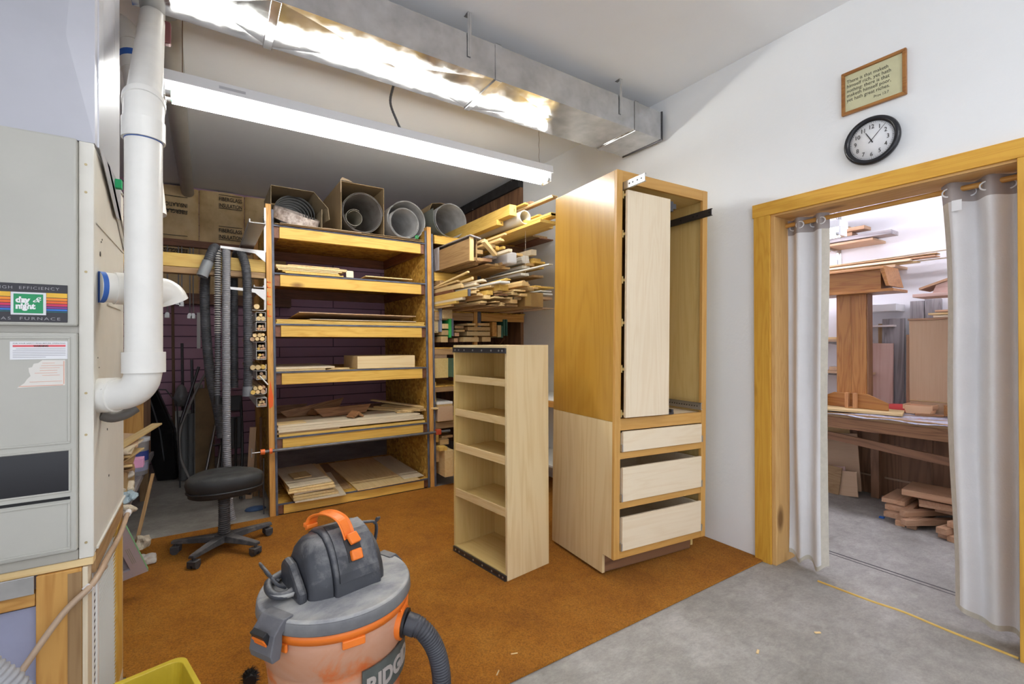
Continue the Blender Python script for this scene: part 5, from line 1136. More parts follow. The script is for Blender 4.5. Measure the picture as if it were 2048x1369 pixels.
# ---- things on the plywood rack (x0, x1, y0, y1, z0, z1)
def rb(nme, lab, cat, x0, x1, y0, y1, z0, z1, pal, rot=(0, 0, 0), mat=None):
    return board(nme, lab, cat, ((x0+x1)/2, (y0+y1)/2, (z0+z1)/2), (x1-x0, y1-y0, z1-z0), pal, rot, mat=mat)
Z1 = 2.267
rb('cardboard_sheet', 'dusty flat cardboard sheet covering the whole rack top', 'cardboard', 0.47, 1.66, 3.99, 5.0, Z1, Z1+0.005, None, mat=card)
rb('cardboard_sheet', 'narrow cardboard strip at the left front edge of the rack top', 'cardboard', 0.48, 1.10, 3.975, 4.02, Z1+0.006, Z1+0.010, None, mat=plain('pale_cardboard', (0.42, 0.31, 0.20), 0.8))
rb('cardboard_sheet', 'upper cardboard sheet under the rolls at the right of the rack top', 'cardboard', 0.80, 1.64, 3.98, 4.9, Z1+0.0105, Z1+0.015, None, mat=plain('dark_cardboard', (0.27, 0.19, 0.11), 0.8))
ZB = Z1+0.016
# open box with coils of edge banding
bxx = thing('open_carton', 'open cardboard carton holding coiled edge banding, left on the rack top', 'box', (0.62, 4.3, ZB))
cardd = plain('dusty_carton', (0.30, 0.23, 0.14), 0.85, vary=0.2, vscale=5)
MB().box(0.425, 0.80, 4.06, 4.55, ZB, ZB+0.004).build('carton_bottom', cardd, bxx)
MB().box(0.425, 0.429, 4.06, 4.55, ZB+0.0045, 2.575).build('carton_side', cardd, bxx); MB().box(0.80, 0.804, 4.06, 4.55, ZB, 2.45).build('carton_side', cardd, bxx)
MB().box(0.43, 0.799, 4.546, 4.55, ZB+0.005, 2.56).build('carton_back', cardd, bxx)
MB().grid([[(0.425, 4.05, 2.58), (0.74, 4.05, 2.58), (0.85, 4.05, 2.46), (0.86, 4.05, 2.37)], [(0.425, 4.56, 2.58), (0.74, 4.56, 2.58), (0.80, 4.56, 2.46), (0.804, 4.56, 2.37)]], smooth=False, thick=0.004).build('carton_flap', cardd, bxx)
def ringm(rad, wdt, th, T, n=48, a0=0, a1=2*PI):
    return MB().lathe([(rad, 0), (rad, wdt), (rad-th, wdt), (rad-th, 0), (rad, 0)], n, T, True, a0, a1)
T = Matrix.Translation((0.625, 4.30, 2.385)) @ Matrix.Rotation(R(66), 4, 'X')
ct = thing('edge_band_coil', 'loose dark coils of edge banding curled inside the open carton', 'coil', (0.62, 4.3, ZB+0.005), group=None)
for k in range(6): ringm(0.155-0.012*k, 0.05, 0.003, Matrix.Translation((0.62-0.006*k, 4.26+0.02*k, 2.42-0.004*k)) @ Matrix.Rotation(R(74-3*k), 4, 'X')).build('band', plain('dark_band', (0.10, 0.10, 0.10), 0.4), ct)
gc = ringm(0.178, 0.085, 0.012, Matrix.Translation((0.615, 4.19, 2.335)) @ Matrix.Rotation(R(20), 4, 'X') @ Matrix.Rotation(R(12), 4, 'Y'))
tag(gc.build('edge_band_roll', multi('grainy_laminate', [(0.35, (0.24, 0.18, 0.15)), (0.6, (0.55, 0.47, 0.43))], 30, 0.5, detail=6)), 'wide mottled brown edge-band roll lying tilted in the open carton', 'roll')
# square carton with a laminate roll
sq = thing('square_carton', 'long square cardboard box with torn open end on the rack top', 'box', (1.14, 4.5, ZB))
def sqp(n, m, *a, T=None): return MB().box(*a, T).build(n, m, sq, 0)
x0, x1, z0, z1 = 0.952, 1.325, ZB+0.001, 2.715
sqp('carton_bottom', card, x0, x1, 4.06, 5.0, z0, z0+0.005); sqp('carton_top', card, x0, x1, 4.075, 5.0, z1, z1+0.005)
sqp('carton_side', card, x0, x0+0.005, 4.055, 5.0, z0+0.0055, z1); sqp('carton_side', card, x1-0.005, x1, 4.07, 5.0, z0+0.0055, z1); sqp('carton_back', card, x0+0.0055, x1-0.0055, 4.99, 4.995, z0+0.0055, z1)
b = MB(); P = [(x0, z1), (x0+0.03, z1+0.03), (x0+0.05, z1+0.012), (x0+0.11, z1+0.004)]; b.prism([(x0-0.004, z1-0.1), (x0+0.004, z1-0.1), (x0+0.004, z1+0.004), (x0+0.10, z1+0.002), (x0+0.06, z1+0.018), (x0+0.012, z1+0.028), (x0-0.004, z1+0.01)], 4.052, 4.058, 'y')
b.build('torn_flap', plain('pale_cardboard', (0.42, 0.31, 0.20), 0.8), sq)
lam = multi('grey_laminate_sheet', [(0.35, (0.38, 0.37, 0.37)), (0.55, (0.55, 0.55, 0.55)), (0.75, (0.75, 0.75, 0.76))], 5, 0.5, detail=8)
lamd = multi('brown_laminate_sheet', [(0.35, (0.17, 0.15, 0.135)), (0.7, (0.36, 0.33, 0.31))], 5, 0.5, detail=8)
def spiral(c, r0, r1, turns, y0, y1, th=0.002, start=0.0, n=64, slant=0.0):
    rows = []
    N_ = int(n*turns)
    for i in range(N_+1):
        t = i/N_; a = start+2*PI*turns*t; r_ = r0+(r1-r0)*t
        rows.append([(c[0]+r_*math.cos(a), y0+slant*t, c[1]+r_*math.sin(a)), (c[0]+r_*math.cos(a), y1, c[1]+r_*math.sin(a))])
    return MB().grid(rows, thick=th)
tag(spiral((1.139, ZB+0.190), 0.178, 0.160, 2.1, 4.075, 4.9).build('laminate_roll', lamd), 'large roll of dark laminate filling the square cardboard box', 'roll')
tag(spiral((1.065, ZB+0.135), 0.075, 0.060, 1.25, 4.06, 4.7, start=1.0).build('laminate_roll', plain('tan_laminate', (0.33, 0.30, 0.24), 0.5, vary=0.15)), 'small tan curled strip inside the larger laminate roll in the square box', 'roll')
tag(spiral((1.540, ZB+0.186), 0.182, 0.170, 2.0, 4.08, 4.8, start=2.5).build('laminate_roll', lam), 'grey laminate roll standing open beside the square box on the rack top', 'roll')
tag(spiral((1.510, ZB+0.152), 0.142, 0.125, 2.6, 4.06, 4.75, start=2.5).build('laminate_roll', lam), 'tighter grey laminate roll nested inside the roll beside the square box', 'roll')
c3 = (1.985, 2.357+0.172)
b = spiral(c3, 0.168, 0.158, 1.6, 4.08, 4.8, start=-1.3)
tag(b.build('laminate_roll', lam), 'rightmost open laminate roll, on the lumber rack beside the dark wall', 'roll')
rows = [[(1.985+dx, y, z) for y in (4.07, 4.85)] for dx, z in ((-0.19, 2.62), (-0.19, 2.50), (-0.15, 2.42), (-0.07, 2.372), (0.02, 2.3605), (0.12, 2.366), (0.22, 2.41), (0.29, 2.47), (0.34, 2.545))]
tag(MB().grid(rows[::-1], thick=0.002).build('laminate_sheet', plain('grey_green_laminate', (0.22, 0.24, 0.21), 0.5, vary=0.2)), 'curved grey-green laminate sheet cradling the rightmost roll', 'laminate sheet')
rows = [[(x, y, z) for y in (4.2, 4.9)] for x, z in ((1.80, 2.60), (1.84, 2.70), (1.93, 2.72), (2.02, 2.71))]
tag(MB().grid(rows, thick=0.004).build('cardboard_sheet', card), 'folded cardboard flap behind the top of the rightmost roll', 'cardboard')
tag(MB().lathe([(0.012, 0), (0.018, 0.003), (0.012, 0.006), (0.008, 0.003), (0.012, 0)], 20, Matrix.Translation((1.615, 4.03, ZB+0.03)) @ Matrix.Rotation(R(80), 4, 'X')).build('rubber_ring', EXTRA['green']), 'small green ring at the foot of the nested laminate roll', 'ring')
# shelf two
names = ['lowest', 'second', 'third', 'fourth', 'fifth', 'sixth', 'topmost']
xs = [(0.52, 0.96), (0.50, 0.93), (0.47, 0.92), (0.46, 0.95), (0.455, 0.98), (0.455, 0.99), (0.54, 0.93)]
z = 1.895
for k, (a, c) in enumerate(xs):
    h = 0.0095 if k < 6 else 0.006
    rb('board', '%s thin board of the stack at the left of the second rack shelf' % names[k], 'board', a, c, 4.005+0.012*((k*3) % 4)/4, 4.9, z, z+h, 'pineyellow' if k < 2 else 'pinepale'); z += h+0.0015
rb('tile', 'small grey-edged square offcut leaning at the end of the second shelf stack', 'offcut', 0.985, 1.045, 4.02, 4.03, 1.895, 1.955, 'cream', (-14, 0, 0))
rb('board', 'single pale board lying alone at the right of the second rack shelf', 'board', 1.14, 1.56, 4.0, 4.7, 1.905, 1.913, 'pinepale', (-1.5, 0, 0))
# shelf three
for k, (a, c, z0, z1) in enumerate(((0.455, 1.69, 1.499, 1.510), (0.462, 1.68, 1.5115, 1.5225), (0.46, 1.685, 1.524, 1.534))):
    rb('plywood_sheet', ['bottom', 'middle', 'top'][k]+' full-width plywood sheet of the stack on the third rack shelf', 'plywood', a, c, 4.018+0.003*k, 5.05, z0, z1, 'pineyellow')
rb('plywood_sheet', 'thin pale sheet lying over the full-width plywood on the third shelf', 'plywood', 0.70, 1.60, 4.012, 5.0, 1.5355, 1.541, 'cream')
rb('plywood_sheet', 'warped tan sheet with its front edge raised, topmost on the third shelf', 'plywood', 0.62, 1.60, 4.02, 4.95, 1.566, 1.572, 'mdf', (-2.6, 0.3, 0))
# shelf four
rb('board', 'wide pale board on the fourth rack shelf, left', 'board', 0.456, 0.82, 4.02, 4.85, 1.125, 1.139, 'pinepale')
rb('board', 'wide pale board on top of another on the fourth rack shelf, left', 'board', 0.458, 0.90, 4.06, 4.80, 1.140, 1.153, 'cream')
rb('board', 'narrow tan strip beside the drawer box on the fourth shelf', 'board', 0.83, 1.00, 4.01, 4.40, 1.125, 1.131, 'scrap', (0, 0, 4))
rb('board', 'short strip crossing the narrow tan one beside the drawer box', 'board', 0.88, 1.02, 4.03, 4.12, 1.132, 1.138, 'pinepale', (0, 0, -14))
dbx_ = thing('drawer_box', 'clean birch drawer box standing upside down on the fourth rack shelf', 'drawer', (1.33, 4.27, 1.126))
for n_, a in (('box_front', (1.08, 1.595, 4.035, 4.049, 1.126, 1.232)), ('box_back', (1.08, 1.595, 4.49, 4.504, 1.126, 1.232)), ('box_side', (1.08, 1.094, 4.0495, 4.4895, 1.126, 1.232)), ('box_side', (1.581, 1.595, 4.0495, 4.4895, 1.126, 1.232)), ('box_bottom', (1.0945, 1.5805, 4.0495, 4.4895, 1.222, 1.2315))):
    bx(n_, wd('birch', 'x'), *a, dbx_)
# shelf five
rb('board', 'yellow fir board along the front edge of the fifth rack shelf', 'board', 0.475, 1.685, 4.018, 4.40, 0.613, 0.632, 'pineyellow')
rb('board', 'short brown board between the yellow fir and white boards, fifth shelf', 'board', 0.46, 0.93, 4.02, 4.38, 0.633, 0.645, 'old')
rb('board', 'lowest pale smooth board of the long trio on the fifth rack shelf', 'board', 0.475, 1.68, 4.03, 4.40, 0.646, 0.662, 'cream')
rb('board', 'middle pale smooth board of the long trio on the fifth rack shelf', 'board', 0.468, 1.68, 4.045, 4.42, 0.663, 0.679, 'cream')
rb('board', 'topmost pale smooth board of the long trio on the fifth rack shelf', 'board', 0.475, 1.66, 4.075, 4.45, 0.680, 0.696, 'cream')
rb('board', 'small thin offcut on the left end of the pale boards, fifth shelf', 'offcut', 0.465, 0.68, 4.075, 4.20, 0.697, 0.706, 'pinepale', (0, 0, 3))
rb('plywood_sheet', 'wide dark brown board lying behind the pale trio on the fifth shelf', 'board', 0.48, 1.66, 4.46, 5.05, 0.613, 0.690, 'old')
def mitre(nme, lab, c, ln, h, th, rot, pal='walnut', rs=1):
    b = MB(); b.prism([(-ln/2, h/2), (ln/2, h/2), (ln/2-h*0.8, -h/2), (-ln/2+h*0.8, -h/2)], -th/2, th/2, 'y')
    o = b.build(nme, wd(pal, 'x'), None, 0.001, True); o.location = c; o.rotation_euler = [R(a) for a in rot]; return tag(o, lab, 'trim')
mitre('mitred_trim', 'mitred walnut trim board lying further left on the fifth rack shelf', (0.84, 4.62, 0.737), 0.60, 0.085, 0.016, (-12, -7, 14))
mitre('mitred_trim', 'mitred walnut trim board in the middle of the fifth rack shelf', (1.04, 4.33, 0.738), 0.50, 0.078, 0.016, (-30, -1.0, 3))
mitre('mitred_trim', 'short dark mitred piece at the back left of the fifth rack shelf', (0.62, 4.80, 0.73), 0.40, 0.075, 0.016, (-20, 0, 5))
rb('board', 'brown narrow strip behind the walnut trim boards on the fifth shelf', 'board', 1.10, 1.45, 4.60, 4.68, 0.692, 0.706, 'walnut', (0, 0, -8))
def corner(lab, c, rz, s=0.075):
    b = MB(); b.prism([(-s, 0), (0, s*0.75), (s, 0), (s-0.014, -0.012), (0, s*0.75-0.030), (-s+0.014, -0.012)], -0.045, 0.045, 'y')
    o = b.build('corner_block', wd('walnut', 'y'), None, 0.001, True); o.location = c; o.rotation_euler = (0, 0, R(rz)); tag(o, lab, 'block')
corner('angled walnut corner block in front of the middle mitred trim board', (1.09, 4.15, 0.709), 24, 0.062)
corner('angled walnut corner block between the two mitred trim boards', (0.83, 4.50, 0.709), 38, 0.06)
for k, (c, d, r_, lab) in enumerate((((1.60, 4.36, 0.752), (0.045, 0.85, 0.014), (2, 0, 26), 'long slender lath laid over the scrap heap, right of the fifth shelf'),
    ((1.53, 4.30, 0.722), (0.055, 0.55, 0.020), (0, 2, 32), 'pale grooved strip, left in the scrap heap of the fifth shelf'),
    ((1.60, 4.35, 0.728), (0.060, 0.50, 0.020), (0, -8, 30), 'tan board with a rounded edge in the middle of the fifth shelf scraps'),
    ((1.66, 4.22, 0.722), (0.045, 0.36, 0.020), (0, 12, 22), 'short yellow stick in the fifth shelf scrap heap near the side panel'),
    ((1.46, 4.36, 0.708), (0.050, 0.55, 0.016), (0, 0, 34), 'flat pale strip lowest in the scrap heap of the fifth shelf'),
    ((1.62, 4.18, 0.704), (0.30, 0.055, 0.012), (0, 0, -3), 'yellow slat under the scrap heap, reaching out past the rack post'))):
    board('board', lab, 'board', c, d, 'pinepale' if k % 2 == 0 else 'scrap', r_)
# bottom shelf
bs = 0.098; nm7 = ['lowest', 'second', 'third', 'fourth', 'fifth', 'sixth', 'topmost']
for k in range(7):
    a, c = [(0.60, 0.98), (0.56, 0.90), (0.57, 0.88), (0.56, 0.86), (0.55, 0.90), (0.54, 0.88), (0.53, 0.85)][k]
    h = [0.012, 0.016, 0.018, 0.012, 0.012, 0.014, 0.012][k]
    rb('board', '%s board of the pale stack at the left of the bottom rack shelf' % nm7[k], 'board', a, c, [3.95, 3.97, 3.985, 4.0, 3.98, 4.02, 4.03][k], [4.7, 4.6, 4.75, 4.7, 4.8, 4.75, 4.7][k], bs, bs+h, 'pinepale' if k % 3 else 'cream', (0, 0, [-3, 2, 0, 3, -2, 1, 3][k])); bs += h+0.003
rb('board', 'small square offcut on top of the pale stack, bottom rack shelf', 'offcut', 0.60, 0.74, 4.22, 4.40, bs+0.001, bs+0.012, 'scrap', (0, 0, 6))
rb('plywood_sheet', 'large flat plywood panel at the right of the bottom rack shelf', 'plywood', 1.06, 1.62, 4.00, 5.05, 0.098, 0.108, 'pinepale', (0, 0, 1))
rb('plywood_sheet', 'narrow plywood panel partly under the large one near the side panel', 'plywood', 1.50, 1.69, 4.06, 5.0, 0.1095, 0.116, 'cream')
rb('plywood_sheet', 'dark strip of plywood between the stack and the large bottom panel', 'plywood', 0.90, 1.05, 4.10, 5.05, 0.098, 0.106, 'old')
# pipe clamp across the front of the rack
pc = thing('pipe_clamp', 'long grey pipe clamp with orange jaws resting across the rack front', 'clamp', (1.1, 3.985, 0.50))
MB().tube([(0.36, 3.985, 0.522), (1.92, 3.985, 0.518)], 0.0125, 16).build('pipe', plain('grey_pipe_steel', (0.17, 0.17, 0.18), 0.45, 0.4, vary=0.3, vscale=12), pc)
MB().tube([(0.285, 3.985, 0.522), (0.36, 3.985, 0.522)], 0.0045, 10).build('screw_spindle', zinc, pc)
MB().tube([(0.287, 3.985, 0.49), (0.287, 3.985, 0.555)], 0.004, 8).build('spindle_handle', zinc, pc)
jaw = plain('orange_jaw', (0.80, 0.16, 0.03), 0.45)
MB().tube([(0.345, 3.985, 0.522), (0.375, 3.985, 0.522)], 0.021, 16).build('jaw', jaw, pc); MB().tube([(0.405, 3.985, 0.522), (0.425, 3.985, 0.522)], 0.021, 16).build('jaw', jaw, pc)
MB().box(1.775, 1.825, 3.962, 4.007, 0.495, 0.545).build('jaw', plain('red_jaw', (0.45, 0.06, 0.02), 0.5), pc, 0.006)
# ---------------------------------------------------------------- alcove left of the rack
hd1 = multi('dark_hose', [(0.35, (0.035, 0.036, 0.042)), (0.6, (0.065, 0.067, 0.078)), (0.85, (0.14, 0.14, 0.15))], 9, 0.55, detail=6)
hg = plain('light_grey_hose', (0.33, 0.33, 0.35), 0.5)
hr = plain('ribbed_hose_dark', (0.09, 0.09, 0.10), 0.5); hrr = plain('ribbed_hose_pale', (0.42, 0.40, 0.37), 0.5)
def hosething(lab, pts, r, amp, mat, per=4, n=16, step=0.0035, cuff=None, inner=None):
    t = thing('vacuum_hose', lab, 'hose', pts[-1], group=None)
    P = resample(catmull(pts, 24), step)
    MB().tube(P, lambda i, tt: r+amp*math.sin(i*2*PI/per), n).build('hose', mat, t)
    if cuff:
        d = (P[0]-P[min(25, len(P)-1)]).normalized()
        MB().tube([P[0]-d*0.002, P[0]+d*cuff], r*1.12, 20, inner=0.86).build('cuff', plain('grey_cuff', (0.19, 0.20, 0.22), 0.45), t)
    return t, P
def endcuff(t, P, ln, r, m):
    d = (P[-1]-P[-20]).normalized(); MB().tube([P[-1], P[-1]+d*ln], r, 20, inner=0.85).build('cuff', m, t)
t, P = hosething('leftmost dark hose looped over the rail, its wide grey mouth facing left', [(0.015, 3.985, 1.93), (0.045, 4.0, 2.02), (0.06, 4.05, 2.045), (0.045, 4.11, 2.0), (0.0, 4.16, 1.85), (0.0, 4.17, 1.5), (0.03, 4.17, 1.1), (0.075, 4.17, 0.85), (0.10, 4.17, 0.66)], 0.032, 0.0012, hd1, cuff=0.115)
endcuff(t, P, 0.03, 0.034, hd1)
t, P = hosething('thin ribbed hose with pale rings, second from the left on the rail', [(0.075, 4.13, 1.85), (0.075, 4.12, 1.98), (0.075, 4.055, 2.013), (0.075, 4.005, 1.99), (0.074, 4.0, 1.7), (0.074, 4.0, 1.3), (0.070, 4.0, 0.96)], 0.0185, 0.0035, hr, per=6, step=0.0028)
endcuff(t, P, 0.06, 0.021, blackp)
b = MB(); Q = P
ringp = []
for i in range(8, int(len(P)*0.66), 6):
    d = (P[i+1]-P[i-1]).normalized(); b.tube([P[i]-d*0.003, P[i]+d*0.003], 0.0232, 16)
rr_ = b.build('pale_rings', hrr, t); rr_['kind'] = 'stuff'
hosething('long light grey hose in the middle of the rail, hanging down behind the stool', [(0.128, 4.13, 1.8), (0.128, 4.12, 1.99), (0.128, 4.055, 2.02), (0.128, 3.99, 1.99), (0.126, 3.985, 1.6), (0.126, 3.985, 1.1), (0.128, 3.985, 0.6), (0.14, 3.98, 0.2), (0.16, 3.97, 0.05)], 0.0265, 0.0018, plain('mid_grey_hose', (0.22, 0.22, 0.24), 0.5))
hosething('dark hose hanging behind the rail between the middle and right hoses', [(0.185, 4.19, 1.86), (0.185, 4.19, 1.5), (0.185, 4.19, 1.0)], 0.026, 0.0018, hd1)
t, P = hosething('thick dark hose bowing to the right at the right end of the rail', [(0.20, 4.14, 1.85), (0.195, 4.11, 1.97), (0.20, 4.055, 2.022), (0.225, 4.0, 2.01), (0.255, 3.985, 1.88), (0.262, 3.985, 1.6), (0.265, 3.985, 1.2), (0.262, 3.985, 1.02)], 0.030, 0.0014, hd1)
endcuff(t, P, 0.07, 0.034, plain('grey_cuff', (0.19, 0.20, 0.22), 0.45))
# shelf standards and brackets
for z0, z1, nme in ((2.04, 2.38, 'upper'), (1.60, 1.84, 'lower')):
    tag(bx('shelf_standard', whitem, 0.372, 0.386, 3.99, 4.01, z0, z1), nme+' white slotted shelf standard fixed to the left rack post', 'standard')
for zz, lab, dx in ((2.055, 'white curved shelf bracket above the rail, left of the rack', 0), (1.76, 'white curved shelf bracket below the rail, holding channels', 0.05)):
    b = MB(); b.prism([(0.09+dx, zz), (0.38, zz-0.008), (0.38, zz-0.095), (0.355, zz-0.075), (0.31, zz-0.035), (0.22+dx*0.4, zz-0.026), (0.09+dx, zz-0.018)], 3.975, 3.981, 'y')
    tag(b.build('shelf_bracket', whitem, None, 0.001), lab, 'bracket')
def channel(lab, c, L_, mat, r=(0, 0, 0), w_=0.045):
    b = MB(); h = w_
    b.prism([(-w_, 0), (-w_, h*0.5), (-w_+0.008, h*0.5), (-w_+0.008, 0.005), (w_-0.008, 0.005), (w_-0.008, h*0.5), (w_, h*0.5), (w_, 0)], 0, L_, 'y')
    o = b.build('metal_channel', mat, None, 0.0008, True); o.location = c; o.rotation_euler = [R(a) for a in r]; return tag(o, lab, 'channel')
channel('long aluminium channel jutting out over the upper bracket', (0.263, 3.2, 2.072), 1.2, plain('dull_aluminium', (0.35, 0.34, 0.33), 0.4, 0.7), (0, 0, 0))
channel('bright channel with curled lips on the lower bracket', (0.335, 3.965, 1.765), 0.9, plain('dull_aluminium', (0.35, 0.34, 0.33), 0.4, 0.7), (0, 0, 0), 0.035)
# dowels in white square channels
dow = wd('pinepale', 'y'); tan = wd('mdf', 'y')
tiers = [(1.600, 'open', 1), (1.515, 'box', 3), (1.440, 'box', 5), (1.360, 'open', 6), (1.290, 'box', 5), (1.222, 'box', 5), (1.145, 'open', 3), (1.070, 'box', 3), (0.965, 'open', 6), (0.865, 'box', 6)]
ordn = ['topmost', 'second', 'third', 'fourth', 'fifth', 'sixth', 'seventh', 'eighth', 'ninth', 'lowest']
random.seed(3)
for k, (z, kind, n_) in enumerate(tiers):
    xo = 0.352+lean(z)*0.6
    if kind == 'box':
        b = MB(); w_ = 0.033; x0 = xo-w_; tk = 0.0022
        b.box(x0, x0+2*w_, 3.985, 4.9, z, z+tk).box(x0, x0+2*w_, 3.985, 4.9, z+2*w_-tk, z+2*w_).box(x0, x0+tk, 3.985, 4.9, z+tk, z+2*w_-tk).box(x0+2*w_-tk, x0+2*w_, 3.985, 4.9, z+tk, z+2*w_-tk)
        tag(b.build('square_channel', whiteboard), 'white square plastic channel, %s tier of the dowel store' % ordn[k], 'channel')
        spots = [(-0.016, 0.015), (0.002, 0.014), (0.018, 0.016), (-0.008, 0.035), (0.012, 0.036), (0.0, 0.052)]; rads = [0.010, 0.008, 0.011, 0.010, 0.009, 0.007] if n_ > 3 else [0.015, 0.016, 0.012]
        if n_ == 3: spots = [(-0.014, 0.0185), (0.015, 0.0195), (0.0, 0.045)]
        y0 = 3.992
    else:
        b = MB(); b.prism([(xo-0.085, z-0.006), (xo+0.02, z-0.006), (xo+0.033, z+0.004), (xo+0.033, z+0.04), (xo+0.030, z+0.04), (xo+0.030, z+0.006), (xo+0.018, z-0.003), (xo-0.085, z-0.003)], 3.98, 4.02, 'y')
        tag(b.build('dowel_bracket', whiteboard), 'white curled bracket, %s tier of the dowel store' % ordn[k], 'bracket')
        spots = [(-0.06, 0.016), (-0.03, 0.018), (0.005, 0.018), (-0.045, 0.044), (-0.012, 0.046), (0.012, 0.05)]; rads = [0.016, 0.014, 0.016, 0.014, 0.015, 0.011]
        if n_ == 3: rads = [0.018, 0.018, 0.022]; spots = [(-0.06, 0.020), (-0.025, 0.020), (0.0, 0.024)]; spots[2] = (0.010, 0.0225); rads[2] = 0.0165
        if n_ == 1: spots = [(-0.03, 0.02)]; rads = [0.019]
        y0 = 3.955
    for j in range(n_):
        dx, dz = spots[j]; rad = rads[j]
        b = MB().cyl((0, 0, 0), (0, 0.85, 0), rad, 14); yy = y0-random.uniform(0, 0.03)*(kind == 'open')
        pal = random.choice(['pinepale', 'mdf', 'pineyellow', 'redoak', 'pinepale'])
        o = b.build('dowel', wd(pal, 'y'), None, 0, True); o.location = (xo+dx, yy, z+dz)
        wh = ('lower left', 'lower right', 'upper')[j] if n_ == 3 and kind == 'box' else ('left', 'middle', 'right')[j] if n_ == 3 else 'only' if n_ == 1 else ('lower left', 'lower middle', 'lower right', 'upper left', 'upper right', 'topmost')[j]
        tag(o, '%s round dowel in the %s tier of the dowel store beside the rack' % (wh, ordn[k]), 'dowel', 'dowels left of the rack')
MB().tube([(0.34, 3.975, 1.10), (0.395, 3.972, 1.03)], 0.005, 8).build('loose_stick', whiteboard); tag(bpy.data.objects['loose_stick'], 'thin white stick poking out of the lower dowel channels', 'stick')
# rods hanging on the masonry wall
for k, (x, z1) in enumerate(((-0.325, 1.64), (-0.233, 1.775), (-0.205, 1.76), (-0.136, 1.637), (-0.108, 1.637))):
    t = thing('threaded_rod', ['leftmost hanging rod with a small clamp at its foot, partly behind the open elbow', 'second hanging rod from the left with a clamp', 'third hanging rod, close beside the second', 'fourth hanging rod from the left with a clamp', 'rightmost hanging rod, beside the leftmost hose'][k], 'rod', (x, 5.9, z1), group='rods hanging behind the rail')
    MB().tube([(x, 5.9, z1), (x, 5.9, 2.35)], 0.0055, 8).build('rod', plain('dull_rod', (0.22, 0.21, 0.22), 0.4, 0.6), t)
    MB().box(x-0.025, x+0.02, 5.88, 5.92, z1-0.03, z1+0.01).cyl((x, 5.87, z1+0.01), (x, 5.93, z1+0.01), 0.018, 10).build('clamp', zinc, t, 0.003)
tag(bx('rod_beam', wd('reddark', 'x'), -1.1, 0.9, 5.86, 5.94, 2.35, 2.42), 'dark timber from which the clamped rods hang', 'beam')
tag(bx('perforated_strip', whitem, -0.085, -0.05, 6.535, 6.545, 1.29, 1.71), 'white perforated metal strip hanging left of the dark hose', 'strip')
# leaning things along the back
bg = thing('black_case', 'long black plastic-wrapped case leaning at the alcove\'s left', 'case', (-0.33, 5.75, 0))
b = MB(); lo_ = [(-0.40, 5.70), (-0.235, 5.66), (-0.225, 5.80), (-0.39, 5.84)]; mid = [(-0.50, 5.50), (-0.25, 5.48), (-0.24, 5.60), (-0.49, 5.62)]; hi_ = [(-0.52, 5.30), (-0.40, 5.28), (-0.39, 5.36), (-0.51, 5.38)]
vs = [(x, y, 0.002) for x, y in lo_]+[(x, y, 0.52) for x, y in mid]+[(x, y, 1.02) for x, y in hi_]
b.add(vs, [(0, 1, 2, 3), (8, 9, 10, 11)]+[(j*4+i, j*4+(i+1) % 4, (j+1)*4+(i+1) % 4, (j+1)*4+i) for j in range(2) for i in range(4)])
b.build('case_body', plain('shiny_black_wrap', (0.008, 0.008, 0.010), 0.22, bump=0.5, bscale=12), bg, 0.02, seg=3)
MB().tube([(-0.32, 5.69, 0.03), (-0.36, 5.485, 0.52), (-0.455, 5.285, 1.0)], 0.006, 8).build('seam', plain('worn_seam', (0.10, 0.10, 0.11), 0.3), bg)
p = catmull([(0.03, 5.5, 1.10), (-0.05, 5.5, 0.95), (-0.14, 5.48, 0.72), (-0.205, 5.45, 0.50), (-0.20, 5.42, 0.28), (-0.15, 5.38, 0.12), (-0.10, 5.35, 0.004)], 8)
tag(MB().tube(p, 0.011, 8).build('bent_strip', plain('grey_strip', (0.25, 0.24, 0.23), 0.5)), 'long grey plastic strip bent in an arc between the black case and boards', 'strip')
for k, (x, y, h, m, lab) in enumerate(((-0.185, 5.62, 0.62, plain('grey_tube', (0.15, 0.155, 0.16), 0.5), 'left dark grey tube leaning behind the bent strip'), (-0.12, 5.66, 0.64, plain('grey_tube', (0.15, 0.155, 0.16), 0.5), 'right dark grey tube leaning behind the bent strip'))):
    tag(MB().cyl((x, y, 0.001), (x, y+0.05, h), 0.038, 20).build('cardboard_tube', m), lab, 'tube')
def upright(nme, lab, cat, x0, x1, y, th, h, pal, tilt=3, roll=0, mat=None):
    b = MB().box(-(x1-x0)/2, (x1-x0)/2, -th/2, th/2, 0, h); o = b.build(nme, mat or wd(pal, 'z'), None, 0.002, True)
    o.location = ((x0+x1)/2, y, 0.002); o.rotation_euler = (R(-tilt), R(roll), 0); return tag(o, lab, cat)
upright('panel_offcut', 'light grey panel standing behind the two dark grey tubes', 'panel', -0.26, -0.10, 5.80, 0.01, 0.66, None, mat=plain('pale_panel', (0.45, 0.45, 0.44), 0.7))
upright('plastic_strip', 'narrow white strip standing left of the tall cardboard pack', 'strip', -0.095, -0.060, 5.60, 0.01, 0.95, None, mat=plain('dull_white', (0.42, 0.41, 0.39), 0.6))
upright('plastic_strip', 'second narrow off-white strip against the tall cardboard pack', 'strip', -0.052, -0.022, 5.62, 0.01, 0.93, None, mat=plain('dull_white2', (0.36, 0.34, 0.31), 0.6))
upright('cardboard_pack', 'tall flat cardboard pack taped at both ends, leaning at the back', 'carton', -0.085, 0.075, 5.50, 0.05, 0.90, None, mat=plain('pack_cardboard', (0.24, 0.155, 0.075), 0.8, vary=0.25, vscale=5))
upright('cardboard_pack', 'taller narrow cardboard pack behind the taped flat one', 'carton', -0.01, 0.06, 5.58, 0.04, 1.15, None, mat=plain('pack_cardboard2', (0.27, 0.18, 0.09), 0.8, vary=0.2))
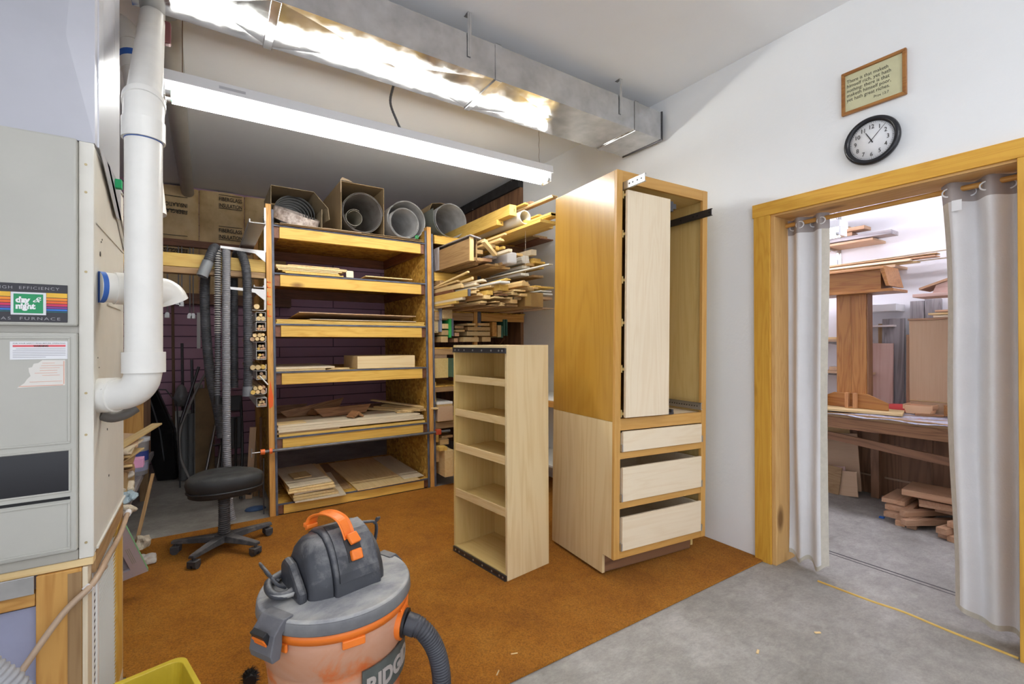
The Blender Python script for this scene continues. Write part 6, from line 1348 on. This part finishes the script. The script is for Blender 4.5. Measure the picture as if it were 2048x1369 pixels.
for x, y, h, m, lab, nme in ((-0.27, 5.95, 1.75, plain('rusty_pole', (0.14, 0.075, 0.04), 0.6), 'tall brown pole leaning on the masonry wall', 'pole'), (-0.19, 5.95, 1.35, plain('dark_pole', (0.06, 0.05, 0.06), 0.5), 'shorter dark pole beside the tall brown one', 'pole'), (-0.10, 5.75, 1.18, steel, 'black metal conduit leaning left of the cardboard packs', 'conduit')):
    tag(MB().cyl((x, y, 0.001), (x-0.02, y+0.12, h), 0.013, 10).build(nme, m), lab, nme)
tag(MB().cyl((-0.20, 5.40, 0.60), (-0.055, 5.46, 1.12), 0.012, 10).build('metal_bar', steel), 'slanting steel bar above the bent grey strip', 'bar')
tag(MB().tube([(-0.60, 5.2, 0.962), (-0.30, 5.22, 0.93), (-0.22, 5.27, 0.80), (-0.20, 5.33, 0.003)], 0.006, 8).build('bent_rod', steel), 'thin bent metal rod crossing in front of the black case', 'bar')
tag(MB().lathe([(0.0, 0), (0.055, 0.01), (0.065, 0.10), (0.04, 0.19), (0.02, 0.22), (0, 0.23)], 14, Matrix.Translation((-0.21, 5.86, 0.70))).build('plastic_bag', plain('clear_grey_bag', (0.22, 0.22, 0.23), 0.35, bump=0.8, bscale=20)), 'small crumpled grey plastic bag on top of the light grey panel', 'bag')
fl = thing('folding_table', 'steel folding table legs standing behind the hoses', 'table legs', (0.08, 5.5, 0))
for a, c in (((-0.02, 5.3, 0.012), (0.13, 5.5, 0.8)), ((0.075, 5.3, 0.012), (0.17, 5.5, 0.62)), ((0.105, 5.34, 0.012), (0.20, 5.5, 0.70))):
    MB().cyl(a, c, 0.0125, 12).build('leg', plain('chromed_leg', (0.35, 0.33, 0.32), 0.3, 0.8), fl)
MB().cyl((0.035, 5.39, 0.35), (0.14, 5.4, 0.36), 0.008, 10).build('cross_bar', steel, fl)
for x, lab in ((-0.07, 'short wood block on the floor left of the folding legs'), (0.17, 'wider wood block on the floor right of the folding legs')):
    board('block', lab, 'block', (x, 5.40, 0.032), (0.09 if x < 0 else 0.12, 0.08, 0.06), 'old')
# dark folded chairs behind the right hoses
ch = thing('folding_chair', 'black folded metal chair leaning behind the right-hand hoses', 'chair', (0.20, 4.75, 0))
for x in (0.10, 0.25): MB().tube(catmull([(x, 4.62, 0.012), (x+0.02, 4.75, 0.45), (x+0.015, 4.86, 0.86)], 8), 0.011, 10).build('frame', blackp, ch)
for x in (0.13, 0.22): MB().tube(catmull([(x, 4.80, 0.012), (x, 4.74, 0.45), (x, 4.70, 0.70)], 8), 0.010, 10).build('leg', blackp, ch)
MB().box(0.115, 0.265, 4.76, 4.775, 0.42, 0.70).build('seat', blackp, ch, 0.01); MB().box(0.115, 0.275, 4.84, 4.855, 0.74, 0.88).build('backrest', blackp, ch, 0.01)
# leaning boards by the rack side
upright('panel_offcut', 'rounded tan hardboard panel leaning nearest the hoses', 'panel', 0.285, 0.335, 4.62, 0.012, 0.62, 'mdf', -2, 3)
upright('panel_offcut', 'brown board leaning between the tan panel and rack side', 'panel', 0.345, 0.385, 4.66, 0.014, 0.60, 'old', -2, -2)
upright('panel_offcut', 'dark thin board leaning against the rack side panel', 'panel', 0.392, 0.412, 4.60, 0.010, 0.70, 'panel', 0)
upright('metal_strip', 'thin grey metal strip leaning on the front rack post', 'strip', 0.375, 0.385, 4.13, 0.004, 0.44, None, 0, 0, steel)
tag(MB().lathe([(0, 0.001), (0.06, 0.001), (0.055, 0.012), (0.02, 0.022), (0, 0.018)], 12, Matrix.Translation((0.335, 4.30, 0)) @ Matrix.Scale(1.3, 4, (1, 0, 0))).build('rag', plain('blue_rag', (0.05, 0.10, 0.22), 0.8, bump=0.8, bscale=20)), 'crumpled blue rag on the concrete beside the rack post', 'rag')
# low bench on the left with offcuts
lb = thing('low_bench', 'low grey-topped bench along the left wall, heaped with scraps', 'bench', (-0.7, 4.5, 0))
bx('bench_top', wd('grey', 'y'), -1.12, -0.38, 3.43, 5.15, 0.365, 0.40, lb); bx('upper_shelf', wd('panel', 'y'), -1.12, -0.46, 3.45, 5.095, 0.93, 0.955, lb)
bx('end_panel', wd('panel', 'z'), -1.12, -0.40, 5.10, 5.12, 0.402, 0.955, lb); bx('leg', wd('old', 'z'), -0.47, -0.41, 5.05, 5.12, 0, 0.364, lb); bx('leg', wd('old', 'z'), -0.47, -0.41, 3.46, 3.52, 0, 0.364, lb)
bx('inner_panel', wd('firpost', 'z'), -1.0, -0.40, 4.55, 4.57, 0.402, 0.92, lb)
tub = thing('paint_tub', 'white plastic paint tub with a blue label on the low bench', 'bucket', (-0.385+0.005, 4.25, 0.402))
Tt = Matrix.Translation((-0.415, 4.30, 0.402))
MB().lathe([(0, 0), (0.062, 0), (0.070, 0.235), (0.073, 0.236), (0.073, 0.262), (0.0, 0.264)], 28, Tt).build('tub_body', plain('tub_white', (0.62, 0.64, 0.68), 0.45), tub)
MB().lathe([(0.0665, 0.10), (0.0692, 0.17)], 28, Tt).build('blue_label', plain('label_blue', (0.04, 0.07, 0.30), 0.5), tub)
MB().lathe([(0.0655, 0.03), (0.0668, 0.09)], 28, Tt).build('striped_label', plain('label_grey_blue', (0.30, 0.33, 0.48), 0.5), tub)
MB().lathe([(0.0735, 0.236), (0.0765, 0.240), (0.0765, 0.262), (0.0735, 0.264)], 28, Tt).build('lid', plain('tub_white', (0.62, 0.64, 0.68), 0.45), tub)
random.seed(11)
bl = [('birch offcut with a pointed tip reaching out at the top of the bench heap', (-0.36, 3.85, 0.755), (0.06, 0.60, 0.012), 'pinepale', (4, 0, -14)),
      ('curved plywood offcut under the pointed birch one', (-0.41, 3.80, 0.735), (0.10, 0.30, 0.010), 'mdf', (6, 10, 6))]
for lab, c, d, pal, r_ in bl: board('offcut', lab, 'offcut', c, d, pal, r_)
pos = ['lowest', 'second', 'third', 'fourth', 'fifth', 'sixth', 'seventh', 'eighth', 'topmost']
for k in range(9):
    board('offcut', '%s pale offcut of the stack at the near end of the low bench' % pos[k], 'offcut', (-0.445+random.uniform(-.02, .015), 3.72+random.uniform(-.04, .04), 0.60+k*0.0145), (0.15, 0.42, 0.011), random.choice(['pinepale', 'scrap', 'cream', 'old']), (0, random.uniform(-2, 2), random.uniform(-10, 10)))
board('offcut', 'thick block carrying the stack of offcuts on the low bench', 'block', (-0.47, 3.74, 0.497), (0.16, 0.36, 0.185), 'scrap')
cmats = [('crumpled white cloth', plain('cloth_white', (0.60, 0.56, 0.50), 0.9, bump=1.0, bscale=25)), ('crumpled pale green rag', plain('cloth_green', (0.38, 0.42, 0.40), 0.9, bump=1.0, bscale=25)), ('crumpled cream paper', plain('cloth_cream', (0.66, 0.58, 0.45), 0.9, bump=1.0, bscale=25)), ('pink folded paper', plain('paper_pink', (0.72, 0.36, 0.58), 0.8)), ('pale blue-grey rag', plain('cloth_blue', (0.36, 0.46, 0.52), 0.9, bump=1.0, bscale=25))]
def lump(nme, lab, c, s, m, seed):
    rnd = random.Random(seed); bm_ = bmesh.new(); bmesh.ops.create_icosphere(bm_, subdivisions=3, radius=1)
    offs = [Vector((rnd.uniform(-1, 1), rnd.uniform(-1, 1), rnd.uniform(-1, 1))).normalized() for _ in range(9)]
    for v in bm_.verts:
        f = 1+sum(0.16*math.sin(5*v.co.dot(o_)+i) for i, o_ in enumerate(offs))*0.6; v.co = Vector((v.co.x*s[0]*f, v.co.y*s[1]*f, max(-s[2]*0.7, v.co.z*s[2]*f)))
    b = MB(); b.add([v.co+Vector(c) for v in bm_.verts], [tuple(x.index for x in f.verts) for f in bm_.faces]); bm_.free()
    return tag(b.build(nme, m), lab, 'rag' if 'rag' in nme or 'cloth' in nme else 'paper')
lump('cloth', 'crumpled white cloth on the low bench below the offcut stack', (-0.415, 3.66, 0.545), (0.045, 0.07, 0.035), cmats[0][1], 1)
lump('crumpled_paper', 'crumpled cream paper in the middle of the bench heap', (-0.405, 3.62, 0.475), (0.045, 0.06, 0.038), cmats[2][1], 2)
lump('cloth', 'pale blue-grey rag hanging at the bench edge', (-0.385, 3.58, 0.43), (0.035, 0.06, 0.035), cmats[4][1], 3)
lump('crumpled_paper', 'crumpled cream paper hanging lowest off the bench edge', (-0.375, 3.46, 0.385), (0.035, 0.05, 0.030), cmats[2][1], 4)
lump('crumpled_paper', 'crumpled paper caught on the slanting stick behind the air filter', (-0.325, 3.70, 0.105), (0.04, 0.045, 0.045), cmats[2][1], 5)
lump('cloth', 'crumpled white cloth on the carpet behind the air filter', (-0.31, 3.58, 0.035), (0.05, 0.045, 0.03), cmats[0][1], 6)
tag(bx('folded_paper', cmats[3][1], -0.375, -0.325, 3.68, 3.76, 0.575, 0.63), 'pink folded paper sticking out of the bench heap', 'paper')
board('stick', 'thin weathered stick slanting down off the low bench', 'stick', (-0.345, 3.9, 0.215), (0.02, 0.7, 0.012), 'old', (35, 0, -6))
# ---- air filter leaning at the back of the furnace
fo = (-0.258, 3.14, 0.150)
af = thing('air_filter', 'white cardboard-framed pleated air filter leaning behind the furnace stand', 'filter', fo)
fT = Matrix.Translation(fo) @ Matrix.Rotation(R(8), 4, 'Z') @ Matrix.Rotation(R(30), 4, 'X') @ Matrix.Rotation(R(-15), 4, 'Y')
fw_, fh_ = 0.50, 0.62
purp = plain('filter_frame', (0.62, 0.58, 0.64), 0.75)
b = MB(); b.box(-fw_, 0, -0.022, 0, 0, 0.06, fT).box(-fw_, 0, -0.022, 0, fh_-0.06, fh_, fT).box(-0.06, 0, -0.022, 0, 0.06, fh_-0.06, fT).box(-fw_, -fw_+0.06, -0.022, 0, 0.06, fh_-0.06, fT); b.build('frame', purp, af)
b = MB(); rows = []
for k in range(41): rows.append([(-fw_+0.06, -0.003-0.014*(k % 2), 0.06+(fh_-0.12)*k/40), (-0.06, -0.003-0.014*(k % 2), 0.06+(fh_-0.12)*k/40)])
b.grid(rows, fT, False).build('pleats', plain('grey_pleats', (0.30, 0.28, 0.31), 0.9), af)
MB().box(0.0004, 0.0012, -0.0222, 0.0, 0, fh_, fT).build('green_edge', plain('filter_green', (0.20, 0.42, 0.22), 0.7), af)
b = MB().box(-0.040, -0.022, -0.0228, -0.0222, 0.44, 0.53, fT); b.build('green_print', plain('filter_green2', (0.10, 0.35, 0.14), 0.7), af)
for k in range(3): MB().box(-0.042+0.007*k, -0.039+0.007*k, -0.0228, -0.0222, 0.10, 0.22, fT).build('printed_line', plain('filter_grey_print', (0.42, 0.45, 0.42), 0.7), af)
ct_ = thing('wall_counter', 'white-topped low counter along the white wall, almost hidden behind the cabinet', 'counter', (2.65, 3.2, 0.012))
bx('counter_top', whiteboard, 2.42, 2.855, 2.62, 3.90, 0.84, 0.86, ct_); bx('front_edge', wd('firpost', 'y'), 2.415, 2.4195, 2.62, 3.90, 0.80, 0.855, ct_); bx('lower_shelf', whiteboard, 2.45, 2.855, 2.64, 3.88, 0.28, 0.30, ct_)
for y in (2.64, 3.82): bx('leg', wd('old', 'z'), 2.43, 2.4495, y, y+0.06, 0.011, 0.799, ct_)
# ---------------------------------------------------------------- far room seen through the doorway
wb = thing('work_bench', 'brown timber bench in the far room with boards and a lectern on it', 'bench', (4.55, 1.6, 0))
bx('bench_top', wd('old', 'y'), 4.2, 4.92, 0.2, 2.9, 0.745, 0.778, wb); bx('bench_apron', wd('walnut', 'y'), 4.215, 4.245, 0.2, 2.9, 0.655, 0.744, wb)
bx('leg', wd('panel', 'z'), 4.80, 4.86, 1.60, 1.66, 0, 0.744, wb); bx('leg', wd('panel', 'z'), 4.80, 4.86, 0.25, 0.31, 0, 0.744, wb); bx('leg', wd('panel', 'z'), 4.25, 4.31, 2.8, 2.86, 0, 0.654, wb); bx('leg', wd('panel', 'z'), 4.25, 4.31, 0.22, 0.28, 0, 0.654, wb)
o = board('board', 'long dark plank slung diagonally under the far bench', 'board', (4.29, 1.42, 0.545), (0.022, 1.25, 0.062), 'panel', (5.0, 0, 0))
dp = thing('door_panelling', 'dark brown panelled doors stood along the wall under the far bench', 'panel', (4.94, 1.6, 0))
bx('panel_sheet', wd('panel', 'z'), 4.93, 4.96, 0.3, 3.0, 0.0, 0.74, dp)
for y in (0.75, 1.28, 1.80, 2.30): bx('panel_stile', wd('panel', 'z'), 4.918, 4.9295, y, y+0.035, 0.0, 0.74, dp)
for y0, y1 in ((0.79, 1.275), (1.32, 1.60), (1.70, 1.795)): bx('panel_moulding', plain('pale_moulding', (0.35, 0.22, 0.14), 0.5), 4.918, 4.9295, y0, y1, 0.155, 0.17, dp)
paint = multi('paint_splashed_cloth', [(0.35, (0.20, 0.15, 0.17)), (0.5, (0.42, 0.40, 0.45)), (0.62, (0.25, 0.30, 0.45)), (0.7, (0.60, 0.18, 0.10)), (0.8, (0.62, 0.56, 0.50))], 14, 0.8, detail=5)
rows = [[(4.185+0.70*i/14, 0.4+1.35*j/26, 0.781+0.004*math.sin(i*1.3+j*0.9)) for i in range(15)] for j in range(27)]
for r_ in rows:
    r_[0] = (4.185, r_[0][1], 0.765+0.006*math.sin(r_[0][1]*20))
tag(MB().grid([r_[::-1] for r_ in rows], thick=-0.003).build('drop_cloth', paint), 'paint-splashed drop cloth spread over the far bench', 'cloth')
board('board', 'pale board lying on the far bench under the lectern foot', 'board', (4.40, 1.58, 0.797), (0.33, 0.52, 0.018), 'pinepale', (0, 0, 14))
# lectern
lc = thing('oak_lectern', 'oak lectern with a wide column standing on the far bench', 'lectern', (4.45, 1.65, 0.807))
oz = wd('oak', 'z'); oy = wd('oak', 'y')
bx('column', oz, 4.40, 4.50, 1.545, 1.65, 0.808, 1.725, lc); bx('column', wd('oak', 'z'), 4.40, 4.50, 1.6505, 1.755, 0.808, 1.725, lc); bx('column_side', wd('panel', 'z'), 4.405, 4.495, 1.535, 1.5445, 0.81, 1.725, lc)
b = MB(); b.prism([(1.40, 0.808), (1.92, 0.808), (1.92, 0.85), (1.77, 0.925), (1.53, 0.925), (1.40, 0.865)], 4.385, 4.3995, 'x'); b.build('foot', oy, lc, 0.002)
for y in (1.60, 1.655): bx('wedge', wd('oakpale', 'z'), 4.345, 4.3845, y, y+0.022, 0.808, 0.93, lc)
bx('wedge_base', wd('oak', 'y'), 4.345, 4.3845, 1.6225, 1.6545, 0.808, 0.82, lc)
bx('box_body', oy, 4.33, 4.56, 1.425, 2.25, 1.748, 1.90, lc); bx('bottom_board', oy, 4.30, 4.60, 1.34, 2.3, 1.726, 1.7475, lc)
b = MB(); b.prism([(1.365, 1.766), (1.385, 1.766), (1.424, 1.905), (1.42, 1.925), (1.40, 1.925)], 4.30, 4.60, 'x'); b.build('sloped_end', oy, lc, 0.002)
b = MB(); b.prism([(4.29, 1.9005), (4.60, 1.9005), (4.60, 1.925), (4.29, 1.918)], 1.40, 2.3, 'y'); b.build('top_board', wd('oakpale', 'y'), lc, 0.002)
l2 = thing('pale_lectern_top', 'second slope-topped lectern, unfinished, half behind the right curtain', 'lectern', (4.45, 1.1, 0.8))
bx('column', wd('oakpale', 'z'), 4.42, 4.50, 0.80, 0.95, 0.785, 1.665, l2)
bx('bottom_board', wd('pinkply', 'y'), 4.33, 4.58, 0.60, 1.235, 1.666, 1.69, l2); b = MB(); b.prism([(0.75, 1.691), (1.13, 1.691), (1.11, 1.745), (0.75, 1.89)], 4.36, 4.55, 'x'); b.build('box_body', wd('pinkply', 'y'), l2)
b = MB(); b.prism([(0.72, 1.885), (1.20, 1.718), (1.20, 1.733), (0.72, 1.905)], 4.34, 4.58, 'x'); b.build('sloped_top', wd('redoak', 'y'), l2)
# small things on the bench
rd = MB().lathe([(0, 0), (0.09, 0), (0.11, 0.015), (0.06, 0.05), (0, 0.055)], 18, Matrix.Translation((4.66, 1.40, 0.787)) @ Matrix.Scale(1.3, 4, (0, 1, 0)))
tag(rd.build('red_cloth', plain('red_cloth', (0.62, 0.07, 0.07), 0.9, bump=0.8, bscale=14)), 'folded bright red cloth on the far bench behind the lectern foot', 'cloth')
tr_ = thing('wooden_tray', 'small shallow peach-coloured tray on the far bench', 'tray', (4.62, 1.27, 0.786)); pch = plain('peach_plastic', (0.78, 0.50, 0.30), 0.5)
b = MB(); b.prism([(1.20, 0.787), (1.345, 0.787), (1.36, 0.85), (1.185, 0.85)], 4.56, 4.566, 'x'); b.build('tray_front', pch, tr_)
b = MB(); b.prism([(1.20, 0.787), (1.345, 0.787), (1.36, 0.85), (1.185, 0.85)], 4.68, 4.686, 'x'); b.build('tray_back', pch, tr_)
MB().box(4.5665, 4.6795, 1.20, 1.345, 0.787, 0.793).build('tray_floor', pch, tr_); MB().box(4.555, 4.69, 1.183, 1.192, 0.82, 0.856).build('tray_side', pch, tr_); MB().box(4.555, 4.69, 1.352, 1.362, 0.82, 0.856).build('tray_side', pch, tr_)
board('block', 'brown wood block on the far bench beside the right curtain', 'block', (4.60, 1.10, 0.83), (0.10, 0.06, 0.075), 'oak', (0, 0, 15))
board('stick', 'thin dark stick lying before the tray on the far bench', 'stick', (4.50, 1.19, 0.795), (0.05, 0.16, 0.012), 'walnut', (0, 0, 20))
# boards leaning on the far wall
def lean2(nme, lab, y0, y1, x, z0, z1, pal, mat=None, cat='board', th=0.022, tilt=3):
    b = MB().box(-th/2, th/2, -(y1-y0)/2, (y1-y0)/2, 0, z1-z0); o = b.build(nme, mat or wd(pal, 'z'), None, 0.002, True)
    o.location = (x, (y0+y1)/2, z0); o.rotation_euler = (0, R(tilt), 0); return tag(o, lab, cat)
lean2('board', 'long weathered grey plank leaning on the far wall, right of the lectern', 1.445, 1.60, 4.86, 0.782, 1.54, 'grey')
lean2('board', 'darker weathered plank standing behind the long grey one', 1.33, 1.42, 4.92, 0.782, 1.68, 'grey', tilt=1)
lean2('board', 'second dark weathered plank beside the darker one, rear right', 1.22, 1.325, 4.92, 0.782, 1.69, 'grey', tilt=1)
lean2('board', 'pink-stained plywood sheet leaning in front of the grey plank', 1.50, 1.70, 4.80, 0.782, 1.33, 'pinkply', tilt=2)
lean2('board', 'narrow old post standing between lectern column and grey plank', 1.595, 1.64, 4.93, 0.95, 1.50, 'old', tilt=0)
lean2('board', 'slender reddish board left of the smooth tan panel', 1.375, 1.41, 4.80, 0.782, 1.40, 'redoak', tilt=1)
cbx = thing('tan_cabinet', 'smooth tan cabinet panel with boards stacked on its top edge, far room', 'cabinet', (4.75, 1.2, 0.78))
bx('front_panel', wd('mdf', 'z'), 4.70, 4.72, 0.55, 1.362, 0.88, 1.51, cbx); bx('lower_panel', wd('mdf', 'z'), 4.70, 4.72, 0.55, 1.362, 0.782, 0.874, cbx); bx('top_edge', wd('redoak', 'y'), 4.69, 4.90, 0.55, 1.368, 1.511, 1.526, cbx); bx('divider', wd('pinepale', 'y'), 4.694, 4.72, 0.55, 1.362, 0.8745, 0.8795, cbx)
for k, (y1, z) in enumerate(((1.22, 1.527), (1.25, 1.548), (1.21, 1.569))):
    board('board', ['lowest white-edged', 'middle', 'topmost'][k]+' board of the three on the tan cabinet', 'board', (4.78, (0.6+y1)/2, z+0.01), (0.12, y1-0.6, 0.016), ['cream', 'pinepale', 'redoak'][k])
# wall shelving
def wshelf(lab, z, y0, y1, d=0.28, m=None):
    t = thing('wall_shelf', lab, 'shelf', (4.85, (y0+y1)/2, z)); bx('shelf_board', m or wd('mdf', 'y'), 4.98-d, 4.979, y0, y1, z, z+0.02, t)
    for y in (1.955, 2.6):
        b = MB(); b.prism([(4.73, z-0.003), (4.97, z-0.003), (4.97, z-0.19), (4.955, z-0.19), (4.945, z-0.03), (4.73, z-0.015)], y, y+0.012, 'y'); b.build('bracket', galv, t)
    return t
wshelf('upper far-room shelf carrying long thin boards', 1.955, 1.45, 3.4); wshelf('highest far-room shelf carrying dark and pink boards', 2.205, 1.60, 3.4)
wshelf('middle far-room shelf with a pinkish front edge, left of the lectern column', 1.345, 1.70, 3.4, 0.26); wshelf('lower far-room shelf seen behind the lectern column', 1.06, 1.62, 3.4, 0.26)
tag(bx('shelf_standard', galv, 4.968, 4.979, 1.94, 1.965, 0.80, 2.6), 'slotted metal standard holding the far-room shelves', 'standard')
wf = bx('white_shelf', whitem, 4.78, 4.979, 1.47, 1.90, 1.60, 1.66); tag(wf, 'thick white shelf board on the far wall behind the lectern', 'shelf')
wf = bx('white_shelf', plain('pinkish_white', (0.70, 0.62, 0.60), 0.6), 4.82, 4.979, 1.50, 1.90, 1.47, 1.485); tag(wf, 'thin brown-edged shelf below the thick white one', 'shelf')
for lab, c, d, pal, r_ in (('long dark weathered board on the highest far shelf, reaching furthest right', (4.76, 2.42, 2.247), (0.16, 1.90, 0.034), 'grey', (0, 0, 0)),
    ('pink board lowest but one on the highest far shelf', (4.74, 2.55, 2.284), (0.12, 1.6, 0.030), 'redoak', (0, 0, 1)),
    ('reddish board above the dark weathered one on the highest far shelf', (4.74, 2.52, 2.318), (0.13, 1.75, 0.030), 'redoak', (0, 0, -1)),
    ('topmost dark board of the highest far shelf, near the lamp', (4.80, 2.65, 2.354), (0.16, 1.7, 0.028), 'old', (0, 0, 0)),
    ('lowest bowed thin board on the upper far shelf', (4.76, 2.32, 1.984), (0.08, 2.0, 0.010), 'pinepale', (0, 0, 1)),
    ('pale board with a notched end on the upper far shelf', (4.72, 2.30, 1.996), (0.06, 1.90, 0.012), 'cream', (0, 0, 0)),
    ('reddish thin board on the upper far shelf', (4.80, 2.2, 2.010), (0.10, 2.0, 0.010), 'redoak', (0, 0, -2)),
    ('brown thin board above the reddish one on the upper far shelf', (4.76, 2.25, 2.022), (0.08, 2.1, 0.010), 'old', (-0.5, 0, 1)),
    ('long thin springy strip sticking out furthest on the upper far shelf', (4.83, 2.0, 2.045), (0.04, 2.2, 0.005), 'cream', (-1.0, 0, 0)),
    ('second springy strip just under the furthest one, upper far shelf', (4.88, 1.95, 2.004), (0.04, 2.4, 0.005), 'cream', (0, 0, 0)),
    ('small pale block on the lower far shelf', (4.80, 1.90, 1.10), (0.08, 0.12, 0.035), 'mdf', (0, 0, 0)),
    ('pale tan board on the middle far shelf', (4.80, 2.1, 1.376), (0.14, 0.7, 0.02), 'pinepale', (0, 0, 0))):
    board('board', lab, 'board', c, d, pal, r_)
board('block', 'small pinkish wood block at the left end of the far bench', 'block', (4.30, 1.86, 0.87), (0.07, 0.10, 0.16), 'pinkply')
# panels leaning under the bench
for k, (lab, y0, y1, x, h, pal) in enumerate((('largest brown panel leaning under the far bench, left', 1.72, 2.2, 4.78, 0.50, 'mdf'), ('small pale panel leaning in front, under the far bench', 1.80, 2.1, 4.70, 0.22, 'pinkply'), ('brown narrow panel leaning at the very left under the far bench', 1.84, 2.1, 4.64, 0.24, 'old'), ('square tan panel leaning front right under the far bench', 1.70, 1.86, 4.66, 0.21, 'mdf'), ('tall grey-brown panel furthest back under the far bench', 1.80, 2.3, 4.84, 0.62, 'scrap'))):
    b = MB().box(-0.006, 0.006, -(y1-y0)/2, (y1-y0)/2, 0, h); o = b.build('panel_offcut', wd(pal, 'y'), None, 0.001, True); o.location = (x, (y0+y1)/2, 0.002); o.rotation_euler = (R(-7 if k != 2 else 3), R(10), 0); tag(o, lab, 'panel')
# pile of short timber under the bench
pile = [((4.36, 1.30, 0.020), (0.30, 0.055, 0.038), 8, 'left of the two short blocks lowest at the left of the timber pile'),
 ((4.36, 1.235, 0.020), (0.30, 0.055, 0.038), 8, 'right of the two short blocks lowest at the left of the timber pile'),
 ((4.40, 1.27, 0.060), (0.36, 0.20, 0.036), -4, 'broad red-brown board over the two short blocks of the timber pile'),
 ((4.46, 1.33, 0.098), (0.34, 0.16, 0.036), 6, 'pale-ended board second layer at the left of the timber pile'),
 ((4.50, 1.36, 0.137), (0.36, 0.14, 0.034), 2, 'reddish board third layer at the left of the timber pile'),
 ((4.33, 1.13, 0.055), (0.42, 0.045, 0.040), -32, 'stick lying aslant in the middle of the timber pile'),
 ((4.40, 1.16, 0.100), (0.44, 0.045, 0.040), -28, 'upper slanting stick in the middle of the timber pile'),
 ((4.34, 1.02, 0.020), (0.30, 0.06, 0.038), -6, 'short block at the bottom centre of the timber pile'),
 ((4.30, 0.95, 0.020), (0.30, 0.06, 0.038), -12, 'short block lowest towards the right curtain'),
 ((4.34, 1.00, 0.062), (0.40, 0.06, 0.040), -10, 'block in the second layer below the slanting sticks'),
 ((4.40, 0.94, 0.104), (0.42, 0.06, 0.040), -14, 'block in the third layer close to the right curtain'),
 ((4.36, 0.86, 0.062), (0.36, 0.09, 0.040), -12, 'block half hidden behind the right curtain, lower right of the pile'),
 ((4.44, 1.10, 0.168), (0.26, 0.26, 0.022), 16, 'wide thin board with a worn edge near the top of the timber pile'),
 ((4.54, 1.16, 0.212), (0.30, 0.34, 0.045), 4, 'big reddish plank topmost on the timber pile'),
 ((4.36, 0.93, 0.150), (0.22, 0.14, 0.042), 10, 'stubby red block on the right top of the timber pile'),
 ((4.52, 1.02, 0.145), (0.34, 0.20, 0.034), 0, 'board bridging the middle and right of the timber pile')]
for c, d, rz, lab in pile:
    board('timber_block', lab, 'timber', c, d, 'redoak', (0, 0, rz))
tag(bx('blue_scrap', plain('blue_plastic', (0.02, 0.14, 0.55), 0.5), 4.28, 4.31, 1.40, 1.43, 0.001, 0.012), 'tiny blue scrap on the far floor beside the timber pile', 'scrap')
for k, (x, y, a) in enumerate(((1.99, 1.10, 20), (1.55, 0.98, 70), (2.35, 1.02, -30))):
    board('wood_chip', ['pinkish wood chip on the bare concrete before the doorway', 'tiny white chip on the bare concrete lower right', 'small pale chip on the concrete towards the right curtain'][k], 'chip', (x, y, 0.004), (0.028, 0.01, 0.005), 'pinepale', (0, 0, a))
for k, (x, y, a) in enumerate(((0.98, 1.60, 40), (1.10, 1.66, -20))):
    board('wood_chip', ['left splinter lying on the carpet right of the vacuum hose', 'right splinter lying on the carpet towards the concrete edge'][k], 'splinter', (x, y, 0.014), (0.03, 0.005, 0.004), 'pinepale', (0, 0, a))
for o in SC.objects:
    if o.get('label') and not o.get('kind') and o.parent is None: o['kind'] = 'thing'
